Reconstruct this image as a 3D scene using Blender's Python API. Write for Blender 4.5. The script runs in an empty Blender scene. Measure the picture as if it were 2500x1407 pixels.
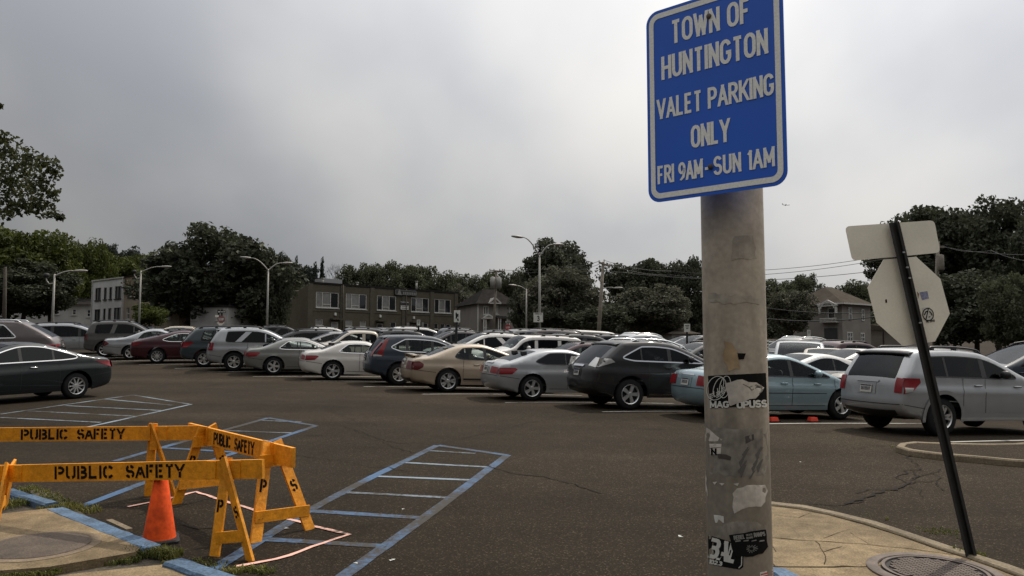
import bpy, bmesh, math, random
import numpy as np
from mathutils import Vector, Matrix
from mathutils.geometry import delaunay_2d_cdt

R_ = math.radians
S = bpy.context.scene
COL = S.collection
random.seed(7)

# ------------------------------------------------------------------ camera
CZ = 1.9                       # camera height
F_PX, CX, CY = 1950.0, 1250.0, 703.5      # focal length in photo pixels (2500 x 1407)
PITCH = math.atan((853.0 - CY) / F_PX)
cam_d = bpy.data.cameras.new('camera')
cam_d.sensor_width = 36.0
cam_d.lens = 36.0 * F_PX / 2500.0
cam_d.clip_start, cam_d.clip_end = 0.1, 20000.0
cam = bpy.data.objects.new('camera', cam_d)
COL.objects.link(cam)
cam.location = (0, 0, CZ)
cam.rotation_euler = (math.pi / 2 + PITCH, 0, 0)
S.camera = cam

# ------------------------------------------------------------------ light
SUN_AZ, SUN_EL = R_(36), R_(52)            # azimuth to the right of straight ahead
sd = Vector((math.sin(SUN_AZ) * math.cos(SUN_EL), math.cos(SUN_AZ) * math.cos(SUN_EL), math.sin(SUN_EL)))
sun_d = bpy.data.lights.new('sun', 'SUN')
sun_d.energy, sun_d.angle, sun_d.color = 2.6, R_(0.7), (1.0, 0.91, 0.78)
sun = bpy.data.objects.new('sun', sun_d)
COL.objects.link(sun)
sun.rotation_euler = (-sd).to_track_quat('-Z', 'Y').to_euler()

W = bpy.data.worlds.new('World')
S.world = W
W.use_nodes = True


def build_world():
    nt = W.node_tree
    nt.nodes.clear()
    N, L = nt.nodes.new, nt.links.new
    out = N('ShaderNodeOutputWorld')
    bg = N('ShaderNodeBackground'); bg.inputs['Strength'].default_value = 0.1
    sky = N('ShaderNodeTexSky'); sky.sky_type = 'NISHITA'; sky.sun_disc = False
    sky.sun_elevation = SUN_EL; sky.sun_rotation = SUN_AZ; sky.dust_density = 3.0
    tc = N('ShaderNodeTexCoord')
    # cloud sheet coordinates: direction projected to a flat layer overhead
    sep = N('ShaderNodeSeparateXYZ'); L(tc.outputs['Generated'], sep.inputs[0])
    zz = N('ShaderNodeMath'); zz.operation = 'MAXIMUM'; L(sep.outputs['Z'], zz.inputs[0]); zz.inputs[1].default_value = 0.0
    za = N('ShaderNodeMath'); za.operation = 'ADD'; L(zz.outputs[0], za.inputs[0]); za.inputs[1].default_value = 0.55
    dx = N('ShaderNodeMath'); dx.operation = 'DIVIDE'; L(sep.outputs['X'], dx.inputs[0]); L(za.outputs[0], dx.inputs[1])
    dy = N('ShaderNodeMath'); dy.operation = 'DIVIDE'; L(sep.outputs['Y'], dy.inputs[0]); L(za.outputs[0], dy.inputs[1])
    cb = N('ShaderNodeCombineXYZ'); L(dx.outputs[0], cb.inputs[0]); L(dy.outputs[0], cb.inputs[1])
    mp = N('ShaderNodeMapping'); L(cb.outputs[0], mp.inputs[0])
    mp.inputs['Rotation'].default_value = (0, 0, R_(-24)); mp.inputs['Scale'].default_value = (1.15, 0.85, 1)
    mp.inputs['Location'].default_value = (1.1, 3.4, 0)
    n1 = N('ShaderNodeTexNoise'); n1.inputs['Scale'].default_value = 1.5; n1.inputs['Detail'].default_value = 5; n1.inputs['Roughness'].default_value = 0.42
    L(mp.outputs[0], n1.inputs['Vector'])
    r1 = N('ShaderNodeMapRange'); r1.interpolation_type = 'SMOOTHSTEP'
    L(n1.outputs['Fac'], r1.inputs[0])
    r1.inputs[1].default_value = 0.30; r1.inputs[2].default_value = 0.68
    # glow of the sun through the cloud
    nrm = N('ShaderNodeVectorMath'); nrm.operation = 'NORMALIZE'; L(tc.outputs['Generated'], nrm.inputs[0])
    dot = N('ShaderNodeVectorMath'); dot.operation = 'DOT_PRODUCT'; L(nrm.outputs[0], dot.inputs[0]); dot.inputs[1].default_value = sd
    g = N('ShaderNodeMapRange'); L(dot.outputs['Value'], g.inputs[0])
    g.inputs[1].default_value = 0.0; g.inputs[2].default_value = 1.0
    gp = N('ShaderNodeMath'); gp.operation = 'POWER'; L(g.outputs[0], gp.inputs[0]); gp.inputs[1].default_value = 1.5
    # sky dimmed low down, standing in for unseen dark surroundings; brighter higher up
    el = N('ShaderNodeMapRange'); el.interpolation_type = 'SMOOTHSTEP'; L(sep.outputs['Z'], el.inputs[0])
    el.inputs[1].default_value = 0.12; el.inputs[2].default_value = 0.55; el.inputs[3].default_value = 1.0; el.inputs[4].default_value = 3.3
    # overhead sky, out of view, brightened as added fill light
    ov = N('ShaderNodeMapRange'); ov.interpolation_type = 'SMOOTHSTEP'; L(sep.outputs['Z'], ov.inputs[0])
    ov.inputs[1].default_value = 0.44; ov.inputs[2].default_value = 0.75; ov.inputs[3].default_value = 0.0; ov.inputs[4].default_value = 5.0
    ea = N('ShaderNodeMath'); ea.operation = 'ADD'; L(el.outputs[0], ea.inputs[0]); L(ov.outputs[0], ea.inputs[1])
    cl = N('ShaderNodeMapRange'); L(r1.outputs[0], cl.inputs[0]); cl.inputs[3].default_value = 0.76; cl.inputs[4].default_value = 1.28
    s1 = N('ShaderNodeMath'); s1.operation = 'MULTIPLY_ADD'; L(gp.outputs[0], s1.inputs[0]); s1.inputs[1].default_value = 8.0; L(ea.outputs[0], s1.inputs[2])
    b = N('ShaderNodeMath'); b.operation = 'MULTIPLY'; L(s1.outputs[0], b.inputs[0]); L(cl.outputs[0], b.inputs[1])
    tint = N('ShaderNodeMixRGB'); L(r1.outputs[0], tint.inputs[0])
    tint.inputs[1].default_value = (0.955, 0.985, 1.05, 1); tint.inputs[2].default_value = (1.025, 1.0, 0.96, 1)
    mul = N('ShaderNodeMixRGB'); mul.blend_type = 'MULTIPLY'; mul.inputs[0].default_value = 1.0
    L(tint.outputs[0], mul.inputs[1]); L(b.outputs[0], mul.inputs[2])
    mix = N('ShaderNodeMixRGB'); mix.inputs[0].default_value = 0.94
    L(sky.outputs[0], mix.inputs[1]); L(mul.outputs[0], mix.inputs[2])
    L(mix.outputs[0], bg.inputs['Color'])
    L(bg.outputs[0], out.inputs[0])


build_world()
S.view_settings.view_transform = 'Standard'
S.view_settings.look = 'None'
S.view_settings.gamma = 1.0
S.view_settings.exposure = 0.0
S.render.engine = 'CYCLES'
S.cycles.use_denoising = True
S.cycles.max_bounces = 8
S.cycles.transparent_max_bounces = 16

# ------------------------------------------------------------------ helpers
UP = Vector((0, 0, 1))
ROW_N = (-0.69, -0.72)
ROW_C = -16.2


def soft(x, k=2.0):
    return math.log1p(math.exp(max(-40, min(40, x * k)))) / k


def gz(x, y):
    """height of the ground"""
    xc = 22 * math.tanh(x / 22)
    d = ROW_N[0] * x + ROW_N[1] * y - ROW_C
    d = min(d, 22)
    far = min(max(y - 30, 0), 190)
    if d < 0 and y < 8:
        far = 0
    return CZ - 1.33 - 0.0425 * xc - 0.045 * soft(d, 1.0) + 0.030 * far


def ray(px, py):
    d = Vector(((px - CX) / F_PX, 1.0, -(py - CY) / F_PX))
    c, s = math.cos(PITCH), math.sin(PITCH)
    return Vector((d.x, d.y * c - d.z * s, d.y * s + d.z * c))


def G(px, py, dz=0.0):
    """the ground point seen at photo pixel px, py"""
    r = ray(px, py)
    t, st = 1.0, 0.25
    while t < 400:
        p = r * t
        if CZ + p.z < gz(p.x, p.y) + dz:
            lo, hi = t - st, t
            for _ in range(30):
                m = (lo + hi) / 2
                p = r * m
                if CZ + p.z < gz(p.x, p.y) + dz: hi = m
                else: lo = m
            p = r * hi
            return Vector((p.x, p.y, gz(p.x, p.y) + dz))
        t += st
    return Vector((r.x * 100, r.y * 100, gz(0, 100)))


def at(px, py, Y):
    """the point at distance Y ahead seen at photo pixel px, py"""
    r = ray(px, py)
    return Vector((0, 0, CZ)) + r * (Y / r.y)


def proj(p):
    v = Vector(p) - Vector((0, 0, CZ))
    c, s = math.cos(PITCH), math.sin(PITCH)
    y = v.y * c + v.z * s
    z = -v.y * s + v.z * c
    return (CX + F_PX * v.x / y, CY - F_PX * z / y)


def gframe(x, y, rz=0.0, dz=0.0):
    """matrix of something standing on the sloping ground"""
    e = 0.7
    n = Vector((-(gz(x + e, y) - gz(x - e, y)) / (2 * e), -(gz(x, y + e) - gz(x, y - e)) / (2 * e), 1)).normalized()
    f = Vector((math.cos(rz), math.sin(rz), 0))
    f = (f - n * f.dot(n)).normalized()
    l = n.cross(f)
    m = Matrix((f, l, n)).transposed().to_4x4()
    m.translation = Vector((x, y, gz(x, y) + dz))
    return m


def frame(x, y, rz=0.0, z=None):
    m = Matrix.Rotation(rz, 4, 'Z')
    m.translation = Vector((x, y, gz(x, y) if z is None else z))
    return m


def tag(o, label=None, cat=None, group=None, kind=None):
    if label: o['label'] = label
    if cat: o['category'] = cat
    if group: o['group'] = group
    if kind: o['kind'] = kind
    return o


def thing(name, label, cat, m=None, group=None):
    o = bpy.data.objects.new(name, None)
    o.empty_display_size = 0.3
    COL.objects.link(o)
    if m is not None: o.matrix_world = m
    return tag(o, label, cat, group)


def kids(o):
    return [c for c in COL.objects if c.parent == o]


KIDS = {}


def link(o, parent):
    COL.objects.link(o)
    if parent is not None:
        o.parent = parent
        KIDS.setdefault(parent.name, []).append(o)


def copy_tree(o, parent=None):
    c = o.copy()
    link(c, parent)
    if parent is not None:
        c.matrix_parent_inverse = o.matrix_parent_inverse
    for ch in KIDS.get(o.name, []):
        copy_tree(ch, c)
    return c


class MB:
    """collects faces and links them as ONE mesh object"""

    def __init__(s):
        s.v, s.f, s.m, s.cur = [], [], [], 0

    def add(s, vs, fs):
        o = len(s.v)
        s.v += [tuple(v) for v in vs]
        for f in fs:
            s.f.append(tuple(i + o for i in f)); s.m.append(s.cur)
        return s

    def box(s, c, size, m=None):
        hx, hy, hz = size[0] / 2, size[1] / 2, size[2] / 2
        vs = [Vector((x, y, z)) for z in (-hz, hz) for y in (-hy, hy) for x in (-hx, hx)]
        if m is not None: vs = [m @ v for v in vs]
        vs = [v + Vector(c) for v in vs]
        return s.add(vs, [(0, 2, 3, 1), (4, 5, 7, 6), (0, 1, 5, 4), (2, 6, 7, 3), (0, 4, 6, 2), (1, 3, 7, 5)])

    def bar(s, p0, p1, u, w, t):
        """a board from p0 to p1: width w along u, thickness t along the third axis"""
        p0, p1 = Vector(p0), Vector(p1)
        a = (p1 - p0).normalized()
        u = Vector(u); u = (u - a * u.dot(a)).normalized()
        n = a.cross(u)
        vs = [p + u * (i * w / 2) + n * (j * t / 2) for p in (p0, p1) for i, j in ((-1, -1), (1, -1), (1, 1), (-1, 1))]
        return s.add(vs, [(0, 3, 2, 1), (4, 5, 6, 7), (0, 1, 5, 4), (1, 2, 6, 5), (2, 3, 7, 6), (3, 0, 4, 7)])

    def tube(s, pts, r, n=8, caps=True):
        pts = [Vector(p) for p in pts]
        rs = r if isinstance(r, (list, tuple)) else [r] * len(pts)
        vs = []
        for i, p in enumerate(pts):
            a = (pts[min(i + 1, len(pts) - 1)] - pts[max(i - 1, 0)]).normalized()
            u = a.cross(UP)
            if u.length < 0.05: u = a.cross(Vector((1, 0, 0)))
            u.normalize(); w = a.cross(u)
            for k in range(n):
                q = 2 * math.pi * k / n
                vs.append(p + (u * math.cos(q) + w * math.sin(q)) * rs[i])
        fs = []
        for i in range(len(pts) - 1):
            for k in range(n):
                fs.append((i * n + k, i * n + (k + 1) % n, (i + 1) * n + (k + 1) % n, (i + 1) * n + k))
        if caps:
            fs.append(tuple(range(n - 1, -1, -1)))
            fs.append(tuple((len(pts) - 1) * n + k for k in range(n)))
        return s.add(vs, fs)

    def lathe(s, prof, n=24, m=None, closed=False):
        """prof of (radius, z) turned round z"""
        vs, fs = [], []
        for r, z in prof:
            for k in range(n):
                q = 2 * math.pi * k / n
                v = Vector((r * math.cos(q), r * math.sin(q), z))
                vs.append(m @ v if m is not None else v)
        c = len(prof)
        for i in range(c if closed else c - 1):
            j = (i + 1) % c
            for k in range(n):
                fs.append((i * n + k, i * n + (k + 1) % n, j * n + (k + 1) % n, j * n + k))
        return s.add(vs, fs)

    def prism(s, poly, z0, z1):
        """horizontal outline (list of x,y) extruded; z0,z1 numbers or functions of x,y"""
        n = len(poly)
        f0 = z0 if callable(z0) else (lambda x, y: z0)
        f1 = z1 if callable(z1) else (lambda x, y: z1)
        vs = [Vector((x, y, f0(x, y))) for x, y in poly] + [Vector((x, y, f1(x, y))) for x, y in poly]
        fs = [tuple(range(n, 2 * n))] + [(i, (i + 1) % n, n + (i + 1) % n, n + i) for i in range(n)]
        return s.add(vs, fs)

    def extrude(s, poly, d):
        """planar 3-D outline pushed along vector d"""
        n = len(poly); d = Vector(d)
        vs = [Vector(p) for p in poly] + [Vector(p) + d for p in poly]
        fs = [tuple(range(n - 1, -1, -1)), tuple(range(n, 2 * n))] + [(i, (i + 1) % n, n + (i + 1) % n, n + i) for i in range(n)]
        return s.add(vs, fs)

    def build(s, name, mat, parent=None, smooth=False, world=None, angle=None):
        me = bpy.data.meshes.new(name)
        vs = s.v
        if world is not None:
            inv = world.inverted()
            vs = [inv @ Vector(v) for v in vs]
        me.from_pydata([tuple(v) for v in vs], [], s.f)
        for m in (mat if isinstance(mat, (list, tuple)) else [mat]): me.materials.append(m)
        me.polygons.foreach_set('material_index', s.m)
        if smooth: me.polygons.foreach_set('use_smooth', [True] * len(me.polygons))
        me.update()
        if angle is not None:
            me.set_sharp_from_angle(angle=R_(angle))
        o = bpy.data.objects.new(name, me)
        link(o, parent)
        return o


def ribbon(mb, pts, w, dz=0.004, jit=0.0, on_ground=True):
    """flat strip along world points; w a width or a list"""
    pts = [Vector(p) for p in pts]
    n = len(pts)
    vs = []
    for i, p in enumerate(pts):
        a = pts[min(i + 1, n - 1)] - pts[max(i - 1, 0)]
        a.z = 0
        a.normalize()
        u = Vector((-a.y, a.x, 0))
        wi = (w[i] if isinstance(w, (list, tuple)) else w) / 2
        for sgn in (-1, 1):
            q = p + u * sgn * (wi * (1 + jit * random.uniform(-1, 1)))
            if on_ground: q.z = gz(q.x, q.y) + dz
            vs.append(q)
    mb.add(vs, [(2 * i, 2 * i + 2, 2 * i + 3, 2 * i + 1) for i in range(n - 1)])


def dense(pts, step):
    out = [Vector(pts[0])]
    for a, b in zip(pts[:-1], pts[1:]):
        a, b = Vector(a), Vector(b)
        k = max(1, int((b - a).length / step))
        out += [a + (b - a) * (i / k) for i in range(1, k + 1)]
    return out


# ------------------------------------------------------------------ materials
def mat(name, col, rough=0.6, metal=0.0, noise=None, bump=None, coat=0.0, spec=0.5, trans=None):
    """noise = (scale, amount) or list of them; bump = (scale, strength)"""
    m = bpy.data.materials.new(name)
    m.use_nodes = True
    nt = m.node_tree
    N, L = nt.nodes.new, nt.links.new
    p = nt.nodes['Principled BSDF']
    p.inputs['Base Color'].default_value = (*col, 1)
    p.inputs['Roughness'].default_value = rough
    p.inputs['Metallic'].default_value = metal
    p.inputs['Specular IOR Level'].default_value = spec
    p.inputs['Coat Weight'].default_value = coat
    p.inputs['Coat Roughness'].default_value = 0.06
    if noise or bump:
        tc = N('ShaderNodeTexCoord')
    if noise:
        if not isinstance(noise, list): noise = [noise]
        prev = None
        for sc, amt in noise:
            t = N('ShaderNodeTexNoise'); t.inputs['Scale'].default_value = sc; t.inputs['Detail'].default_value = 5
            L(tc.outputs['Object'], t.inputs['Vector'])
            mr = N('ShaderNodeMapRange'); L(t.outputs['Fac'], mr.inputs[0])
            mr.inputs[1].default_value = 0.3; mr.inputs[2].default_value = 0.7
            mr.inputs[3].default_value = 1 - amt; mr.inputs[4].default_value = 1 + amt
            if prev is None: prev = mr.outputs[0]
            else:
                mm = N('ShaderNodeMath'); mm.operation = 'MULTIPLY'; L(prev, mm.inputs[0]); L(mr.outputs[0], mm.inputs[1]); prev = mm.outputs[0]
        mx = N('ShaderNodeMixRGB'); mx.blend_type = 'MULTIPLY'; mx.inputs[0].default_value = 1
        mx.inputs[1].default_value = (*col, 1); L(prev, mx.inputs[2])
        L(mx.outputs[0], p.inputs['Base Color'])
    if bump:
        t = N('ShaderNodeTexNoise'); t.inputs['Scale'].default_value = bump[0]; t.inputs['Detail'].default_value = 4
        L(tc.outputs['Object'], t.inputs['Vector'])
        b = N('ShaderNodeBump'); b.inputs['Strength'].default_value = bump[1]; b.inputs['Distance'].default_value = 0.01
        L(t.outputs['Fac'], b.inputs['Height']); L(b.outputs[0], p.inputs['Normal'])
    return m


def asphalt_mat():
    m = mat('asphalt', (0.08, 0.07, 0.06), 0.95, spec=0.08)
    nt = m.node_tree; N, L = nt.nodes.new, nt.links.new
    p = nt.nodes['Principled BSDF']
    geo = N('ShaderNodeNewGeometry')
    def noise(scale, det=3, rough=0.5):
        t = N('ShaderNodeTexNoise'); t.inputs['Scale'].default_value = scale; t.inputs['Detail'].default_value = det; t.inputs['Roughness'].default_value = rough
        L(geo.outputs['Position'], t.inputs['Vector']); return t
    big = noise(0.22, 4); mid = noise(1.3, 5, 0.65)
    mm = N('ShaderNodeMath'); mm.operation = 'MULTIPLY_ADD'; L(mid.outputs['Fac'], mm.inputs[0]); mm.inputs[1].default_value = 0.6; L(big.outputs['Fac'], mm.inputs[2])
    cr = N('ShaderNodeValToRGB'); L(mm.outputs[0], cr.inputs[0])
    e = cr.color_ramp.elements
    e[0].position = 0.55; e[0].color = (0.0245, 0.0190, 0.0130, 1)
    e[1].position = 1.0; e[1].color = (0.044, 0.0340, 0.0230, 1)
    # aggregate stones
    v = N('ShaderNodeTexVoronoi'); v.inputs['Scale'].default_value = 80; L(geo.outputs['Position'], v.inputs['Vector'])
    sp = N('ShaderNodeSeparateColor'); L(v.outputs['Color'], sp.inputs[0])
    mr = N('ShaderNodeMapRange'); L(sp.outputs[0], mr.inputs[0]); mr.inputs[1].default_value = 0; mr.inputs[2].default_value = 1
    pw = N('ShaderNodeMath'); pw.operation = 'POWER'; L(mr.outputs[0], pw.inputs[0]); pw.inputs[1].default_value = 11
    ad = N('ShaderNodeMath'); ad.operation = 'MULTIPLY_ADD'; L(pw.outputs[0], ad.inputs[0]); ad.inputs[1].default_value = 2.3; ad.inputs[2].default_value = 0.76
    fine = noise(90, 3, 0.7)
    fr = N('ShaderNodeMapRange'); L(fine.outputs['Fac'], fr.inputs[0]); fr.inputs[1].default_value = 0.3; fr.inputs[2].default_value = 0.7; fr.inputs[3].default_value = 0.6; fr.inputs[4].default_value = 1.4
    m1 = N('ShaderNodeMath'); m1.operation = 'MULTIPLY'; L(ad.outputs[0], m1.inputs[0]); L(fr.outputs[0], m1.inputs[1])
    # oil drips and tyre-worn lanes along the aisle
    mpx = N('ShaderNodeMapping'); mpx.inputs['Rotation'].default_value = (0, 0, R_(46)); mpx.inputs['Scale'].default_value = (.06, .55, 1); L(geo.outputs['Position'], mpx.inputs[0])
    ln = N('ShaderNodeTexNoise'); ln.inputs['Scale'].default_value = 1.0; ln.inputs['Detail'].default_value = 3; L(mpx.outputs[0], ln.inputs['Vector'])
    lr = N('ShaderNodeMapRange'); L(ln.outputs['Fac'], lr.inputs[0]); lr.inputs[1].default_value = .35; lr.inputs[2].default_value = .65; lr.inputs[3].default_value = .82; lr.inputs[4].default_value = 1.16
    oil = noise(.9, 2, .4)
    orr = N('ShaderNodeMapRange'); orr.interpolation_type = 'SMOOTHSTEP'; L(oil.outputs['Fac'], orr.inputs[0]); orr.inputs[1].default_value = .66; orr.inputs[2].default_value = .78; orr.inputs[3].default_value = 1; orr.inputs[4].default_value = .62
    # near strip darker: fresher asphalt, plus lens vignetting put into the base colour
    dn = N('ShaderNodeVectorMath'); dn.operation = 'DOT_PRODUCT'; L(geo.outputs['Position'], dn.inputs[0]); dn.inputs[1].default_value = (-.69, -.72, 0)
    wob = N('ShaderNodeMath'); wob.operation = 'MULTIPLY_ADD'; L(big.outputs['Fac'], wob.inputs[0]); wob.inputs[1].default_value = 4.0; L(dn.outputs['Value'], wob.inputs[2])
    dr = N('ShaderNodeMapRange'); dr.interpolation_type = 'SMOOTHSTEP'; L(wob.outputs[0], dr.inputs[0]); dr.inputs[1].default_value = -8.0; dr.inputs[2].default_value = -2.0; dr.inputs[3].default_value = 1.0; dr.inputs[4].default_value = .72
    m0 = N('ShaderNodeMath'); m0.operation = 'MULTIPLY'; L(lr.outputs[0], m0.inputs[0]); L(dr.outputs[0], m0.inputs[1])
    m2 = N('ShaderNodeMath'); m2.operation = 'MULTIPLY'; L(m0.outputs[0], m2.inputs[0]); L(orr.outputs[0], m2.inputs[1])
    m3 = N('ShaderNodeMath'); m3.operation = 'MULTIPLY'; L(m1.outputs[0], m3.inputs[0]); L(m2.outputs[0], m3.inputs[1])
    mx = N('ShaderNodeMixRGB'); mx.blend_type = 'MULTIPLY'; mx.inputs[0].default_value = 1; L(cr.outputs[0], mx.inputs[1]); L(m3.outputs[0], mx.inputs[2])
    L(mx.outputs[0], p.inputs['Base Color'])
    b = N('ShaderNodeBump'); b.inputs['Strength'].default_value = 0.5; b.inputs['Distance'].default_value = 0.006
    L(fine.outputs['Fac'], b.inputs['Height']); L(b.outputs[0], p.inputs['Normal'])
    return m


def worn_paint(name, col, wear=0.5, scale=9.0):
    """road paint worn through to the asphalt in flakes"""
    m = mat(name, col, 0.75, spec=0.3)
    nt = m.node_tree; N, L = nt.nodes.new, nt.links.new
    p = nt.nodes['Principled BSDF']
    geo = N('ShaderNodeNewGeometry')
    a = N('ShaderNodeTexNoise'); a.inputs['Scale'].default_value = scale; a.inputs['Detail'].default_value = 8; a.inputs['Roughness'].default_value = 0.8
    L(geo.outputs['Position'], a.inputs['Vector'])
    b = N('ShaderNodeTexNoise'); b.inputs['Scale'].default_value = 0.9; b.inputs['Detail'].default_value = 3
    L(geo.outputs['Position'], b.inputs['Vector'])
    s = N('ShaderNodeMath'); s.operation = 'ADD'; L(a.outputs['Fac'], s.inputs[0]); L(b.outputs['Fac'], s.inputs[1])
    mr = N('ShaderNodeMapRange'); L(s.outputs[0], mr.inputs[0])
    mr.inputs[1].default_value = 0.66 + wear * 0.3; mr.inputs[2].default_value = 0.90 + wear * 0.3
    mx = N('ShaderNodeMixRGB'); L(mr.outputs[0], mx.inputs[0])
    mx.inputs[1].default_value = (0.032, 0.026, 0.019, 1); mx.inputs[2].default_value = (*col, 1)
    L(mx.outputs[0], p.inputs['Base Color'])
    return m


def paint_mat(name, col, metal=0.35, rough=0.36):
    dark = max(col) < .09
    """car paint; the inside of the shell is dark trim"""
    m = mat(name, col, .5 if dark else rough, 0.0 if dark else metal, coat=.7 if dark else .8, spec=.25 if dark else .5)
    nt = m.node_tree; N, L = nt.nodes.new, nt.links.new
    p = nt.nodes['Principled BSDF']
    tc = N('ShaderNodeTexCoord')
    t = N('ShaderNodeTexNoise'); t.inputs['Scale'].default_value = 2.2; t.inputs['Detail'].default_value = 5
    L(tc.outputs['Object'], t.inputs['Vector'])
    mr = N('ShaderNodeMapRange'); L(t.outputs['Fac'], mr.inputs[0]); mr.inputs[1].default_value = .3; mr.inputs[2].default_value = .7
    mr.inputs[3].default_value = 0.93; mr.inputs[4].default_value = 1.05
    dust = N('ShaderNodeMixRGB'); dust.blend_type = 'MULTIPLY'; dust.inputs[0].default_value = 1
    dust.inputs[1].default_value = (*col, 1); L(mr.outputs[0], dust.inputs[2])
    L(dust.outputs[0], p.inputs['Base Color'])
    geo = N('ShaderNodeNewGeometry')
    inner = N('ShaderNodeBsdfDiffuse'); inner.inputs['Color'].default_value = (0.02, 0.02, 0.02, 1)
    mix = N('ShaderNodeMixShader'); L(geo.outputs['Backfacing'], mix.inputs[0])
    L(p.outputs[0], mix.inputs[1]); L(inner.outputs[0], mix.inputs[2])
    L(mix.outputs[0], nt.nodes['Material Output'].inputs[0])
    return m


def glass_mat(name, tint, refl=1.0):
    m = bpy.data.materials.new(name)
    m.use_nodes = True
    nt = m.node_tree; nt.nodes.clear()
    N, L = nt.nodes.new, nt.links.new
    out = N('ShaderNodeOutputMaterial')
    tr = N('ShaderNodeBsdfTransparent'); tr.inputs[0].default_value = (*tint, 1)
    gl = N('ShaderNodeBsdfGlossy'); gl.inputs['Roughness'].default_value = 0.03; gl.inputs[0].default_value = (.52 * refl, .54 * refl, .56 * refl, 1)
    fr = N('ShaderNodeFresnel'); fr.inputs['IOR'].default_value = 1.5
    mx = N('ShaderNodeMixShader'); L(fr.outputs[0], mx.inputs[0]); L(tr.outputs[0], mx.inputs[1]); L(gl.outputs[0], mx.inputs[2])
    L(mx.outputs[0], out.inputs[0])
    return m


def leaf_mat(name, c0, c1, tr=0.25):
    m = bpy.data.materials.new(name)
    m.use_nodes = True
    nt = m.node_tree; nt.nodes.clear()
    N, L = nt.nodes.new, nt.links.new
    out = N('ShaderNodeOutputMaterial')
    tc = N('ShaderNodeTexCoord')
    t = N('ShaderNodeTexNoise'); t.inputs['Scale'].default_value = 3.5; t.inputs['Detail'].default_value = 3
    L(tc.outputs['Object'], t.inputs['Vector'])
    t2 = N('ShaderNodeTexNoise'); t2.inputs['Scale'].default_value = 45; L(tc.outputs['Object'], t2.inputs['Vector'])
    ad = N('ShaderNodeMath'); ad.operation = 'MULTIPLY_ADD'; L(t2.outputs['Fac'], ad.inputs[0]); ad.inputs[1].default_value = 0.7; L(t.outputs['Fac'], ad.inputs[2])
    cr = N('ShaderNodeValToRGB'); L(ad.outputs[0], cr.inputs[0])
    cr.color_ramp.elements[0].position = 0.68; cr.color_ramp.elements[0].color = (*c0, 1)
    cr.color_ramp.elements[1].position = 1.02; cr.color_ramp.elements[1].color = (*c1, 1)
    d = N('ShaderNodeBsdfDiffuse'); L(cr.outputs[0], d.inputs[0])
    tl = N('ShaderNodeBsdfTranslucent'); L(cr.outputs[0], tl.inputs[0])
    gl = N('ShaderNodeBsdfGlossy'); gl.inputs['Roughness'].default_value = 0.5; gl.inputs[0].default_value = (0.5, 0.5, 0.5, 1)
    mx = N('ShaderNodeMixShader'); mx.inputs[0].default_value = tr; L(d.outputs[0], mx.inputs[1]); L(tl.outputs[0], mx.inputs[2])
    m2 = N('ShaderNodeMixShader'); m2.inputs[0].default_value = 0.03; L(mx.outputs[0], m2.inputs[1]); L(gl.outputs[0], m2.inputs[2])
    L(m2.outputs[0], out.inputs[0])
    return m


M = {}
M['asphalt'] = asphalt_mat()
M['crack'] = mat('crack_fill', (0.020, 0.0165, 0.0135), 0.95, spec=0.1)
M['crack_brown'] = mat('sidewalk_crack_fill', (0.05, 0.038, 0.022), 0.95, spec=0.05, noise=[(8, .4)])
M['blue_line'] = worn_paint('blue_line_paint', (0.053, 0.112, 0.210), 0.86, 14.0)
M['pale_line'] = worn_paint('pale_blue_line_paint', (0.19, 0.235, 0.28), 0.70, 14.0)
M['white_line'] = worn_paint('white_line_paint', (0.42, 0.41, 0.38), 0.25)
M['chalk'] = worn_paint('pink_marking_paint', (0.72, 0.42, 0.34), 0.25, 14)
M['concrete'] = mat('sidewalk_concrete', (0.185, 0.138, 0.080), 0.9, noise=[(1.1, .34), (7, .24), (70, .34)], bump=(60, .5), spec=0.2)
M['kerb'] = mat('kerb_concrete', (0.20, 0.162, 0.11), 0.9, noise=[(2.5, .3), (40, .25)], bump=(40, .5), spec=0.2)
M['kerb_blue'] = mat('kerb_blue_paint', (0.060, 0.108, 0.175), 0.8, noise=[(4, .45), (40, .4)], bump=(30, .4))
M['grass'] = leaf_mat('grass_blade', (0.06, 0.075, 0.016), (0.17, 0.16, 0.045), 0.35)
M['yellow'] = mat('yellow_wood_paint', (0.72, 0.275, 0.002), 0.6, noise=[(2.5, .22), (18, .18), (70, .12)], bump=(26, .5))
M['black_paint'] = mat('stencil_black', (0.010, 0.010, 0.010), 0.95, spec=0.08)
M['orange'] = mat('cone_orange', (0.70, 0.080, 0.012), 0.75, spec=.2, noise=[(5, .25), (22, .2)], bump=(18, .3))
M['rubber'] = mat('rubber_black', (0.014, 0.014, 0.014), 0.75, noise=(8, .2), spec=0.3)
M['iron'] = mat('cast_iron', (0.11, 0.085, 0.07), 0.75, metal=0.2, noise=[(6, .25), (40, .2)])
M['iron_dark'] = mat('cast_iron_recess', (0.028, 0.022, 0.02), 0.9)
M['iron_rust'] = mat('rusty_iron_plate', (0.075, 0.055, 0.04), 0.85, noise=[(4, .3), (60, .35)], bump=(80, .6))
M['pole'] = mat('galvanised_pole', (0.42, 0.365, 0.288), 0.62, 0.15, noise=[(2.2, .2), (11, .14), (60, .12)], bump=(9, .15))
M['soil'] = mat('soil', (.055, .045, .03), .95, noise=[(6, .4), (40, .4)], bump=(30, .8))
M['glue'] = mat('dirty_glue_residue', (0.205, 0.185, 0.155), 0.8, noise=[(9, .3), (40, .3)])
nt = M['pole'].node_tree
_p = nt.nodes['Principled BSDF']; _src = _p.inputs['Base Color'].links[0].from_socket
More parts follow.
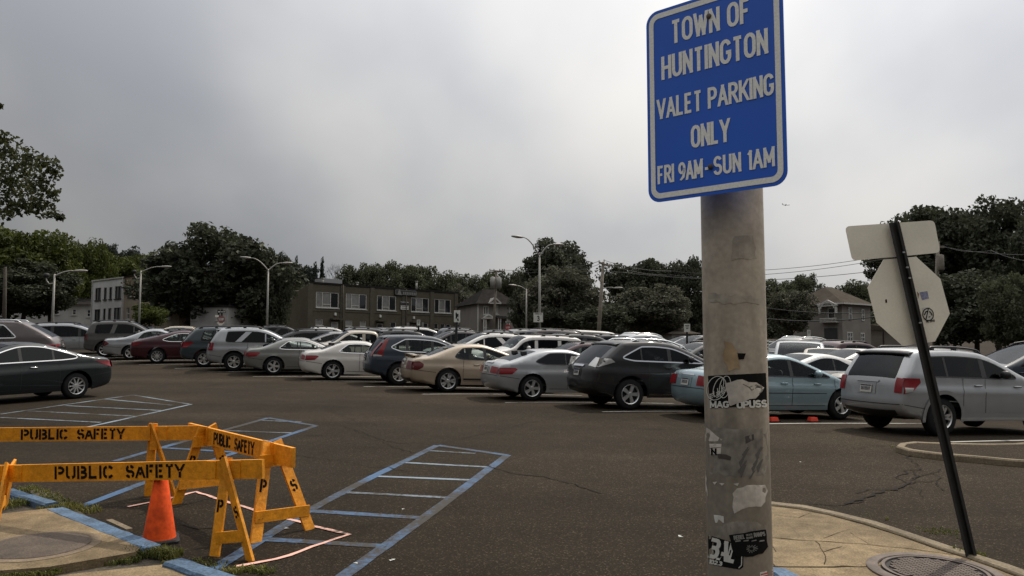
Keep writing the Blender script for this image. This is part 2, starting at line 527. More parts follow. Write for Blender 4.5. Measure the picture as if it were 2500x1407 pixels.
_tc = nt.nodes.new('ShaderNodeTexCoord'); _sp = nt.nodes.new('ShaderNodeSeparateXYZ'); nt.links.new(_tc.outputs['Object'], _sp.inputs[0])
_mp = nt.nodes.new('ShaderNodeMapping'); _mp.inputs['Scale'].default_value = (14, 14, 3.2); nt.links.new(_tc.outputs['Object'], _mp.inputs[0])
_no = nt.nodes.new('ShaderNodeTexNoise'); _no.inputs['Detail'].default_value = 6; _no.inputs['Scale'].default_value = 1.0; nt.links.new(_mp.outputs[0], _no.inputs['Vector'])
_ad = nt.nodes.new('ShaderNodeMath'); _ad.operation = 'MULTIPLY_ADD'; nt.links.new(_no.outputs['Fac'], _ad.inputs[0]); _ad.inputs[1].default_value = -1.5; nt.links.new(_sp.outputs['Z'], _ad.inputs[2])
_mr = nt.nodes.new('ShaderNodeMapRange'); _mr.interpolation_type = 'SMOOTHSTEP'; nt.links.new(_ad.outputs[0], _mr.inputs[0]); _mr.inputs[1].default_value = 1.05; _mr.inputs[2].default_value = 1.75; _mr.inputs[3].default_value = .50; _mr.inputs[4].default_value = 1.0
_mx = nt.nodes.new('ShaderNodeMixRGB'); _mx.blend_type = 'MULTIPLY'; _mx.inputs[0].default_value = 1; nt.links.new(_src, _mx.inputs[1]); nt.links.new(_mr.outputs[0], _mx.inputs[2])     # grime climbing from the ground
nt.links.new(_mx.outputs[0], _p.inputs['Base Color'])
M['grime'] = mat('grimy_galvanised', (0.245, 0.22, 0.185), 0.75, noise=[(2.5, .22), (12, .22), (60, .15)])
M['paper'] = mat('torn_paper', (0.50, 0.46, 0.40), 0.9, noise=[(8, .2), (60, .15)])
M['rust'] = mat('rust_stain', (0.33, 0.235, 0.135), 0.9, noise=[(9, .35), (30, .2)])
M['sign_blue'] = mat('sign_blue', (0.025, 0.135, 0.66), 0.4, noise=[(3, .06)])
M['sign_white'] = mat('sign_reflective_white', (0.93, 0.92, 0.86), 0.45, noise=[(160, .1)])
M['sign_back'] = mat('sign_back_aluminium', (0.80, 0.77, 0.66), 0.5, 0.1, noise=[(3, .08), (50, .04)])
M['post_dark'] = mat('sign_post_dark', (0.016, 0.017, 0.017), 0.7, noise=[(8, .25)])
M['sign_red'] = mat('sign_red', (0.42, 0.025, 0.03), 0.5)
M['sign_face'] = mat('small_sign_white', (0.60, 0.60, 0.55), 0.5, noise=[(6, .12)])
M['lamp_metal'] = mat('lamp_post_metal', (0.28, 0.27, 0.245), 0.5, 0.3, noise=[(3, .12)])
M['wood_pole'] = mat('weathered_pole_wood', (0.20, 0.175, 0.14), 0.9, noise=[(3, .25), (20, .2)])
M['wire'] = mat('wire_dark', (0.03, 0.03, 0.03), 0.6)
M['bark'] = mat('bark', (0.055, 0.045, 0.035), 0.95, noise=[(2, .3), (14, .3)], bump=(12, .8))
M['leaf_dark'] = leaf_mat('leaves_dark', (0.028, 0.034, 0.020), (0.088, 0.098, 0.062), 0.24)
M['leaf_mid'] = leaf_mat('leaves_mid', (0.042, 0.052, 0.028), (0.120, 0.130, 0.076), 0.27)
M['leaf_green'] = leaf_mat('leaves_green', (0.028, 0.038, 0.008), (0.092, 0.108, 0.020), 0.35)
M['leaf_grey'] = leaf_mat('leaves_grey', (0.050, 0.055, 0.036), (0.155, 0.152, 0.112), 0.25)
M['needle'] = leaf_mat('needles', (0.018, 0.024, 0.018), (0.04, 0.048, 0.036), 0.1)
M['tyre'] = mat('tyre_rubber', (0.012, 0.012, 0.012), 0.8, noise=(10, .2), spec=0.25)
M['rim'] = mat('alloy_rim', (0.62, 0.62, 0.61), 0.32, 0.75)
M['rim_dark'] = mat('rim_shadow_steel', (0.02, 0.02, 0.02), 0.7, 0.3)
M['chrome'] = mat('chrome', (0.78, 0.78, 0.78), 0.16, 1.0)
M['trim'] = mat('black_trim', (0.016, 0.016, 0.017), 0.45)
M['cabin'] = mat('cabin_fabric', (0.035, 0.034, 0.033), 0.9, noise=(4, .2))
M['cabin_pale'] = mat('cabin_beige', (0.16, 0.145, 0.12), 0.9, noise=(4, .2))
M['glass'] = glass_mat('car_glass', (0.46, 0.52, 0.50))
M['glass_clear'] = glass_mat('car_glass_clear', (0.70, 0.75, 0.72))
M['glass_dark'] = glass_mat('car_glass_privacy', (0.05, 0.05, 0.055))
M['tail'] = mat('taillight_red', (0.20, 0.004, 0.008), 0.3, coat=.25)
M['tail_dark'] = mat('taillight_smoked', (0.10, 0.008, 0.010), 0.3, coat=.3)
M['lens'] = mat('clear_lens', (0.46, 0.45, 0.43), 0.15, 0.35, coat=1.0)
M['plate'] = mat('licence_plate', (0.48, 0.47, 0.42), 0.5)
M['pane'] = mat('house_pane', (0.02, 0.022, 0.024), 0.08, coat=0.5)
M['pane_blind'] = mat('house_pane_blind', (0.20, 0.20, 0.19), 0.25, noise=[(2, .2)], coat=0.8)

# ------------------------------------------------------------------ setting: ground, sidewalks, markings
def build_ground():
    xs = [-400, -250, -160, -110, -80, -60] + list(np.arange(-50, -20, 2.0)) + list(np.arange(-20, 16.1, .5)) + list(np.arange(18, 50.1, 2.0)) + [60, 80, 110, 160, 250, 400]
    ys = [-60, -30, -15, -8, -5, -2, 0, 2] + list(np.arange(3, 26.1, .5)) + list(np.arange(27, 60.1, 1.5)) + [66, 74, 84, 96, 110, 130, 160, 200, 260, 400, 700]
    mb = MB()
    mb.add([(x, y, gz(x, y)) for y in ys for x in xs],
           [(j * len(xs) + i, j * len(xs) + i + 1, (j + 1) * len(xs) + i + 1, (j + 1) * len(xs) + i)
            for j in range(len(ys) - 1) for i in range(len(xs) - 1)])
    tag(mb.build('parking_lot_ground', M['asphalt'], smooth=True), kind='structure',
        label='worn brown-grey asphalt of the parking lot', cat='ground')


build_ground()


def line(mb, p0, p1, w, dz=0.005):
    a, b = G(*p0), G(*p1)
    ribbon(mb, dense([a, b], 0.35), w, dz, 0.10)


mb = MB()                              # blue hatched boxes
BL = .13
for p0, p1 in [((1068, 1088), (915, 1162)), ((915, 1162), (752, 1248)), ((752, 1248), (640, 1317)), ((640, 1317), (520, 1392)),
               ((1068, 1088), (1238, 1112)), ((1238, 1112), (1035, 1266)), ((1035, 1266), (820, 1420)),
               ((752, 1248), (1035, 1266)), ((640, 1317), (945, 1335))]:
    line(mb, p0, p1, BL)
for p0, p1 in [((198, 1238), (355, 1178)), ((355, 1178), (578, 1105)), ((578, 1105), (772, 1040)), ((280, 1127), (394, 1094)), ((394, 1094), (655, 1021)),
               ((655, 1021), (772, 1040)), ((394, 1094), (578, 1105))]:
    line(mb, p0, p1, .12)
tag(mb.build('blue_line_markings', M['blue_line']), kind='structure', label='faded blue painted parking hatch outlines', cat='road marking')
mb = MB()
for p0, p1 in [((1045, 1101), (1160, 1108)), ((982, 1130), (1188, 1141)), ((905, 1163), (1148, 1173)), ((845, 1203), (1098, 1216)),
               ((545, 1052), (714, 1058)), ((635, 1027), (735, 1031)), ((590, 1073), (655, 1077)), ((470, 1073), (640, 1082)),
               ((325, 965), (466, 988)), ((466, 988), (330, 1018)), ((330, 1018), (130, 1062)), ((325, 965), (150, 990)), ((150, 990), (0, 1012)),
               ((255, 975), (420, 990)), ((160, 991), (395, 1003)), ((70, 1004), (330, 1017)), ((0, 1020), (245, 1032)),
               ]:
    line(mb, p0, p1, .095)
tag(mb.build('pale_line_markings', M['pale_line']), kind='structure', label='pale worn rungs of the hatched boxes', cat='road marking')
mb = MB()
for pts, w in [([(309, 1239), (400, 1222), (480, 1202), (617, 1246), (678, 1263), (800, 1295), (850, 1307), (790, 1328), (705, 1358), (640, 1374), (575, 1386)], .05)]:
    P = dense([G(*p) for p in pts], .12)
    for q in P: q.x += random.uniform(-.012, .012); q.y += random.uniform(-.012, .012)
    ribbon(mb, P, w, .009, .35)
tag(mb.build('pink_spray_markings', M['chalk']), kind='structure', label='pink sprayed survey line round the barricades', cat='road marking')

# cracks
mb = MB()


def crack(pts, w, jit=.022):
    P = dense([G(*p) for p in pts], .11)
    for q in P[1:-1]:
        q.x += random.gauss(0, jit); q.y += random.gauss(0, jit * 1.6)
    ws = []
    for i, q in enumerate(P):
        a = P[min(i + 1, len(P) - 1)] - P[max(i - 1, 0)]
        ws.append(w * random.uniform(.35, 1.0) * (.8 + 1.7 * abs(a.x) / max(1e-6, math.hypot(a.x, a.y))))
    ribbon(mb, P, ws, .012)


for pts, w in [([(2062, 1231), (2100, 1222), (2150, 1206), (2215, 1183)], .03), ([(2215, 1183), (2200, 1172), (2183, 1164), (2210, 1157), (2222, 1148), (2238, 1160), (2230, 1176), (2215, 1183)], .022),
               ([(2222, 1148), (2240, 1147), (2232, 1130), (2217, 1117), (2246, 1107), (2250, 1099)], .018), ([(2215, 1183), (2250, 1176), (2282, 1174), (2292, 1190), (2305, 1200)], .012),
               ([(2240, 1164), (2280, 1155), (2297, 1146)], .012), ([(2280, 1155), (2296, 1165), (2284, 1175)], .012), ([(2090, 1205), (2117, 1195), (2150, 1197)], .012),
               ([(2222, 1188), (2245, 1197), (2255, 1215)], .01), ([(1970, 1230), (2062, 1234), (2110, 1225)], .010), ([(2105, 1230), (2145, 1248)], .01),
               ([(840, 1041), (895, 1062), (940, 1077), (1000, 1086)], .014), ([(900, 1058), (890, 1066), (1000, 1105), (1060, 1100)], .012),
               ([(1190, 1138), (1255, 1157), (1330, 1166), (1400, 1185), (1470, 1205)], .018), ([(1075, 1085), (1190, 1058), (1300, 1030), (1420, 1010)], .012),
               ([(440, 1280), (480, 1290), (520, 1290)], .014), ([(1560, 1010), (1590, 1025), (1660, 1040)], .012), ([(700, 985), (800, 1000), (870, 1030)], .01),
               ([(430, 1130), (470, 1145), (470, 1165)], .012), ([(2080, 1095), (2160, 1090), (2240, 1098)], .01), ([(1000, 1150), (900, 1140), (800, 1120), (700, 1110)], .01)]:
    crack(pts, w)
tag(mb.build('asphalt_crack_markings', M['crack']), kind='structure', label='dark cracks in the asphalt', cat='ground crack')


def GP(pts, dz=0.0):
    return [G(x, y, dz) for x, y in pts]


# ---- right-hand sidewalk with its kerb: kerb centre line in photo pixels
KH = 0.14
kerb_px = [(1775, 1214), (1820, 1219), (1890, 1228), (1960, 1236), (2040, 1252), (2130, 1275), (2220, 1303), (2310, 1334), (2380, 1356), (2450, 1379), (2540, 1412), (2640, 1455)]
kerb_r = dense([G(x, y, KH) for x, y in kerb_px], .3)
mb = MB()


def kerb_strip(mb, pts, w, h, jag=.0):
    n = len(pts)
    vs = []
    for i, p in enumerate(pts):
        a = pts[min(i + 1, n - 1)] - pts[max(i - 1, 0)]; a.z = 0; a.normalize()
        u = Vector((-a.y, a.x, 0))
        j = random.uniform(-jag, jag)
        for off, hh in ((-w / 2 + j, -.25), (-w / 2 + j, h - .02), (-w / 2 + .02 + j, h), (w / 2 - .025 + j, h), (w / 2 + j, h - .025), (w / 2 + j, -.25)):
            q = p + u * off
            vs.append((q.x, q.y, gz(q.x, q.y) + hh + random.uniform(-.003, .003)))
    fs = [(i * 6 + k, (i + 1) * 6 + k, (i + 1) * 6 + k + 1, i * 6 + k + 1) for i in range(n - 1) for k in range(5)]
    fs += [tuple(range(6)), tuple((n - 1) * 6 + k for k in range(5, -1, -1))]
    mb.add(vs, fs)


kerb_strip(mb, kerb_r, .15, KH, .006)
kerb_strip(mb, dense([Vector((.95, -3, 0)), Vector((1.0, 2.8, 0)), Vector((1.28, 4.2, 0)), Vector((1.75, 6.2, 0)), Vector((2.26, 8.2, 0)), kerb_r[0]], .3), .15, KH, .004)
tag(mb.build('sidewalk_kerb', M['kerb']), kind='structure', label='pale curved concrete kerb of the corner sidewalk', cat='kerb')
inner = []
n = len(kerb_r)
for i, p in enumerate(kerb_r):
    a = kerb_r[min(i + 1, n - 1)] - kerb_r[max(i - 1, 0)]; a.z = 0; a.normalize()
    u = Vector((a.y, -a.x, 0))
    inner.append((p.x + u.x * .105, p.y + u.y * .105))
slab = inner + [(8.5, 2.0), (8.5, -3), (1.02, -3), (1.08, 2.8), (1.36, 4.2), (1.83, 6.2), (2.34, 8.2)]
mb = MB()
# sidewalk surface as a grid-like fan so that it follows the ground
sm = [Vector((x, y)) for x, y in slab]
res = delaunay_2d_cdt(sm + [Vector((x, y)) for x in np.arange(1.2, 8.4, .5) for y in np.arange(-2.5, 9.5, .5)], [(i, (i + 1) % len(sm)) for i in range(len(sm))], [], 1, 1e-4)
mb.add([(v.x, v.y, gz(v.x, v.y) + KH - .012) for v in res[0]], [tuple(f) for f in res[2]])
tag(mb.build('corner_sidewalk', M['concrete']), kind='structure', label='cracked tan concrete corner sidewalk', cat='sidewalk')
mb = MB()


def crack_s(pts, w, jit=.012, dz=KH - .012 + .004):
    P = dense([G(x, y, KH) for x, y in pts], .1)
    for q in P[1:-1]: q.x += random.gauss(0, jit); q.y += random.gauss(0, jit)
    ws = []
    for i, q in enumerate(P):
        a = P[min(i + 1, len(P) - 1)] - P[max(i - 1, 0)]
        ws.append(w * random.uniform(.35, 1.0) * (.45 + 1.0 * abs(a.x) / max(1e-6, math.hypot(a.x, a.y))))
    ribbon(mb, P, ws, dz)


for pts, w in [([(1882, 1380), (1960, 1383), (2030, 1380), (2130, 1380)], .018), ([(1885, 1310), (1990, 1318), (2100, 1326), (2220, 1336), (2330, 1352)], .012), ([(1990, 1318), (2010, 1345), (2012, 1375)], .012),
               ([(2010, 1345), (2055, 1332)], .008), ([(1886, 1330), (1895, 1345)], .01), ([(2075, 1297), (2120, 1325)], .010), ([(2010, 1312), (2040, 1298), (2075, 1290)], .006),
               ([(1890, 1255), (1950, 1262), (1980, 1250)], .006), ([(1900, 1395), (1885, 1360)], .02), ([(2140, 1345), (2180, 1358)], .008), ([(1935, 1290), (1960, 1310)], .006)]:
    crack_s(pts, w)
# dark joint between the kerb and the slab
P = [Vector((x, y, 0)) for x, y in inner]
ribbon(mb, P, [.028 * random.uniform(.6, 1.5) for _ in P], KH - .006)
tag(mb.build('sidewalk_crack_markings', M['crack_brown']), kind='structure', label='dark cracks and joints of the corner sidewalk', cat='ground crack')

# ---- left sidewalk corner: slab, gap with grass, second slab; blue kerb pieces
LH = .085


def slab_px(name, pts, h, m, label, cat='sidewalk', drop=.3):
    P = [G(x, y, h) for x, y in pts]
    mb = MB()
    mb.prism([(p.x, p.y) for p in P], lambda x, y: gz(x, y) - drop, lambda x, y: gz(x, y) + h)
    return tag(mb.build(name, m), kind='structure', label=label, cat=cat)


slab_px('concrete_pad', [(-60, 1262), (60, 1248), (130, 1240), (350, 1331), (330, 1348), (250, 1362), (120, 1384), (-60, 1398)], LH, M['concrete'], 'tan concrete pad with a round iron plate')
slab_px('concrete_walk', [(-60, 1500), (-60, 1440), (170, 1402), (400, 1378), (470, 1407), (620, 1500)], LH - .03, M['concrete'], 'tan concrete walk below the grassy gap', 'sidewalk')
mb = MB()
for a, b, w in [((20, 1196), (125, 1228), .15), ((135, 1242), (375, 1336), .19), ((425, 1368), (660, 1450), .19)]:
    P = dense([G(*a, LH), G(*b, LH)], .12)
    kerb_strip(mb, P, w, LH + .005, .006)
tag(mb.build('blue_painted_kerb', M['kerb_blue']), kind='structure', label='chipped blue painted kerb of the left corner', cat='kerb')
# blue kerb stub beside the big pole
mb = MB()
P = dense([G(1870, 1408, KH), G(1925, 1392, KH)], .1)
a0 = G(1905, 1398, KH)
kerb_strip(mb, dense([a0 + Vector((-.45, .1, 0)), a0 + Vector((.0, .0, 0)), a0 + Vector((.12, -.7, 0))], .12), .2, KH + .02, .004)
tag(mb.build('blue_kerb_end', M['kerb_blue']), kind='structure', label='blue painted kerb end beside the signed pole', cat='kerb')
# island kerb on the right
isl_px = [(2560, 1073), (2480, 1079), (2400, 1080), (2300, 1078), (2235, 1075), (2205, 1078), (2198, 1085), (2225, 1093), (2290, 1101), (2380, 1108), (2470, 1116), (2560, 1122)]
isl = dense([G(x, y, .13) for x, y in isl_px], .3)
mb = MB(); kerb_strip(mb, isl, .14, .10, .008)
tag(mb.build('island_kerb', M['kerb']), kind='structure', label='rounded concrete island kerb beside the silver hatchback', cat='kerb')
mb = MB()
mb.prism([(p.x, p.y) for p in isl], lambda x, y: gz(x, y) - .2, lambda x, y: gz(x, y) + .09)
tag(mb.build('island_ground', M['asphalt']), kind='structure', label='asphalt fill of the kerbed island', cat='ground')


mb = MB()
for pts in ([(-60, 1200), (40, 1208), (135, 1238), (60, 1262), (-60, 1275)], [(60, 1190), (130, 1205), (215, 1262), (240, 1290), (150, 1245), (100, 1225)], [(330, 1338), (430, 1358), (500, 1400), (400, 1388), (150, 1412), (-60, 1428), (-60, 1390), (120, 1380), (250, 1358)]):
    P = [G(x, y, .012) for x, y in pts]
    mb.add(P, [tuple(range(len(P) - 1, -1, -1))])
tag(mb.build('soil_strip', M['soil']), kind='structure', label='bare soil in the gaps beside the blue kerb', cat='ground')


# ---- grass tufts (stuff)
def grass(name, spots, label):
    """spots: (px, py, dz, radius, blades, height)"""
    spots = [(a, b_, d, r * .8, int(n * .8), h * .62) for a, b_, d, r, n, h in spots]
    mb = MB()
    for px, py, dz, r, n, h in spots:
        c = G(px, py, dz)
        for _ in range(n):
            q = random.uniform(0, 6.28); d = r * math.sqrt(random.random())
            x, y = c.x + d * math.cos(q), c.y + d * math.sin(q)
            z = gz(x, y) + dz - .01
            hh = h * random.uniform(.4, 1.15); w = random.uniform(.004, .009)
            l = random.uniform(0, 6.28); bend = hh * random.uniform(.2, 1.0)
            t = Vector((math.cos(l), math.sin(l), 0)); u = Vector((-t.y, t.x, 0)) * w
            b = Vector((x, y, z)); m1 = b + t * bend * .35 + UP * hh * .62; e = b + t * bend + UP * hh * random.uniform(.7, 1)
            mb.add([b - u, b + u, m1 + u * .8, m1 - u * .8, e], [(0, 1, 2, 3), (3, 2, 4)])
    o = mb.build(name, M['grass'])
    tag(o, label, 'grass', kind='stuff')


sp = []
for a, b, k, dz, r, n, h in [((15, 1235), (60, 1225), 5, 0.05, .16, 90, .09), ((60, 1195), (215, 1250), 10, 0.0, .14, 110, .11), ((120, 1240), (180, 1236), 4, .05, .12, 70, .07),
                             ((330, 1345), (425, 1355), 8, .04, .12, 140, .12), ((270, 1372), (340, 1362), 6, .03, .09, 80, .08), ((0, 1405), (130, 1395), 8, .05, .12, 90, .06),
                             ((400, 1372), (500, 1402), 6, .03, .06, 50, .05), ((500, 1375), (570, 1400), 4, .0, .12, 60, .08), ((590, 1392), (650, 1400), 4, 0, .10, 90, .10)]:
    for i in range(k):
        t = i / max(1, k - 1)
        sp.append((a[0] + (b[0] - a[0]) * t + random.uniform(-8, 8), a[1] + (b[1] - a[1]) * t + random.uniform(-4, 4), dz, r, n, h))
grass('grass', sp, 'green weeds along the left kerb and slab gaps')
sp = [(2350, 1348, .12, .10, 60, .09), (2390, 1356, .12, .08, 50, .09), (2365, 1362, .1, .10, 90, .07), (2270, 1294, 0, .18, 60, .05), (2315, 1300, 0, .18, 80, .07), (2290, 1298, 0, .2, 60, .06),
      (2352, 1318, 0, .08, 30, .09), (2120, 1258, 0, .12, 30, .04), (2170, 1270, 0, .03, 8, .10), (1895, 1234, .1, .14, 90, .04), (1910, 1238, .1, .14, 90, .04), (2140, 1385, .12, .1, 60, .05),
      (2480, 1118, .06, .3, 160, .07), (2540, 1122, .06, .4, 160, .08), (2195, 1092, 0, .2, 90, .06), (1890, 1390, .12, .06, 50, .05)]
grass('grass', sp, 'dry grass tufts round the leaning post and island')

# ------------------------------------------------------------------ stroke lettering
def arc(cx, cy, rx, ry, a0, a1, n=8):
    return [(cx + rx * math.cos(R_(a0 + (a1 - a0) * i / n)), cy + ry * math.sin(R_(a0 + (a1 - a0) * i / n))) for i in range(n + 1)]


GW = .50
GLYPH = {
    'A': [[(0, 0), (.27, 1), (.54, 0)], [(.1, .3), (.44, .3)]],
    'B': [[(0, 0), (0, 1), (.28, 1)] + arc(.28, .77, .2, .23, 90, -90) + [(0, .54)], [(0, .54)] + [(.28, .54)] + arc(.28, .27, .24, .27, 90, -90) + [(0, 0)]],
    'C': [arc(.25, .72, .25, .28, 15, 180) + arc(.25, .28, .25, .28, 180, 345)],
    'D': [[(0, 0), (0, 1), (.2, 1)] + arc(.2, .7, .28, .3, 90, 0) + arc(.2, .3, .28, .3, 0, -90) + [(0, 0)]],
    'E': [[(.42, 1), (0, 1), (0, 0), (.42, 0)], [(0, .52), (.36, .52)]],
    'F': [[(.42, 1), (0, 1), (0, 0)], [(0, .5), (.36, .5)]],
    'G': [arc(.25, .72, .25, .28, 15, 180) + arc(.25, .28, .25, .28, 180, 360) + [(.5, .45), (.28, .45)]],
    'H': [[(0, 0), (0, 1)], [(.48, 0), (.48, 1)], [(0, .5), (.48, .5)]],
    'I': [[(0, 0), (0, 1)]],
    'K': [[(0, 0), (0, 1)], [(.48, 1), (.03, .38)], [(.18, .58), (.5, 0)]],
    'L': [[(0, 1), (0, 0), (.42, 0)]],
    'M': [[(0, 0), (0, 1), (.3, .25), (.6, 1), (.6, 0)]],
    'N': [[(0, 0), (0, 1), (.46, 0), (.46, 1)]],
    'O': [arc(.25, .72, .25, .28, 0, 180) + arc(.25, .28, .25, .28, 180, 360) + [(.5, .72)]],
    'P': [[(0, 0), (0, 1), (.26, 1)] + arc(.26, .73, .23, .27, 90, -90) + [(0, .46)]],
    'R': [[(0, 0), (0, 1), (.26, 1)] + arc(.26, .75, .22, .25, 90, -90) + [(0, .5)], [(.24, .48), (.5, 0)]],
    'S': [arc(.24, .75, .23, .25, 20, 250, 10) + arc(.24, .26, .25, .26, 75, -165, 10)],
    'T': [[(0, 1), (.48, 1)], [(.24, 1), (.24, 0)]],
    'U': [[(0, 1), (0, .25)] + arc(.24, .25, .24, .25, 180, 360) + [(.48, 1)]],
    'V': [[(0, 1), (.26, 0), (.52, 1)]],
    'W': [[(0, 1), (.18, 0), (.36, .85), (.54, 0), (.72, 1)]],
    'Y': [[(0, 1), (.25, .45), (.5, 1)], [(.25, .45), (.25, 0)]],
    '0': [arc(.24, .74, .24, .26, 0, 180) + arc(.24, .26, .24, .26, 180, 360) + [(.48, .74)]],
    '1': [[(0, .82), (.16, 1), (.16, 0)]],
    '2': [arc(.24, .74, .24, .26, 170, 0) + [(.44, .55), (0, 0), (.48, 0)]],
    '3': [arc(.22, .76, .22, .24, 165, -80) + arc(.22, .28, .25, .28, 80, -165)],
    '9': [arc(.24, .7, .24, .3, 360, 0, 14) + [(.48, .5), (.38, .15), (.2, 0)]],
    '.': [[(0, 0), (.0, .1)]], '-': [[(0, .42), (.2, .42)]],
}
STENCIL = dict(GLYPH)
STENCIL.update({
    'P': [[(0, 0), (0, 1)], [(.17, 1), (.28, 1)] + arc(.28, .73, .22, .27, 85, -85) + [(.17, .46)]],
    'U': [[(0, 1), (0, .25)] + arc(.24, .25, .24, .25, 180, 255), arc(.24, .25, .24, .25, 290, 360) + [(.48, 1)]],
    'B': [[(0, 0), (0, 1)], [(.17, 1), (.26, 1)] + arc(.26, .77, .2, .23, 85, -85) + [(.17, .54)], [(.17, .5), (.28, .5)] + arc(.28, .25, .22, .25, 85, -85) + [(.17, 0)]],
    'C': [arc(.25, .72, .25, .28, 15, 85) , arc(.25, .72, .25, .28, 110, 180) + arc(.25, .28, .25, .28, 180, 250), arc(.25, .28, .25, .28, 275, 345)],
    'S': [arc(.24, .75, .23, .25, 15, 85), arc(.24, .75, .23, .25, 115, 250, 10) + arc(.24, .26, .25, .26, 75, -60, 10), arc(.24, .26, .25, .26, -95, -165)],
    'A': [[(0, 0), (.235, .92)], [(.30, .92), (.54, 0)], [(.18, .3), (.36, .3)]],
    'F': [[(0, 1), (0, 0)], [(.16, 1), (.44, 1)], [(.16, .52), (.36, .52)]],
    'E': [[(0, 1), (0, 0)], [(.16, 1), (.44, 1)], [(.16, .52), (.38, .52)], [(.16, 0), (.44, 0)]],
    'T': [[(0, 1), (.17, 1)], [(.33, 1), (.5, 1)], [(.25, .97), (.25, 0)]],
    'Y': [[(0, 1), (.2, .5)], [(.5, 1), (.3, .5)], [(.25, .42), (.25, 0)]],
})


def glyph_w(ch, font):
    if ch == ' ': return .34
    return max(x for st in font[ch] for x, _ in st)


def stroke_poly(pts, t):
    """centre line -> left and right outline points"""
    n = len(pts)
    L, Rr = [], []
    for i in range(n):
        p = Vector(pts[i])
        a = (Vector(pts[i]) - Vector(pts[i - 1])).normalized() if i else None
        b = (Vector(pts[i + 1]) - Vector(pts[i])).normalized() if i < n - 1 else None
        if a is None: a = b
        if b is None: b = a
        na, nb = Vector((-a.y, a.x)), Vector((-b.y, b.x))
        m = na + nb
        if m.length < 1e-3: m = na
        m.normalize()
        k = min(1.35, 1 / max(.2, m.dot(na)))
        L.append(p + m * t / 2 * k); Rr.append(p - m * t / 2 * k)
    return L, Rr


def lettering(mb, text, height, width, mapf, t=.16, font=GLYPH, space=.24, gap=None):
    """text centred on 0,0 in a flat plane; width = full width; mapf(x, y, k) -> 3-D"""
    adv, x = [], 0.0
    for ch in text:
        adv.append(x)
        x += glyph_w(ch, font) + (space if ch != ' ' else .05)
    tot = x - space
    sx = width / (tot + t)
    k = 0
    for ch, x0 in zip(text, adv):
        if ch == ' ': continue
        for st in font[ch]:
            # work in real size so that strokes keep an even width
            pts = [((x0 + px - tot / 2) * sx, (t / 2 + py * (1 - t) - .5) * height) for px, py in st]
            q = [pts[0]]
            for p in pts[1:]:
                if math.hypot(p[0] - q[-1][0], p[1] - q[-1][1]) > 1e-5: q.append(p)
            if len(q) < 2: continue
            runs, cur = [], [q[0]]
            for i in range(1, len(q)):
                cur.append(q[i])
                if i < len(q) - 1:
                    a = (Vector(q[i]) - Vector(q[i - 1])).normalized(); b = (Vector(q[i + 1]) - Vector(q[i])).normalized()
                    if a.dot(b) < .55:
                        runs.append((cur, True)); cur = [q[i]]
            runs.append((cur, False))
            for ri, (rn, cut) in enumerate(runs):
                rn = [Vector(p) for p in rn]
                e = t * height * .5
                for end, nx in ((0, 1), (-1, -2)):
                    dv_ = rn[end] - rn[nx]
                    if (end == 0 and not ri or end == -1 and not cut) and abs(dv_.y) > abs(dv_.x) * .7 and abs(abs(rn[end].y) - height * (1 - t) / 2) < height * .02:
                        rn[end] = rn[end] + dv_.normalized() * t * height * .7
                if cut: rn[-1] = rn[-1] + (rn[-1] - rn[-2]).normalized() * e
                if ri: rn[0] = rn[0] + (rn[0] - rn[1]).normalized() * e
                L, Rr = stroke_poly(rn, t * height)
                k += 1
                vs = []
                yl = height * .5
                for a, b in zip(L, Rr):
                    vs += [mapf(a.x, max(-yl, min(yl, a.y)), k), mapf(b.x, max(-yl, min(yl, b.y)), k)]
                mb.add(vs, [(2 * i, 2 * i + 1, 2 * i + 3, 2 * i + 2) for i in range(len(L) - 1)])


# ------------------------------------------------------------------ cars
def chaikin(p, it=2, k=.22):
    for _ in range(it):
        q = [p[0]]
        for a, b in zip(p[:-1], p[1:]):
            q.append((a[0] + (b[0] - a[0]) * k, a[1] + (b[1] - a[1]) * k))
            q.append((a[0] + (b[0] - a[0]) * (1 - k), a[1] + (b[1] - a[1]) * (1 - k)))
        q.append(p[-1]); p = q
    return p


def resample(p, step):
    p = np.array(p, float)
    s = np.concatenate([[0], np.cumsum(np.hypot(*np.diff(p, axis=0).T))])
    n = max(2, int(s[-1] / step))
    t = np.linspace(0, s[-1], n + 1)
    return np.stack([np.interp(t, s, p[:, 0]), np.interp(t, s, p[:, 1])], 1)


def seg_dist(P, poly):
    P = np.asarray(P, float); d = np.full(len(P), 1e9)
    for a, b in zip(poly[:-1], poly[1:]):
        ab = b - a; L2 = ab @ ab
        if L2 < 1e-12: continue
        t = np.clip(((P - a) @ ab) / L2, 0, 1)
        d = np.minimum(d, np.hypot(*(P - (a + t[:, None] * ab)).T))
    return d


def inside(P, poly):
    P = np.asarray(P, float); c = np.zeros(len(P), bool)
    n = len(poly)
    for i in range(n):
        x0, y0 = poly[i]; x1, y1 = poly[(i + 1) % n]
        if y0 == y1: continue
        k = ((y0 > P[:, 1]) != (y1 > P[:, 1])) & (P[:, 0] < (x1 - x0) * (P[:, 1] - y0) / (y1 - y0) + x0)
        c ^= k
    return c


def clip_x(poly, x, keep_less):
    out = []
    n = len(poly)
    for i in range(n):
        a, b = poly[i], poly[(i + 1) % n]
        ia = (a[0] <= x) == keep_less; ib = (b[0] <= x) == keep_less
        if ia: out.append(a)
        if ia != ib:
            t = (x - a[0]) / (b[0] - a[0])
            out.append((x, a[1] + (b[1] - a[1]) * t))
    return out


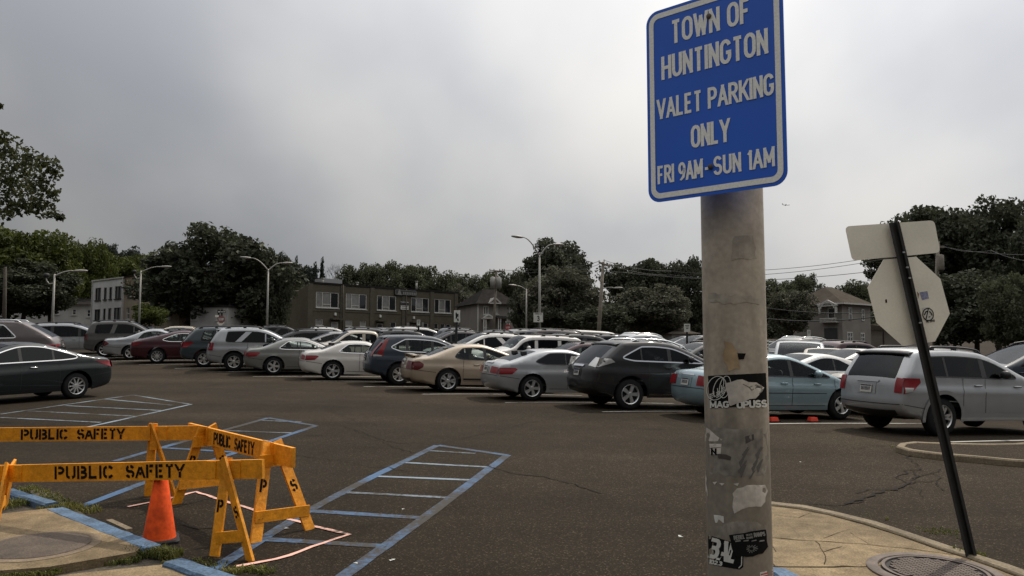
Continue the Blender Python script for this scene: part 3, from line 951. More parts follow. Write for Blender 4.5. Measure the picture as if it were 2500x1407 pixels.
def clip_p(poly, pil, side, keep):
    """clip at one edge of a window pillar (x, width, lean)"""
    sl = pil[2] if len(pil) > 2 else 0.0
    z0 = min(p[1] for p in poly) if poly else 0
    q = clip_x([(x - sl * (z - z0), z) for x, z in poly], pil[0] + side * pil[1] / 2, keep)
    return [(x + sl * (z - z0), z) for x, z in q]


def poly_dense(poly, step):
    out = []
    n = len(poly)
    for i in range(n):
        a, b = poly[i], poly[(i + 1) % n]
        k = max(1, int(math.hypot(b[0] - a[0], b[1] - a[1]) / step))
        out += [(a[0] + (b[0] - a[0]) * j / k, a[1] + (b[1] - a[1]) * j / k) for j in range(k)]
    return out


def sedan_spec(**k):
    d = dict(L=4.8, W=1.82, H=1.46, wb=2.75, ro=1.08, R=.325, gc=.225, deck_z=1.02, deck_x=.80, rr=1.75, rf=2.55, cowl_x=3.72, cowl_z=1.0, nose=.78,
             belt=(.98, .93), win=(1.28, 3.45), win_top=None, g=.085, pillars=[(2.35, .09)], tumble=.36, rz=(1.08, None), roof_f=None, tail=.0)
    d.update(k)
    s = d
    L, H = s['L'], s['H']
    s['prof'] = [(.24, .29), (.08, .33), (.025, .45), (0, .60), (.035, .80), (.075, s['deck_z'] - .06), (.16, s['deck_z']), (s['deck_x'], s['deck_z'] + .035),
                 (s['rr'], H - .045), ((s['rr'] + s['rf']) / 2, H), (s['rf'], H - .02), (s['cowl_x'], s['cowl_z']), (L - .75, s['cowl_z'] - .12),
                 (L - .22, s['nose']), (L - .05, s['nose'] - .15), (L, .45), (L - .1, .24)]
    s['rglass'] = (s['deck_z'] + .055, H - .075)
    s['wglass'] = (s['cowl_z'] + .03, H - .06)
    return s


def suv_spec(**k):
    d = dict(L=4.6, W=1.83, H=1.68, wb=2.66, ro=.98, R=.36, gc=.30, gate=1.02, rx=.42, rf=2.35, cowl_x=3.35, cowl_z=1.10, nose=.92, belt=(1.06, 1.0),
             win=(.62, 3.15), g=.11, pillars=[(1.45, .07), (2.3, .09)], tumble=.30, edge=.10, win_rear_top=.15)
    d.update(k)
    s = d
    L, H = s['L'], s['H']
    rx = s['rx']
    s['prof'] = [(.30, .36), (.09, .41), (.03, .49), (0, .62), (.03, .78), (.06, s['gate']), (rx * .55 + .03, (s['gate'] + H) / 2), (rx, H - .10), (rx + .12, H - .035), (rx + .7, H - .005), ((rx + s['rf']) / 2 + .2, H), (s['rf'], H - .045),
                 (s['cowl_x'], s['cowl_z']), (L - .6, s['cowl_z'] - .08), (L - .16, s['nose']), (L - .04, s['nose'] - .2), (L, .5), (L - .12, .30)]
    s['rglass'] = (s['gate'] + .04, H - .17)
    s['wglass'] = (s['cowl_z'] + .03, H - .07)
    return s


def make_car(name, s, paint, label, group=None, lod=1):
    """a car at the origin: x forward from the rear axle, y to its left, z up"""
    L, Wd, H, R, gc = s['L'], s['W'], s['H'], s['R'] * 1.04, s['gc']
    ax = (s['ro'], s['ro'] + s['wb'])
    step = .075 if lod else .11
    sil = resample(chaikin(s['prof']), step)
    zb = lambda x: np.interp(x, [0, L], s['belt'])
    rr = s.get('edge_r', .075)

    def Y(P):
        P = np.atleast_2d(np.asarray(P, float))
        x, z = P[:, 0], P[:, 1]
        b = zb(x); w0 = Wd / 2
        u = np.clip((b - z) / (b - .2), 0, 1)
        y = w0 * (1 - .075 * np.clip((u - .4) / .6, 0, 1) ** 2 - .03 * np.clip((.35 - u) / .35, 0, 1) ** 2)
        cz = .2 + (b - .2) * s.get('crease', .74)
        y = y - .016 * np.clip((z - cz) / .03, 0, 1) * np.clip((b + .02 - z) / .10, 0, 1) + .010 * np.exp(-((z - cz) / .05) ** 2)
        up = z > b
        y = np.where(up, w0 * .97 - (z - b) * s['tumble'], y)
        ef, er = L - x, x
        y = y - w0 * .18 * np.clip(1 - ef / .95, 0, 1) ** 2.2 - w0 * s.get('rear_taper', .115) * np.clip(1 - er / .50, 0, 1) ** 2.0
        d = seg_dist(P, sil)
        q = np.clip(1 - d / rr, 0, 1)
        y = y - rr * (1 - np.sqrt(np.clip(1 - q * q, 0, 1))) * .9
        return y

    # window outline on the side
    top_i = int(np.argmax(sil[:, 1]))
    mid = sil[(sil[:, 1] > .5)]
    zs = lambda x: np.interp(x, mid[:, 0], np.maximum.accumulate(mid[:, 1]) if False else mid[:, 1])
    x1, x2 = s['win']
    x1t = s.get('win_top_x', x1)
    g = s['g']
    xx = np.linspace(x1t, x2, 26)
    U = [(float(x), float(zs(x) - g)) for x in xx]
    U = [p for p in U if p[1] > zb(p[0]) + .03]
    dlo = [(x1, float(zb(x1)) + .02 + s.get('win_kick', 0))] + U
    xe = U[-1][0] + .02
    dlo += [(xe, float(zb(xe)) + .02)]
    bottom = [(float(x), float(zb(x)) + .02) for x in np.linspace(xe, x1, 8)[1:-1]]
    dlo += bottom
    dl = dlo + [dlo[0]]
    for _ in range(2):
        q = []
        for a, b in zip(dl[:-1], dl[1:]):
            dd = math.hypot(b[0] - a[0], b[1] - a[1]); kk = min(.25, .06 / max(dd, 1e-6))
            q += [(a[0] + (b[0] - a[0]) * kk, a[1] + (b[1] - a[1]) * kk), (b[0] + (a[0] - b[0]) * kk, b[1] + (a[1] - b[1]) * kk)]
        dl = q + [q[0]]
    dlo = dl[:-1]
    wins = []
    cur = dlo
    for pil in s['pillars']:
        a = clip_p(cur, pil, -1, True)
        if len(a) > 2: wins.append(a)
        cur = clip_p(cur, pil, 1, False)
    if len(cur) > 2: wins.append(cur)
    # side sheet
    ra = R * 1.21
    out = [tuple(p) for p in sil]
    bot = []
    for cx in reversed(ax):
        h = gc - R
        a0 = math.asin(max(-1, min(1, h / ra)))
        bot += [(cx + ra * math.cos(a0 + (math.pi - 2 * a0) * i / 14), R + ra * math.sin(a0 + (math.pi - 2 * a0) * i / 14)) for i in range(15)]
    full = out + poly_dense([(p[0], p[1]) for p in [out[-1]] + bot + [out[0]]], .14)[1:-1] if False else out + bot
    wd = [poly_dense(w, .09) for w in wins]
    pts, edges = [], []

    def loop(l):
        o = len(pts); pts.extend(l)
        edges.extend((o + i, o + (i + 1) % len(l)) for i in range(len(l)))
    loop(full)
    for w in wd: loop(w)
    gx, gzz = np.meshgrid(np.arange(.03, L, step), np.arange(gc + .04, H, step * .9))
    grid = np.stack([gx.ravel(), gzz.ravel()], 1)
    # finer ring just inside the outline so that its rounding shows
    nr = np.gradient(sil, axis=0); nr = np.stack([nr[:, 1], -nr[:, 0]], 1); nr /= np.maximum(1e-6, np.hypot(*nr.T))[:, None]
    rings = np.concatenate([sil + nr * d for d in (.018, .05)])
    grid = np.concatenate([grid[(seg_dist(grid, sil) > .08)], rings])
    grid = grid[inside(grid, full)]
    fl = np.array(full + [full[0]])
    dmin = seg_dist(grid, fl)
    for w in wd: dmin = np.minimum(dmin, seg_dist(grid, np.array(w + [w[0]])))
    grid = grid[dmin > .014]
    res = delaunay_2d_cdt([Vector(p) for p in pts] + [Vector(p) for p in grid], edges, [], 0, 1e-5)
    V2 = np.array([(v.x, v.y) for v in res[0]])
    tris = np.array([tuple(f) for f in res[2]])
    cen = V2[tris].mean(1)
    ok = inside(cen, full)
    tris, cen = tris[ok], cen[ok]
    which = np.full(len(tris), -1)
    for i, w in enumerate(wd): which[inside(cen, w)] = i
    Yv = Y(V2)

    root = thing(name, label, 'car', None, group)
    body = MB()

    def sheet(mb, idx):
        t = tris[idx]
        used = np.unique(t); mp = {int(u): i for i, u in enumerate(used)}
        for sgn in (1, -1):
            vs = [(V2[u, 0] - ax[0], sgn * Yv[u], V2[u, 1]) for u in used]
            fs = []
            for a, b, c in t:
                a, b, c = mp[int(a)], mp[int(b)], mp[int(c)]
                pa, pb, pc = V2[used[a]], V2[used[b]], V2[used[c]]
                ccw = (pb[0] - pa[0]) * (pc[1] - pa[1]) - (pb[1] - pa[1]) * (pc[0] - pa[0]) > 0
                fs.append((a, c, b) if ccw == (sgn > 0) else (a, b, c))
            mb.add(vs, fs)

    sheet(body, which < 0)
    # the strip over the top and the two ends
    T = np.array([-1, -.93, -.84, -.72, -.45, -.2, .2, .45, .72, .84, .93, 1.0])
    ye = Y(sil)
    nrm = -nr
    n = len(sil)
    ar = np.arange(n)
    endness = np.abs(nrm[:, 0])
    crown = .035 + .05 * endness
    V = np.zeros((n, len(T), 3))
    for j, t in enumerate(T):
        c = crown * (1 - abs(t) ** 2.8)
        V[:, j, 0] = sil[:, 0] + nrm[:, 0] * c - ax[0]
        V[:, j, 1] = t * ye
        V[:, j, 2] = sil[:, 1] + nrm[:, 1] * c
    rz0, rz1 = s['rglass']; wz0, wz1 = s['wglass']
    glass_r, glass_w = MB(), MB()
    bs, rs, ws = [], [], []
    idx = lambda i, j: i * len(T) + j
    for i in range(n - 1):
        zc = (sil[i, 1] + sil[i + 1, 1]) / 2
        isr = i < top_i and rz0 < zc < rz1 and not s.get('no_rear_glass')
        isw = i > top_i and wz0 < zc < wz1 and sil[i, 0] < s['cowl_x'] + .05
        for j in range(len(T) - 1):
            f = (idx(i, j), idx(i, j + 1), idx(i + 1, j + 1), idx(i + 1, j))
            if isr and 2 <= j <= len(T) - 4: rs.append(f)
            elif isw and 1 <= j <= len(T) - 3: ws.append(f)
            else: bs.append(f)
    flat = V.reshape(-1, 3)

    def sub(mb, fs):
        used = sorted({k for f in fs for k in f}); mp = {u: i for i, u in enumerate(used)}
        mb.add([tuple(flat[u]) for u in used], [tuple(mp[k] for k in reversed(f)) for f in fs])
    sub(body, bs)
    if rs: sub(glass_r, rs)
    sub(glass_w, ws)
    pm = paint
    o = body.build('body', pm, root, True)
    bm = bmesh.new(); bm.from_mesh(o.data)
    bmesh.ops.remove_doubles(bm, verts=bm.verts, dist=2e-4)
    bmesh.ops.recalc_face_normals(bm, faces=bm.faces)
    # make sure the outside is the front side
    top = max(bm.faces, key=lambda f: f.calc_center_median().z)
    if top.normal.z < 0: bmesh.ops.reverse_faces(bm, faces=bm.faces)
    bm.to_mesh(o.data); bm.free()
    for p in o.data.polygons: p.use_smooth = True
    gm = M[s.get('glass', 'glass')]
    gm_r = M[s.get('glass_rear', s.get('glass', 'glass'))]
    # side windows, left and right apart
    for i in range(len(wd)):
        t = MB(); sheet(t, which == i)
        nv = len(t.v) // 2; nf = len(t.f) // 2
        for h in (0, 1):
            m2 = MB(); m2.add(t.v[h * nv:(h + 1) * nv], [tuple(k - h * nv for k in f) for f in t.f[h * nf:(h + 1) * nf]])
            m2.build('side_window', gm_r if (i < len(wd) - 1) else gm, root, True)
    if rs: glass_r.build('rear_window', gm_r, root, True)
    glass_w.build('windshield', M['glass'] if s.get('glass') != 'glass_clear' else M['glass_clear'], root, True)

    # --- helpers for patches on the side / the rear / the front
    def side_patch(mb, poly, off=.006, sides=(1, -1)):
        pd = poly_dense(poly, .05)
        P = np.array(pd)
        bb0, bb1 = P.min(0), P.max(0)
        a, b = np.meshgrid(np.arange(bb0[0], bb1[0], .06), np.arange(bb0[1], bb1[1], .06))
        gp = np.stack([a.ravel(), b.ravel()], 1)
        gp = gp[inside(gp, pd)]
        if len(gp): gp = gp[seg_dist(gp, np.array(pd + [pd[0]])) > .015]
        r = delaunay_2d_cdt([Vector(p) for p in pd] + [Vector(p) for p in gp], [(i, (i + 1) % len(pd)) for i in range(len(pd))], [], 1, 1e-5)
        v2 = np.array([(v.x, v.y) for v in r[0]])
        y = Y(v2) + off
        for sg in sides:
            mb.add([(v2[k, 0] - ax[0], sg * y[k], v2[k, 1]) for k in range(len(v2))], [tuple(f) if sg < 0 else tuple(reversed(f)) for f in r[2]])

    def side_strip(mb, pts, w, off=.004, closed=False, sides=(1, -1)):
        P = [tuple(p) for p in pts]
        if closed: P = P + [P[0]]
        P = [tuple(q) for q in resample(P, .06)] if not closed else poly_dense(pts, .06) + [tuple(pts[0])]
        v2 = []
        for i in range(len(P)):
            a = Vector(P[min(i + 1, len(P) - 1)]) - Vector(P[max(0, i - 1)]) if not (closed and i in (0, len(P) - 1)) else Vector(P[1]) - Vector(P[-2])
            a.normalize(); m = Vector((-a.y, a.x)) * w / 2
            v2 += [(P[i][0] + m.x, P[i][1] + m.y), (P[i][0] - m.x, P[i][1] - m.y)]
        y = Y(v2) + off
        for sg in sides:
            mb.add([(v2[k][0] - ax[0], sg * y[k], v2[k][1]) for k in range(len(v2))],
                   [(2 * i, 2 * i + 1, 2 * i + 3, 2 * i + 2) if sg < 0 else (2 * i + 2, 2 * i + 3, 2 * i + 1, 2 * i) for i in range(len(P) - 1)])

    rear_b = sil[:top_i + 1]
    front_b = sil[top_i:][::-1]

    def end_pt(y, z, rear=True, off=.006):
        br = rear_b if rear else front_b
        k = np.searchsorted(np.maximum.accumulate(br[:, 1]), z)
        k = min(max(k, 1), len(br) - 1)
        a, b = br[k - 1], br[k]
        t = 0 if b[1] == a[1] else min(1, max(0, (z - a[1]) / (b[1] - a[1])))
        x = a[0] + (b[0] - a[0]) * t
        e = float(Y([(x, z)])[0])
        u = min(1, abs(y) / e)
        tn = (b - a) / max(1e-6, np.hypot(*(b - a)))
        nn = np.array([-tn[1], tn[0]]) if rear else np.array([tn[1], -tn[0]])
        c = (.035 + .05 * abs(nn[0])) * (1 - u ** 2.8) + off
        return Vector((x + nn[0] * c - ax[0], y, z + nn[1] * c))

    def end_patch(mb, y0, y1, z0, z1, rear=True, off=.006, ny=5, nz=4, shape=None):
        vs = []
        for i in range(nz + 1):
            z = z0 + (z1 - z0) * i / nz
            for j in range(ny + 1):
                a = y0 + (y1 - y0) * j / ny
                if shape: a = shape(a, i / nz)
                vs.append(end_pt(a, z, rear, off))
        w = ny + 1
        fl = (y1 > y0) == rear
        mb.add(vs, [(i * w + j, (i + 1) * w + j, (i + 1) * w + j + 1, i * w + j + 1) if fl else (i * w + j, i * w + j + 1, (i + 1) * w + j + 1, (i + 1) * w + j) for i in range(nz) for j in range(ny)])

    # trim round the windows and black pillars
    for sg in (1, -1):
        t = MB(); side_strip(t, dlo, s.get('trim_w', .022), .005, True, (sg,))
        t.build('window_trim', M[s.get('trim', 'trim')], root, True)
        if s.get('black_pillars', True):
            for pil in s['pillars']:
                t = MB()
                pl = clip_p(clip_p(dlo, pil, -1, False), pil, 1, True)
                if len(pl) > 2:
                    side_patch(t, pl, .003, (sg,)); t.build('pillar', M['trim'], root, True)
    # door joints
    for sg in (1, -1):
        for px in s.get('doors', [ax[0] + R + .12, s['pillars'][-1][0], s['cowl_x'] - .12]):
            t = MB()
            zt = float(zb(px)) if px > x1 else float(zb(px)) - .05
            side_strip(t, [(px, gc + .1), (px - .01, (gc + zt) / 2), (px + .01, zt + .0)], .012, .0025, False, (sg,))
            t.build('door_joint', M['trim'], root, True)
        t = MB(); side_strip(t, [(ax[0] + R + .14, gc + .1), (ax[1] - R - .14, gc + .1)], .012, .0025, False, (sg,))
        t.build('sill_joint', M['trim'], root, True)
    # rub strip / sill
    if s.get('sill'):
        z0, z1 = s['sill']
        for sg in (1, -1):
            t = MB()
            side_patch(t, [(ax[0] + R + .13, z0), (ax[1] - R - .13, z0), (ax[1] - R - .13, z1), (ax[0] + R + .13, z1)], .008, (sg,))
            t.build('side_moulding', M[s.get('sill_mat', 'trim')], root, True)
    if s.get('flare'):
        for cx in ax:
            for sg in (1, -1):
                t = MB()
                side_strip(t, [(cx + (ra + .03) * math.cos(R_(a)), R + (ra + .03) * math.sin(R_(a))) for a in range(-12, 193, 12)], .075, .016, False, (sg,))
                t.build('wheel_arch_flare', M['trim'] if s['flare'] == 'black' else pm, root, True)
    # lower bumper trim
    t = MB()
    if s.get('low_trim', True):
        end_patch(t, -Wd / 2 * .74, Wd / 2 * .74, gc + .06, gc + .2, True, .008, 8, 2)
        t.build('bumper_valance', M['trim'], root, True); t = MB()
        end_patch(t, -Wd / 2 * .7, Wd / 2 * .7, gc + .06, gc + .2, False, .008, 8, 2)
        t.build('bumper_valance', M['trim'], root, True); t = MB()
    zg0, zg1 = s['nose'] - .26, s['nose'] - .10
    end_patch(t, -.42, .42, zg0, zg1, False, .008, 6, 2)
    t.build('grille', M['trim'], root, True)
    # bumper joint and boot joint
    t = MB()
    bz = s.get('bumper_z', .66)
    end_patch(t, -Wd / 2 * .86, Wd / 2 * .86, bz, bz + .014, True, .004, 10, 1)
    side_strip(t, [(.04, bz + .007), (ax[0] - ra * .95, bz - .07)], .012, .003)
    t.build('bumper_joint', M['trim'], root, True)
    if s.get('exhaust'):
        t = MB()
        for yy in (-.55, .55): t.tube([(-ax[0] - .01, yy, gc + .08), (-ax[0] + .35, yy, gc + .08)], .035, 10)
        t.build('exhaust_pipe', M['chrome'], root, True)
    # lights
    tl = s.get('tails', dict(side=[(.05, .78), (.42, .80), (.36, .93), (.08, .95)], y=.50, z=(.78, .93)))
    for sg in (1, -1):
        t = MB()
        side_patch(t, tl['side'], .008, (sg,))
        if tl.get('y') is not None:
            e = Wd / 2
            end_patch(t, sg * e * tl['y'], sg * e * .90, tl['z'][0], tl['z'][1], True, .010, 4, 3)
        lo = t.build('taillight', M[tl.get('mat', 'tail')], root, True)
        if tl.get('lens'):
            t = MB(); side_patch(t, tl['lens'], .013, (sg,)); t.build('indicator_lens', M['lens'], lo, True)
        t = MB(); z = s['nose'] - .10
        side_patch(t, [(L - .42, z - .04), (L - .12, z - .16), (L - .10, z - .02), (L - .38, z + .05)], .008, (sg,))
        end_patch(t, sg * Wd / 2 * .50, sg * Wd / 2 * .84, z - .14, z, False, .010, 4, 3)
        t.build('headlight', M['lens'], root, True)
    # plates
    pz = s.get('plate_z', .86)
    t = MB(); end_patch(t, -.24, .24, pz - .10, pz + .12, True, .007, 4, 3)
    if s.get('plate_recess', True): t.build('plate_recess', M['trim'] if s.get('plate_dark') else pm, root, True)
    t = MB(); end_patch(t, -.152, .152, pz - .076, pz + .076, True, .022, 4, 2)
    pl = t.build('licence_plate', M['plate'], root)
    t = MB()
    for k in range(7):
        a = -.105 + k * .034
        end_patch(t, a, a + .02, pz - .035, pz + .035, True, .025, 1, 1)
    end_patch(t, -.14, .14, pz + .052, pz + .072, True, .025, 3, 1)
    t.build('plate_marking', mat_navy, pl)
    if s.get('gate_bar', True):
        t = MB(); end_patch(t, -.30, .30, pz + .135, pz + .165, True, .022, 6, 1)
        t.build('boot_handle_bar', M[s.get('bar_mat', 'chrome')], root, True)
    # handles, mirrors
    for sg in (1, -1):
        for hx in s.get('handles', [s['pillars'][-1][0] - .25, s['pillars'][-1][0] + .85]):
            z = float(zb(hx)) - .13
            y = float(Y([(hx, z)])[0])
            t = MB(); t.tube([(hx - .10 - ax[0], sg * (y - .005), z), (hx - .075 - ax[0], sg * (y + .03), z), (hx + .06 - ax[0], sg * (y + .034), z + .003), (hx + .10 - ax[0], sg * (y - .005), z + .003)], [.012, .016, .016, .012], 8)
            t.build('door_handle', M[s['handle_mat']] if s.get('handle_mat') else pm, root, True)
        mx = xe - .42; z = float(zb(mx)) + .07; y = float(Y([(mx, z)])[0])
        t = MB(); mm = Matrix.Translation((mx - ax[0], sg * (y + .13), z + .03)) @ Matrix.Diagonal((.07, .115, .085, 1))
        t.lathe([(.02, -1), (.55, -.85), (.9, -.45), (1, 0), (.9, .5), (.55, .88), (.02, 1)], 12, mm)
        t.tube([(mx - ax[0] + .02, sg * (y - .02), z - .03), (mx - ax[0], sg * (y + .10), z)], .022, 6)
        t.build('mirror', M['trim'] if s.get('mirror') == 'black' else pm, root, True)
    # roof parts
    if s.get('rails'):
        for sg in (1, -1):
            x0, x1r = s['rails'][:2]
            xs = np.linspace(x0, x1r, 9)
            pts = []
            for k, x in enumerate(xs):
                z = float(zs(x)); lift = .055 if 0 < k < 8 else -.03
                y = float(Y([(x, z - .04)])[0]) - .09
                pts.append((x - ax[0], sg * y, z + lift))
            t = MB(); t.tube(pts, .022, 8)
            for x in (xs[1], xs[4], xs[7]):
                z = float(zs(x)); y = float(Y([(x, z - .04)])[0]) - .09
                t.box((x - ax[0], sg * y, z + .02), (.12, .03, .07))
            t.build('roof_rail', M[s['rails'][2]], root, True)
    if s.get('spoiler'):
        t = MB()
        if s['spoiler'] == 'wing':
            z = s['deck_z'] + .10
            for a, b in ((-.62, .62),):
                vs = []
                for yy in np.linspace(a, b, 9):
                    dz = -.05 * (abs(yy) / .62) ** 3
                    for dxx, dd in ((-.02, 0), (-.02, .022), (.12, .03), (.25, .005), (.12, -.012)):
                        vs.append((dxx + .05 - ax[0] + .08 * (abs(yy) / .62) ** 3, yy, z + dz + dd))
                t.add(vs, [(i * 5 + k, i * 5 + (k + 1) % 5, (i + 1) * 5 + (k + 1) % 5, (i + 1) * 5 + k) for i in range(8) for k in range(5)] + [(0, 1, 2, 3, 4), (44, 43, 42, 41, 40)])
            for yy in (-.5, .5): t.box((.13 - ax[0], yy, z - .04), (.1, .03, .10))
        else:
            rx = s['rx']; z = H - .075
            w = float(Y([(rx + .2, H - .12)])[0]) * .9
            vs = []
            for yy in np.linspace(-w, w, 9):
                k = (abs(yy) / w) ** 3
                for dxx, dd in ((-.13 + .05 * k, -.035), (-.13 + .05 * k, .0), (.08, .06 - .03 * k), (.16, .03 - .03 * k), (.06, -.05)):
                    vs.append((rx + dxx - ax[0], yy, z + dd - .02 * k))
            t.add(vs, [(i * 5 + k, i * 5 + (k + 1) % 5, (i + 1) * 5 + (k + 1) % 5, (i + 1) * 5 + k) for i in range(8) for k in range(5)] + [(0, 1, 2, 3, 4), (44, 43, 42, 41, 40)])
        t.build('rear_spoiler', M['trim'] if s['spoiler'] == 'black' else pm, root, True)
    if s.get('rack'):
        t = MB()
        for x in s['rack']:
            z = float(zs(x)) + .07; w = float(Y([(x, z - .15)])[0]) - .05
            t.tube([(x - ax[0], -w, z), (x - ax[0], w, z)], .022, 8)
        t.build('roof_rack_bar', M['trim'], root, True)
    # inside
    cm = M[s.get('cabin', 'cabin')]
    t = MB()
    xs0, xs1 = s.get('seat_x', (x1 + .25, xe - .75))
    zf = float(zb(2)) - .50
    t.box(((x1 + xe) / 2 - ax[0] + .1, 0, zf - .03), (xe - x1 + .3, Wd - .24, .06))
    for x in (xs1 - .35, max(xs0 - .0, xs1 - 1.25)):
        for yy in (-.38, .38):
            t.box((x - ax[0], yy, zf + .14), (.5, .48, .16))
            t.bar((x - .22 - ax[0], yy, zf + .15), (x - .38 - ax[0], yy, zf + .68), (0, 1, 0), .46, .14)
            t.bar((x - .385 - ax[0], yy, zf + .69), (x - .41 - ax[0], yy, zf + .86), (0, 1, 0), .26, .10)
    t.box((xe - .25 - ax[0], 0, float(zb(xe)) - .12), (.35, Wd - .3, .22))
    so = t.build('cabin', cm, root)
    t = MB(); t.lathe([(.17, -.012), (.185, 0), (.17, .012), (.155, 0)], 16, Matrix.Translation((xe - .52 - ax[0], .38, float(zb(xe)) - .02)) @ Matrix.Rotation(R_(-62), 4, 'Y'), True)
    t.build('steering_wheel', M['trim'], so)
    t = MB(); t.box((L / 2 - ax[0], 0, gc + .07), (L - .6, Wd - .62, .12)); t.box((L / 2 - ax[0], 0, gc + .2), (s['wb'] - 2 * R - .35, Wd - .2, .1))
    t.build('chassis', M['rim_dark'], root)
    # wheels
    st = s.get('rim', 'five')
    rimr = s.get('rim_r', R * .66)
    k0 = (st, R, rimr)
    for cx in ax:
        for sg in (1, -1):
            ye_ = float(Y([(cx, R + ra + .02)])[0])
            w = bpy.data.objects.new('wheel', None); w.empty_display_size = .2
            link(w, root)
            w.location = (cx - ax[0], sg * (Wd / 2 * .955), R)
            w.rotation_euler = (0, 0, 0) if sg < 0 else (0, 0, math.pi)
            if k0 not in WHEELS:
                # wheel axis along -y is outward
                mt = Matrix.Rotation(R_(90), 4, 'X')
                t = MB(); t.lathe([(rimr, .005), (R * .86, 0), (R * .95, -.015), (R, -.045), (R, -.165), (R * .94, -.195), (rimr, -.20)], 36, mt)
                a = t.build('tyre', M['tyre'], None, True)
                t = MB()
                t.lathe([(rimr, .002), (rimr * .97, .012), (rimr * .90, -.005), (rimr * .88, -.05)], 36, mt)
                t.lathe([(.001, -.005), (.045, -.005), (.065, -.02), (.07, -.06)], 16, mt)
                nsp, wi, wo = {'five': (5, .065, .10), 'ten': (10, .035, .03), 'twin': (10, .04, .035), 'seven': (7, .06, .06), 'split': (5, .07, .05), 'fat': (5, .06, .095)}[st]
                for q in range(nsp):
                    an = 2 * math.pi * q / nsp + (.17 if st == 'twin' and q % 2 else (-.17 if st == 'twin' else 0))
                    if st == 'twin': an = 2 * math.pi * (q // 2) / 5 + (.15 if q % 2 else -.15)
                    d = Vector((math.cos(an), math.sin(an), 0)); u = Vector((-d.y, d.x, 0))
                    if st == 'split':
                        for o_ in (-.22, .22):
                            d2 = Vector((math.cos(an + o_), math.sin(an + o_), 0))
                            vs = [d * .05 - u * .03, d * .05 + u * .03, d2 * rimr * .93 + u * wo / 2, d2 * rimr * .93 - u * wo / 2]
                            t.add([mt @ (v + UP * z) for z in (-.01, -.04) for v in vs], [(0, 1, 2, 3), (7, 6, 5, 4), (0, 4, 5, 1), (1, 5, 6, 2), (2, 6, 7, 3), (3, 7, 4, 0)])
                    else:
                        vs = [d * .04 - u * wi / 2, d * .04 + u * wi / 2, d * rimr * .93 + u * wo / 2, d * rimr * .93 - u * wo / 2]
                        t.add([mt @ (v + UP * z) for z in (-.008, -.045) for v in vs], [(0, 1, 2, 3), (7, 6, 5, 4), (0, 4, 5, 1), (1, 5, 6, 2), (2, 6, 7, 3), (3, 7, 4, 0)])
                t.cur = 1
                t.lathe([(.001, -.075), (rimr * .9, -.075)], 24, mt)
                b = t.build('rim', [M['rim'], M['rim_dark']], None, True, angle=35)
                WHEELS[k0] = (a.data, b.data)
                KIDS.setdefault(w.name, []).extend([a, b])
                a.parent = w; b.parent = w
            else:
                for nm, me in zip(('tyre', 'rim'), WHEELS[k0]):
                    link(bpy.data.objects.new(nm, me), w)
    root['_w'] = Wd
    return root


WHEELS = {}
mat_navy = mat('plate_navy', (0.02, 0.025, 0.06), .6)


def ray_wheel(root, px, py, heading, front=False):
    """stand a car so that its near (right) rear tyre touches the ground at photo pixel px, py"""
    p = G(px, py)
    h = R_(heading)
    w = root['_w'] / 2 * .9
    x, y = p.x - math.sin(h) * w, p.y + math.cos(h) * w
    root.matrix_world = gframe(x, y, h)


def repaint(root, paint):
    """copies share meshes: give this copy its own paint"""
    def walk(o):
        for sl in o.material_slots:
            if sl.material and sl.material.name.startswith('paint_'):
                sl.link = 'OBJECT'; sl.material = paint
        for c in KIDS.get(o.name, []): walk(c)
    walk(root)

# ------------------------------------------------------------------ trees
def crown_mesh(name, seed, blobs=70, per=110, leaf=.055, fill=.55, top=1.0, cone=False, blob_r=.26):
    """leaf clumps spread through a crown of radius about 1"""
    rng = np.random.default_rng(seed)
    C, Rb = [], []
    while len(C) < blobs:
        d = rng.normal(size=3); d /= np.linalg.norm(d)
        r = (fill + (1 - fill) * rng.random()) * (1 + .10 * math.sin(3 * math.atan2(d[1], d[0]) + seed))
        c = d * r * .86
        if cone:
            z = rng.random() ** .8
            a = rng.random() * 6.28; rad = (1 - z) * .9 * math.sqrt(rng.random())
            c = np.array([rad * math.cos(a), rad * math.sin(a), -1 + 2 * z])
        elif c[2] < -.75: continue
        C.append(c); Rb.append(blob_r * (.35 + 1.0 * rng.random()) * (.55 if cone else 1))
    vs, fs = [], []
    for c, rb in zip(C, Rb):
        n = int(per * (rb / blob_r) ** 1.6 * rng.uniform(.7, 1.2))
        d = rng.normal(size=(n, 3)); d /= np.linalg.norm(d, axis=1)[:, None]
        p = c + d * (rb * (.35 + .65 * rng.random(n) ** .6))[:, None] * np.array([1, 1, .78])
        nrm = d * .7 + rng.normal(size=(n, 3)) * .7; nrm /= np.linalg.norm(nrm, axis=1)[:, None]
        t = np.cross(nrm, rng.normal(size=(n, 3))); t /= np.linalg.norm(t, axis=1)[:, None]
        b = np.cross(nrm, t)
        s = (leaf * rng.uniform(.35, 1.55, n))[:, None]
        q = np.stack([p - t * s, p - b * s * .6 + nrm * s * .25, p + t * s, p + b * s * .6 + nrm * s * .25], 1)
        o = len(vs)
        vs.extend(map(tuple, q.reshape(-1, 3)))
        fs.extend((o + 4 * i, o + 4 * i + 1, o + 4 * i + 2, o + 4 * i + 3) for i in range(n))
    me = bpy.data.meshes.new(name)
    me.from_pydata(vs, [], fs)
    me.update()
    return me


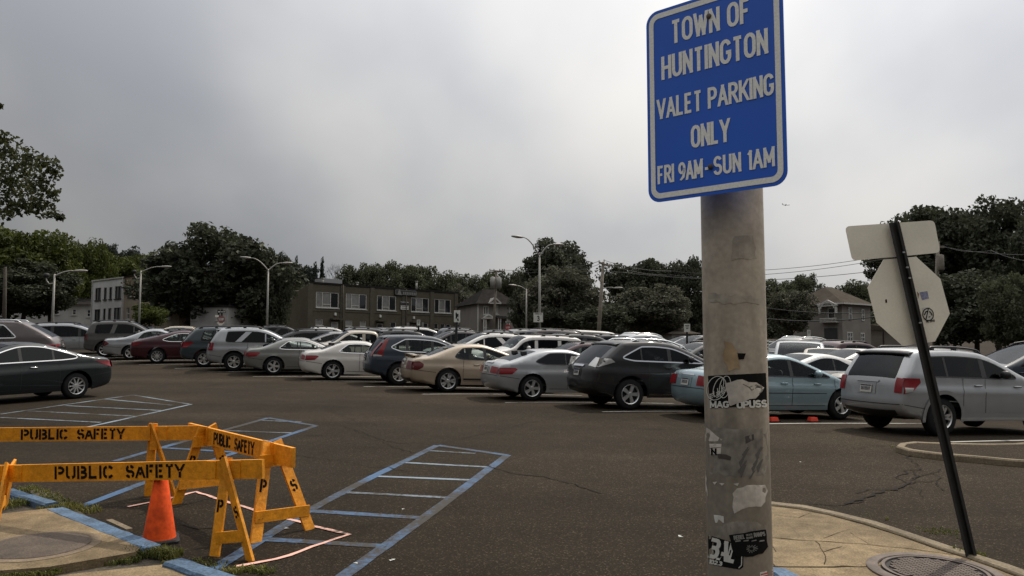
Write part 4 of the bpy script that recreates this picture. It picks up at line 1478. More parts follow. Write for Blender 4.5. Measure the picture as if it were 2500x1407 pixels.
def trunk_mesh(name, seed):
    """trunk from z=0 to the crown (unit crown centred at z=2, radius 1) with limbs"""
    rng = random.Random(seed)
    mb = MB()
    mb.tube([(0, 0, 0), (.02, 0, .5), (-.01, .02, 1.0), (.03, -.01, 1.6), (0, 0, 2.3)], [.085, .07, .06, .045, .015], 9)
    for k in range(11):
        a = rng.uniform(0, 6.28); z = rng.uniform(1.05, 1.9); l = rng.uniform(.5, .9); e = rng.uniform(.25, .9)
        p0 = Vector((0, 0, z)); d = Vector((math.cos(a), math.sin(a), e)).normalized()
        p1 = p0 + d * l * .5 + Vector((0, 0, .03)); p2 = p0 + d * l + Vector((rng.uniform(-.1, .1), rng.uniform(-.1, .1), .1))
        mb.tube([p0, p1, p2], [.032, .02, .006], 6)
        for q in range(2):
            d2 = (d + Vector((rng.uniform(-.8, .8), rng.uniform(-.8, .8), rng.uniform(-.2, .6)))).normalized()
            mb.tube([p1, p1 + d2 * l * .4], [.014, .004], 5)
    me_o = mb.build(name, M['bark'], None, True)
    me = me_o.data
    COL.objects.unlink(me_o)
    bpy.data.objects.remove(me_o)
    return me


CROWNS = [crown_mesh('crown_mesh', 11, 130, 230, .038, blob_r=.26), crown_mesh('crown_mesh', 23, 105, 270, .039, .45, blob_r=.29),
          crown_mesh('crown_mesh', 37, 165, 180, .036, .6, blob_r=.23), crown_mesh('crown_mesh', 51, 95, 270, .039, .4, blob_r=.30),
          crown_mesh('crown_mesh', 67, 120, 60, .05, cone=True), crown_mesh('crown_mesh', 79, 55, 90, .062, .45, blob_r=.30)]
TRUNKS = [trunk_mesh('trunk_mesh', 3), trunk_mesh('trunk_mesh', 9)]


def tree(px, hw, ytop, ybot, Yd, m, proto, label, name='tree', cat='tree', rot=None, group='trees round the parking lot', shift=0):
    c = at(px, (ytop + ybot) / 2, Yd)
    sx = hw / F_PX * Yd; sz = (ybot - ytop) / 2 / F_PX * Yd
    g = gz(c.x, c.y)
    root = thing(name, label, cat, frame(c.x, c.y, 0), group)
    o = bpy.data.objects.new('crown', CROWNS[proto]); link(o, root)
    if not CROWNS[proto].materials: CROWNS[proto].materials.append(m)
    o.material_slots[0].link = 'OBJECT'; o.material_slots[0].material = M[m] if isinstance(m, str) else m
    o.location = (0, 0, c.z - g); o.scale = (sx / .90, sx / .90, sz / .90)
    o.rotation_euler = (0, 0, random.uniform(0, 6.28) if rot is None else rot)
    t = bpy.data.objects.new('trunk', TRUNKS[proto % 2]); link(t, root)
    h = c.z - g
    t.scale = (sx * .7, sx * .7, h / 2)
    t.rotation_euler = (0, 0, random.uniform(0, 6.28))
    return root


for me in CROWNS: me.materials.append(M['leaf_dark'])

TR = [
    # px, half width, top, bottom, distance, material, crown, label
    (545, 176, 558, 812, 84, 'leaf_dark', 0, 'broad dark tree standing before the tan building'),
    (664, 48, 612, 812, 82, 'leaf_dark', 2, 'dark tree with loose outline behind the tall double lamp post'),
    (438, 50, 600, 745, 92, 'leaf_dark', 3, 'lower dark shoulder tree at the edge of the broad one'),
    (20, 115, 540, 790, 84, 'leaf_green', 1, 'tall green tree rising behind the single lamp at the edge of the lot'),
    (125, 78, 572, 760, 88, 'leaf_green', 2, 'rounded green tree above the low white house'),
    (205, 62, 580, 770, 104, 'leaf_green', 3, 'upright light green tree beside the white two storey building'),
    (60, 120, 640, 770, 82, 'leaf_dark', 0, 'low dark tree shading the low white house'),
    (290, 78, 625, 745, 120, 'leaf_green', 0, 'yellow green tree above the flat roofed white building'),
    (262, 42, 596, 700, 140, 'needle', 2, 'dark crown showing above the yellow green tree'),
    (352, 52, 615, 740, 130, 'leaf_green', 1, 'light green crown between the white building and the broad dark tree'),
    (315, 40, 604, 690, 145, 'needle', 5, 'small dark crown above the flat roofed white building'),
    (740, 52, 650, 800, 165, 'needle', 2, 'dark tree over the corner of the brown building'),
    (870, 58, 648, 790, 160, 'leaf_mid', 0, 'rounded tree behind the brown building, next to the bare one'),
    (945, 58, 642, 790, 158, 'leaf_mid', 2, 'tree behind the brown building, beyond its third upper window'),
    (1015, 62, 640, 790, 162, 'leaf_mid', 1, 'tallest tree behind the sign on the brown building'),
    (1085, 52, 662, 800, 156, 'leaf_mid', 3, 'lower tree behind the far end of the brown building'),
    (1140, 50, 672, 805, 150, 'leaf_mid', 0, 'tree behind the grey gabled house, nearest the brown building'),
    (1210, 48, 664, 800, 172, 'leaf_mid', 2, 'tree behind the pole with transformers'),
    (1262, 44, 654, 800, 168, 'leaf_mid', 3, 'crown behind the roof of the grey gabled house'),
    (1135, 42, 700, 812, 136, 'leaf_grey', 5, 'pale bushy tree between the brown building and the grey house'),
    (1362, 86, 585, 760, 118, 'leaf_dark', 0, 'tall round topped tree behind the double armed lamp'),
    (1372, 100, 655, 812, 80, 'leaf_grey', 2, 'bushy grey green tree right of the number sign'),
    (1296, 52, 690, 818, 90, 'leaf_dark', 3, 'narrow dark tree beside the grey house porch'),
    (1565, 88, 628, 800, 96, 'leaf_dark', 1, 'dark spreading tree right of the leaning wooden pole'),
    (1685, 62, 632, 800, 92, 'leaf_dark', 2, 'dark upright tree partly hidden by the signed pole'),
    (1600, 92, 700, 820, 74, 'leaf_grey', 0, 'pale flecked bushy tree behind the dark crossover car'),
    (1470, 70, 745, 820, 70, 'leaf_dark', 5, 'low dark shrubby tree at the foot of the wooden pole'),
    (1905, 60, 684, 800, 160, 'leaf_mid', 0, 'tree on the skyline just right of the signed pole'),
    (1968, 48, 671, 800, 165, 'leaf_mid', 2, 'highest skyline tree behind the roof of the right hand house'),
    (2085, 50, 684, 800, 150, 'leaf_mid', 3, 'rounded skyline tree behind the back of the octagonal sign'),
    (1932, 54, 705, 818, 62, 'leaf_grey', 1, 'bushy tree in front of the right hand house'),
    (2278, 128, 498, 745, 58, 'leaf_dark', 1, 'huge dark tree behind the leaning stop sign'),
    (2428, 125, 490, 760, 56, 'leaf_dark', 2, 'huge dark tree at the edge of the lot, with high round top'),
    (2150, 44, 610, 700, 60, 'leaf_dark', 5, 'dark limb of foliage beside the octagonal sign'),
    (2380, 130, 655, 850, 50, 'leaf_dark', 3, 'dark undergrowth tree behind the dark minivan'),
    (2478, 70, 672, 850, 44, 'leaf_mid', 2, 'greener tree in front of the huge dark ones'),
    (365, 42, 742, 806, 72, 'leaf_green', 5, 'small bright tree before the tan building'),
    (2560, 90, 520, 800, 50, 'leaf_dark', 0, 'dark tree cut by the edge of the view'),
]
for px, hw, yt, yb, Yd, m, k, lab in TR:
    tree(px, hw, yt, yb, Yd, m, k, lab)
for px, hw, yt, yb, lab in [(768, 26, 655, 790, 'pointed conifer behind the brown building, left of the bare tree'), (786, 20, 643, 780, 'slim pointed conifer touching the bare tree'),
                            (722, 22, 642, 790, 'pointed conifer next to the broad dark tree')]:
    tree(px, hw, yt, yb, 168, 'needle', 4, lab, 'conifer', 'conifer', group='conifers behind the brown building')


def bare_tree():
    c = at(826, 662, 175); b = gz(c.x, c.y)
    root = thing('bare_tree', 'leafless grey tree behind the brown building', 'tree', frame(c.x, c.y))
    h = c.z - b
    mb = MB(); rng = random.Random(5)

    def br(p, d, l, r, k):
        e = p + d * l
        mb.tube([p, (p + e) / 2 + Vector((rng.uniform(-.1, .1), rng.uniform(-.1, .1), 0)) * l * .3, e], [r, r * .8, r * .6], 5)
        if k:
            for _ in range(3):
                dd = (d + Vector((rng.uniform(-.75, .75), rng.uniform(-.5, .5), rng.uniform(-.15, .5)))).normalized()
                br(e, dd, l * rng.uniform(.55, .8), r * .6, k - 1)
    br(Vector((0, 0, 0)), Vector((0, 0, 1)), h * .36, .17, 5)
    mb.build('trunk', mat('bare_bark', (.085, .08, .075), .9, noise=(3, .2)), root, True)


bare_tree()


def near_branch():
    """big maple whose branches reach in from beyond the left edge"""
    base = at(-420, 853, 24)
    root = thing('maple_tree', 'near maple with large leaves reaching in at the upper left', 'tree', frame(base.x, base.y))
    M0 = frame(base.x, base.y)
    rng = np.random.default_rng(4)
    mb = MB(); tb = MB()
    top = Vector((base.x, base.y, 10.5))
    tb.tube([(base.x, base.y, gz(base.x, base.y)), (base.x + .1, base.y, 3.5), (base.x - .1, base.y, 7), top], [.32, .26, .2, .06], 10)
    ends = []
    # clumps given where the photo shows foliage, at their own distances
    for px, py, r, Yd in [(20, 370, 52, 24), (70, 385, 34, 23.5), (115, 400, 30, 23), (135, 420, 18, 23), (55, 420, 48, 24.5), (100, 440, 36, 23), (20, 440, 50, 25), (80, 470, 42, 24), (125, 470, 24, 23.5),
                          (30, 490, 40, 24.5), (60, 505, 30, 24), (100, 505, 34, 23.5), (130, 522, 20, 23), (148, 530, 8, 23), (15, 520, 22, 25), (5, 335, 22, 24), (0, 258, 7, 24), (-40, 380, 70, 25), (-60, 460, 80, 24),
                          (-120, 300, 80, 25), (-150, 420, 90, 24), (-60, 520, 60, 23), (-220, 340, 100, 26), (-250, 480, 100, 24), (-330, 400, 110, 25), (-420, 300, 120, 24), (-520, 420, 130, 25), (-150, 210, 60, 25), (-300, 200, 90, 24)]:
        c = at(px, py, Yd); rr = r / F_PX * Yd
        ends.append(c)
        n = int(30 + 520 * rr ** 1.7)
        for _ in range(n):
            d = Vector(rng.normal(size=3)).normalized()
            p = c + Vector((d.x, d.y * 1.2, d.z * .85)) * rr * (rng.random() ** .5)
            s = .105 * rng.uniform(.6, 1.25)
            nr = (Vector((0, 0, .6)) + Vector(rng.normal(size=3)) * .6).normalized()
            t = nr.cross(Vector(rng.normal(size=3))).normalized(); b = nr.cross(t)
            dr = -UP * s * .35
            mb.add([p - t * s * .1, p - t * s * .55 + b * s * .35 + dr * .4, p - t * s * .15 + b * s * .9 + dr, p + t * s * .55 + b * s * .35 + dr * .4, p + t * s * .4 - b * s * .2], [(0, 1, 2), (0, 2, 3), (0, 3, 4)])
    for e in ends:
        if proj(e)[0] > 60: continue
        z = min(9.5, max(3.2, e.z - .2 * abs(e.x - base.x)))
        s = Vector((base.x, base.y, z)); m = (s + e) / 2 + Vector((0, 0, .25))
        tb.tube([s, m, e], [.07, .04, .008], 6)
    mb.build('crown', M['leaf_maple'], root, world=M0)
    tb.build('trunk', M['bark'], root, True, world=M0)


M['leaf_maple'] = leaf_mat('leaves_maple', (0.030, 0.036, 0.016), (0.075, 0.080, 0.032), 0.4)
near_branch()


# ------------------------------------------------------------------ buildings
class Facade:
    """a wall from photo column pxL (distance YL) to pxR (distance YR)"""

    def __init__(s, pxL, YL, pxR, YR, ytopL, sink=.4):
        a, b = at(pxL, ytopL, YL), at(pxR, ytopL, YR)
        s.a = Vector((a.x, a.y, 0)); s.ztop = a.z
        d = Vector((b.x, b.y, 0)) - s.a
        s.w = d.length; s.u = d.normalized(); s.n = Vector((s.u.y, -s.u.x, 0))      # n points to the viewer
        s.base = min(gz(a.x, a.y), gz(b.x, b.y)) - sink
        s.M = Matrix((s.u, -s.n, UP)).transposed().to_4x4(); s.M.translation = Vector((a.x, a.y, s.base))
        s.h = s.ztop - s.base

    def uz(s, px, py):
        r = ray(px, py); o = Vector((0, 0, CZ))
        t = (s.a - o).dot(s.n) / r.dot(s.n)
        p = o + r * t
        return ((p - s.a).dot(s.u), p.z - s.base)

    def rect(s, x0, y0, x1, y1):
        u0, z1 = s.uz(x0, y0); u1, z0 = s.uz(x1, y1)
        return (u0, z0, u1, z1)


def wall_with_holes(mb, w, h, holes, y=0.0, reveal=.14, z0=0.0, x0=0.0):
    us = sorted({x0, w} | {min(max(v, x0), w) for r in holes for v in (r[0], r[2])})
    zz = sorted({z0, h} | {min(max(v, z0), h) for r in holes for v in (r[1], r[3])})
    for a, b in zip(us[:-1], us[1:]):
        for c, d in zip(zz[:-1], zz[1:]):
            m = ((a + b) / 2, (c + d) / 2)
            if any(r[0] < m[0] < r[2] and r[1] < m[1] < r[3] for r in holes): continue
            mb.add([(a, y, c), (b, y, c), (b, y, d), (a, y, d)], [(0, 1, 2, 3)])
    for r in holes:
        a, c, b, d = r
        mb.add([(a, y, c), (b, y, c), (b, y, d), (a, y, d), (a, y + reveal, c), (b, y + reveal, c), (b, y + reveal, d), (a, y + reveal, d)], [(0, 4, 5, 1), (1, 5, 6, 2), (2, 6, 7, 3), (3, 7, 4, 0)])


def window(root, r, frame_m, pane_m, mull=(), bars=(), fw=.07, y=0.0, sill=True, name='window', rows=None):
    a, c, b, d = r
    mb = MB()
    for x in (a + fw / 2, b - fw / 2): mb.box((x, y + .08, (c + d) / 2), (fw, .07, d - c))
    for z in (c + fw / 2, d - fw / 2): mb.box(((a + b) / 2, y + .08, z), (b - a - 2 * fw, .068, fw))
    for t in mull: mb.box((a + (b - a) * t, y + .078, (c + d) / 2), (fw * .9, .066, d - c - 2 * fw))
    for t0, t1, tz in bars: mb.box((a + (b - a) * (t0 + t1) / 2, y + .079, c + (d - c) * tz), ((b - a) * (t1 - t0) - fw, .06, fw * .8))
    if sill: mb.box(((a + b) / 2, y - .03, c - .045), (b - a + .16, .14, .09))
    w = mb.build(name, frame_m, root)
    p = MB(); ps = list(mull) and [0] + list(mull) + [1] or [0, 1]
    pm = pane_m if isinstance(pane_m, list) else [pane_m]
    for i, (t0, t1) in enumerate(zip(ps[:-1], ps[1:])):
        p.cur = i % len(pm)
        p.add([(a + (b - a) * t0, y + .11, c), (a + (b - a) * t1, y + .11, c), (a + (b - a) * t1, y + .11, d), (a + (b - a) * t0, y + .11, d)], [(0, 1, 2, 3)])
    p.build('pane', pm, w)
    return w


def shell(mb, f, depth, x0=0.0, z0=0.0):
    """side and back walls and the flat roof"""
    w, h = f.w, f.h
    mb.add([(x0, 0, z0), (x0, depth, z0), (x0, depth, h), (x0, 0, h)], [(0, 3, 2, 1)])
    mb.add([(w, 0, z0), (w, depth, z0), (w, depth, h), (w, 0, h)], [(0, 1, 2, 3)])
    mb.add([(x0, depth, z0), (w, depth, z0), (w, depth, h), (x0, depth, h)], [(0, 1, 2, 3)])


M['brick'] = mat('brown_brick', (0.088, 0.078, 0.057), 0.9, noise=[(.5, .15), (5, .15)], spec=.2)
M['brick_dark'] = mat('brown_brick_band', (0.09, 0.081, 0.062), 0.9, noise=[(.6, .15), (5, .15)], spec=.2)
M['roofing'] = mat('dark_roof', (0.028, 0.026, 0.025), 1.0, spec=0, noise=[(1.5, .2), (9, .2)])
M['shingle'] = mat('grey_brown_shingle', (0.085, 0.074, 0.062), 1.0, spec=0, noise=[(1.0, .15), (12, .25)])
M['stucco'] = mat('grey_white_stucco', (0.66, 0.66, 0.66), 0.9, noise=[(.8, .1), (6, .08)])
M['tan_wall'] = mat('tan_wall', (0.26, 0.19, 0.14), 0.9, noise=[(.8, .12), (6, .1)])
M['tan_lower'] = mat('tan_lower_wall', (0.31, 0.26, 0.20), 0.9, noise=[(.8, .12), (6, .1)])
M['siding'] = mat('grey_siding', (0.19, 0.175, 0.155), 0.85, noise=[(.7, .12), (7, .1)])
M['white_siding'] = mat('white_siding', (0.40, 0.39, 0.37), 0.85, noise=[(.7, .15), (7, .1)])
M['white_trim'] = mat('white_trim', (0.50, 0.49, 0.46), 0.7, noise=(4, .1))
M['dark_frame'] = mat('dark_window_frame', (0.03, 0.03, 0.03), 0.6)
M['door_grey'] = mat('grey_door', (0.27, 0.27, 0.27), 0.6)


def brown_building():
    f = Facade(752, 100, 1117, 119, 690)
    root = thing('brick_building', 'long brown two storey flat roofed brick building', 'building', f.M)
    ups = [f.rect(772, 710, 827, 752), f.rect(845, 715, 895, 756), f.rect(921, 721, 967, 759), f.rect(1004, 728, 1047, 763.5), f.rect(1061, 731, 1101, 767)]
    zt = sum(r[3] for r in ups) / 5; zb_ = sum(r[1] for r in ups) / 5
    ups = [(r[0], zb_, r[2], zt) for r in ups]
    lows = [f.rect(771, 779, 788, 795), f.rect(844, 781, 860, 797), f.rect(879, 784, 893, 798), f.rect(953, 787, 967, 801), f.rect(1032, 789, 1045, 803), f.rect(1060, 790, 1070, 804), f.rect(1075, 791, 1086, 804), f.rect(1089, 792, 1100, 804)]
    doors = [f.rect(809, 786, 825, 815), f.rect(920, 790, 934, 818), f.rect(1003, 793, 1015, 820)]
    doors = [(r[0], .4, r[2], r[3]) for r in doors]
    mb = MB(); wall_with_holes(mb, f.w, f.h, ups + lows + doors); shell(mb, f, 22)
    mb.build('wall', M['brick'], root)
    mb = MB(); mb.box((f.w / 2, 11, f.h + .02), (f.w + .2, 22.2, .22)); mb.box((f.w / 2, 11, f.h + .3), (f.w - 3, 15, .4))
    mb.build('roof', M['roofing'], root)
    mb = MB()
    for i in range(6):                       # shallow brick piers between the windows
        u = [0.35, (ups[0][2] + ups[1][0]) / 2, (ups[1][2] + ups[2][0]) / 2, (ups[2][2] + ups[3][0]) / 2, (ups[3][2] + ups[4][0]) / 2, f.w - .3][i]
        mb.box((u, -.05, f.h / 2), (.7, .1, f.h - .2))
    mb.box((f.w / 2, -.03, zb_ - .35), (f.w, .06, .18))
    mb.build('brick_pier', M['brick_dark'], root)
    for i, r in enumerate(ups):
        window(root, r, M['white_trim'], [M['pane_blind'], M['pane_blind'], M['pane']] if i < 2 else [M['pane'], M['pane_blind'], M['pane']], (.28, .64), [(.28, .64, .22)], .10)
    for i, r in enumerate(lows):
        window(root, r, M['white_trim'], M['pane_blind'] if i < 3 else M['pane'], fw=.06)
    for i, r in enumerate(doors):
        mb = MB(); a, c, b, d = r
        mb.box(((a + b) / 2, .1, (c + d) / 2), (b - a - .02, .06, d - c - .02))
        dr = mb.build('door', M['door_grey'] if i == 0 else M['dark_frame'], root)
        mb = MB()
        for x in (a + .05, b - .05): mb.box((x, .06, (c + d) / 2), (.1, .06, d - c))
        mb.box(((a + b) / 2, .06, d - .06), (b - a - .2, .06, .12)); mb.build('door_frame', M['white_trim'], dr)
        mb = MB(); mb.box(((a + b) / 2, -.35, d + .35), (b - a + .5, .75, .16)); mb.build('door_canopy', M['brick_dark'], root)
        mb = MB(); mb.box(((a + b) / 2, -.08, d + 1.0), (.28, .2, .35)); mb.build('wall_lamp', M['sign_face'], root)
    # name board at the roof edge with its lamp, and the notice between the windows
    r = f.rect(962, 707, 1014, 723)
    mb = MB(); mb.box(((r[0] + r[2]) / 2, -.15, (r[1] + r[3]) / 2), (r[2] - r[0], .2, r[3] - r[1])); b = mb.build('name_board', M['dark_frame'], root)
    mb = MB(); c = ((r[0] + r[2]) / 2, (r[1] + r[3]) / 2)
    for s in (-1, 1):
        mb.box((c[0], -.26, c[1] + s * (r[3] - r[1]) * .42), (r[2] - r[0] - .2, .02, .05)); mb.box((c[0] + s * (r[2] - r[0]) * .48, -.26, c[1]), (.05, .02, (r[3] - r[1]) * .8))
    u = r[0] + .75
    mb.add([(u - .38, -.27, c[1] - .38), (u + .38, -.27, c[1] - .38), (u + .08, -.27, c[1] + .38), (u - .08, -.27, c[1] + .38)], [(0, 1, 2, 3)])
    mb.add([(u - .12, -.275, c[1] - .38), (u + .12, -.275, c[1] - .38), (u, -.275, c[1] - .02)], [])
    for k in range(8): mb.box((u + .75 + k * .32, -.265, c[1] - .08), (.2, .02, .34))
    mb.build('board_marking', mat('board_grey', (.20, .20, .19), .7), b)
    r = f.rect(977, 737, 996, 757)
    mb = MB(); mb.box(((r[0] + r[2]) / 2, -.12, (r[1] + r[3]) / 2), (r[2] - r[0], .05, r[3] - r[1])); b = mb.build('notice_board', M['white_trim'], root)
    mb = MB()
    mb.box(((r[0] + r[2]) / 2, -.15, r[3] - .28), (r[2] - r[0], .02, .42))
    for k in range(3): mb.box(((r[0] + r[2]) / 2, -.15, r[1] + .2 + k * .28), ((r[2] - r[0]) * .7, .02, .07))
    mb.build('notice_marking', M['dark_frame'], b)
    for q in [(989, 788, 998, 800), (1028, 787, 1033, 799)]:
        r = f.rect(*q); mb = MB(); mb.box(((r[0] + r[2]) / 2, -.11, (r[1] + r[3]) / 2), (r[2] - r[0], .05, r[3] - r[1])); mb.build('wall_notice', mat('dull_notice', (.2, .19, .17), .8), root)
    for px, hh in ((1050, 1.5), (905, .7), (820, .9)):
        u = f.uz(px, 700)[0]; mb = MB(); mb.tube([(u, 3, f.h), (u, 3, f.h + hh)], .14, 8); mb.tube([(u, 3, f.h + hh), (u, 3, f.h + hh + .12)], .22, 8); mb.build('roof_vent', M['lamp_metal'], root, True)
    mb = MB(); mb.box((f.w * .33, 8, f.h + .8), (3.0, 2.2, 1.2)); mb.build('roof_unit', M['door_grey'], root)
    for px in (835, 990): u = f.uz(px, 760)[0]; mb = MB(); mb.tube([(u, -.16, .3), (u, -.16, f.h)], .07, 6); mb.build('downpipe', M['brick_dark'], root, True)
    # side window on the shaded end wall
    mb = MB(); mb.box((-.05, 6, f.h * .62), (.1, 1.6, 2.2)); mb.build('end_window', M['pane'], root)


brown_building()


def white_building():
    f = Facade(226, 95, 303, 90, 687)
    root = thing('flat_roofed_building', 'pale grey two storey flat roofed building with dark windows', 'building', f.M)
    W1 = [f.rect(233, 704, 246, 733), f.rect(254, 703, 260, 731), f.rect(267, 702, 273, 730), f.rect(281, 700, 296, 729)]
    W2 = [f.rect(231, 756, 244, 782), f.rect(252, 754, 257, 781), f.rect(264, 753, 271, 781), f.rect(278, 752, 294, 781)]
    mb = MB(); wall_with_holes(mb, f.w, f.h, W1 + W2); shell(mb, f, 14); mb.build('wall', M['stucco'], root)
    mb = MB(); mb.box((f.w / 2, 7, f.h + .03), (f.w + .15, 14.2, .14)); mb.build('roof', M['white_trim'], root)
    for i, r in enumerate(W1 + W2): window(root, r, M['dark_frame'], M['pane'], (.5,) if i % 4 in (0, 3) else (), fw=.07)
    mb = MB()
    for x in (.12, f.w - .1): mb.tube([(x, -.08, .3), (x, -.08, f.h)], .06, 8)
    mb.build('downpipe', M['white_trim'], root)
    # the tan building that continues the row
    u, d = f.u, f.w
    f2 = Facade(304, 90, 440, 81.2, 677)
    root = thing('tan_building', 'tan two storey building half hidden by the broad dark tree', 'building', f2.M)
    W1 = [f2.rect(312, 696, 320, 725), f2.rect(331, 694, 338, 723), f2.rect(350, 691, 357, 720)]
    W2 = [f2.rect(309, 752, 316, 780), f2.rect(327, 751, 335, 780), f2.rect(385, 750, 416, 780)]
    mb = MB(); wall_with_holes(mb, f2.w, f2.h, W1, z0=f2.rect(310, 728, 320, 740)[3]); shell(mb, f2, 5); mb.build('upper_wall', M['tan_wall'], root)
    mb = MB(); wall_with_holes(mb, f2.w, f2.rect(310, 728, 320, 740)[3], W2); mb.build('lower_wall', M['tan_lower'], root)
    mb = MB(); mb.box((f2.w / 2, 2.5, f2.h + .03), (f2.w + .15, 5.2, .14)); mb.build('roof', M['roofing'], root)
    for r in W1 + W2: window(root, r, M['white_trim'], M['pane'], (.5,) if r[2] - r[0] > 1.2 else (), [(0, 1, .5)], fw=.09)
    f3 = Facade(466, 79.8, 556, 78.6, 750)
    root = thing('low_building', 'low grey building behind the trunk of the broad dark tree', 'building', f3.M)
    W2 = [f3.rect(450 + 20, 752, 480, 781), f3.rect(528, 754, 545, 782)]
    mb = MB(); wall_with_holes(mb, f3.w, f3.h, W2); shell(mb, f3, 5); mb.build('wall', M['white_siding'], root)
    mb = MB(); mb.box((f3.w / 2, 2.5, f3.h + .03), (f3.w + .3, 5.2, .2)); mb.build('roof', M['roofing'], root)
    for r in W2: window(root, r, M['white_trim'], M['pane'], (.5,), fw=.09)
    f4 = Facade(-60, 98, 226, 100, 742)
    root = thing('low_white_house', 'long low white sided house under the trees', 'house', f4.M)
    W2 = [f4.rect(134, 753, 145, 768), f4.rect(176, 755, 186, 769), f4.rect(212, 756, 221, 774), f4.rect(20, 756, 36, 772)]
    mb = MB(); wall_with_holes(mb, f4.w, f4.h, W2); shell(mb, f4, 9); mb.build('wall', M['white_siding'], root)
    mb = MB(); w, h = f4.w, f4.h
    mb.add([(-.3, -.4, h), (w + .3, -.4, h), (w + .3, 4.5, h + 1.7), (-.3, 4.5, h + 1.7), (-.3, 9.4, h), (w + .3, 9.4, h)], [(0, 1, 2, 3), (3, 2, 5, 4), (0, 3, 4), (1, 5, 2)])
    mb.build('roof', M['roofing'], root)
    for r in W2: window(root, r, M['white_trim'], M['pane'], (), [(0, 1, .5)], fw=.09)


white_building()


def gable(mb, x0, x1, y, z, rise, depth=.12):
    """white pediment outline on the front"""
    m = (x0 + x1) / 2
    for a, b in (((x0, y, z), (m, y, z + rise)), ((m, y, z + rise), (x1, y, z))):
        mb.bar(a, b, (0, 1, 0), depth, .16)
    mb.box((m, y, z), (x1 - x0, depth, .13))


def grey_house():
    f = Facade(1166, 104, 1262, 106, 742)
    root = thing('gabled_house', 'grey two storey house with bay window and white porch', 'house', f.M)
    R1 = [f.rect(1180, 747, 1193, 769), f.rect(1207, 746, 1217, 768), f.rect(1244, 745, 1251, 764)]
    R2 = [f.rect(1181, 783, 1190, 800)]
    dr = f.rect(1218, 782, 1227, 815)
    dr = (dr[0], .4, dr[2], dr[3])
    mb = MB(); wall_with_holes(mb, f.w, f.h, R1 + R2 + [dr]); shell(mb, f, 9); mb.build('wall', M['siding'], root)
    w, h = f.w, f.h
    ap = f.uz(1205, 702)[1]
    mb = MB(); mb.add([(-.4, -.5, h), (w + .4, -.5, h), (w + .4, 9.5, h), (-.4, 9.5, h), (w * .36, 3.5, ap), (w * .66, 3.5, ap)], [(0, 1, 5, 4), (1, 2, 5), (2, 3, 4, 5), (3, 0, 4), (0, 3, 2, 1)])
    rf = mb.build('roof', M['roofing'], root)
    a = f.rect(1190, 727, 1217, 742)
    mb = MB(); mb.add([(a[0], -.7, a[1]), (a[2], -.7, a[1]), ((a[0] + a[2]) / 2, -.7, a[3]), ((a[0] + a[2]) / 2, 3, a[3]), (a[0], 2, a[1]), (a[2], 2, a[1])], [(0, 1, 2), (0, 2, 3, 4), (1, 5, 3, 2)])
    mb.build('dormer', M['siding'], rf)
    mb = MB(); gable(mb, a[0] - .1, a[2] + .1, -.76, a[1], a[3] - a[1]); mb.build('gable_trim', M['white_trim'], root)
    for r in R1: window(root, r, M['white_trim'], M['pane'], (.5,), fw=.14)
    for r in R2: window(root, r, M['white_trim'], M['pane'], (), fw=.12)
    mb = MB(); mb.box(((dr[0] + dr[2]) / 2, .1, (dr[1] + dr[3]) / 2), (dr[2] - dr[0], .06, dr[3] - dr[1])); mb.build('door', mat('brown_door', (.05, .03, .025), .6), root)
    b = f.rect(1172, 769, 1201, 778)
    mb = MB(); gable(mb, b[0], b[2], -1.1, b[1], b[3] - b[1])
    for px in (1175, 1180, 1200): u = f.uz(px, 790)[0]; mb.tube([(u, -1.0, .3), (u, -1.0, b[1])], .09, 8)
    mb.box(((b[0] + b[2]) / 2, -.55, b[1] - .05), (b[2] - b[0] - .3, 1.0, .12))
    mb.build('porch', M['white_trim'], root)
    c = f.rect(1206, 772, 1240, 779)
    mb = MB(); mb.add([(c[0], -1.4, c[1]), (c[2], -1.4, c[1]), (c[2] - .3, 0, c[3]), (c[0] + .3, 0, c[3]), (c[0], 0, c[1]), (c[2], 0, c[1])], [(0, 1, 2, 3), (0, 3, 4), (1, 5, 2), (0, 4, 5, 1)]); mb.build('porch_roof', M['roofing'], root)
    mb = MB()
    for px in (1209, 1214, 1230, 1235): u = f.uz(px, 800)[0]; mb.tube([(u, -1.25, .3), (u, -1.25, c[1])], .08, 8)
    for u in (.05, w - .05): mb.box((u, -.03, h / 2), (.14, .06, h))
    mb.build('porch_post', M['white_trim'], root)
    # low deck with awning between the two buildings
    g = Facade(1117, 112, 1165, 110, 764)
    root = thing('awning_terrace', 'dark terrace with white scalloped awning beside the grey house', 'terrace', g.M)
    mb = MB(); mb.box((g.w / 2, 2, g.h * .5), (g.w, 4, g.h * .98)); mb.build('wall', M['dark_frame'], root)
    mb = MB()
    for yy in (766, 787):
        z = g.uz(1140, yy)[1]; n = 9
        for k in range(n):
            u = g.w * (k + .5) / n
            mb.tube([(u - g.w / n * .5, -.3, z), (u, -.45, z - .16), (u + g.w / n * .5, -.3, z)], .1, 6)
        mb.box((g.w / 2, -.2, z - .3), (g.w, .3, .12))
    mb.build('awning', mat('awning_grey', (.32, .31, .28), .8, noise=(3, .2)), root)
    mb = MB(); u, z = g.uz(1141, 777); mb.lathe([(.001, -.3), (.25, -.2), (.34, 0), (.25, .2), (.001, .3)], 12, Matrix.Translation((u, -.5, z))); mb.build('globe_lamp', M['white_trim'], root, True)


grey_house()


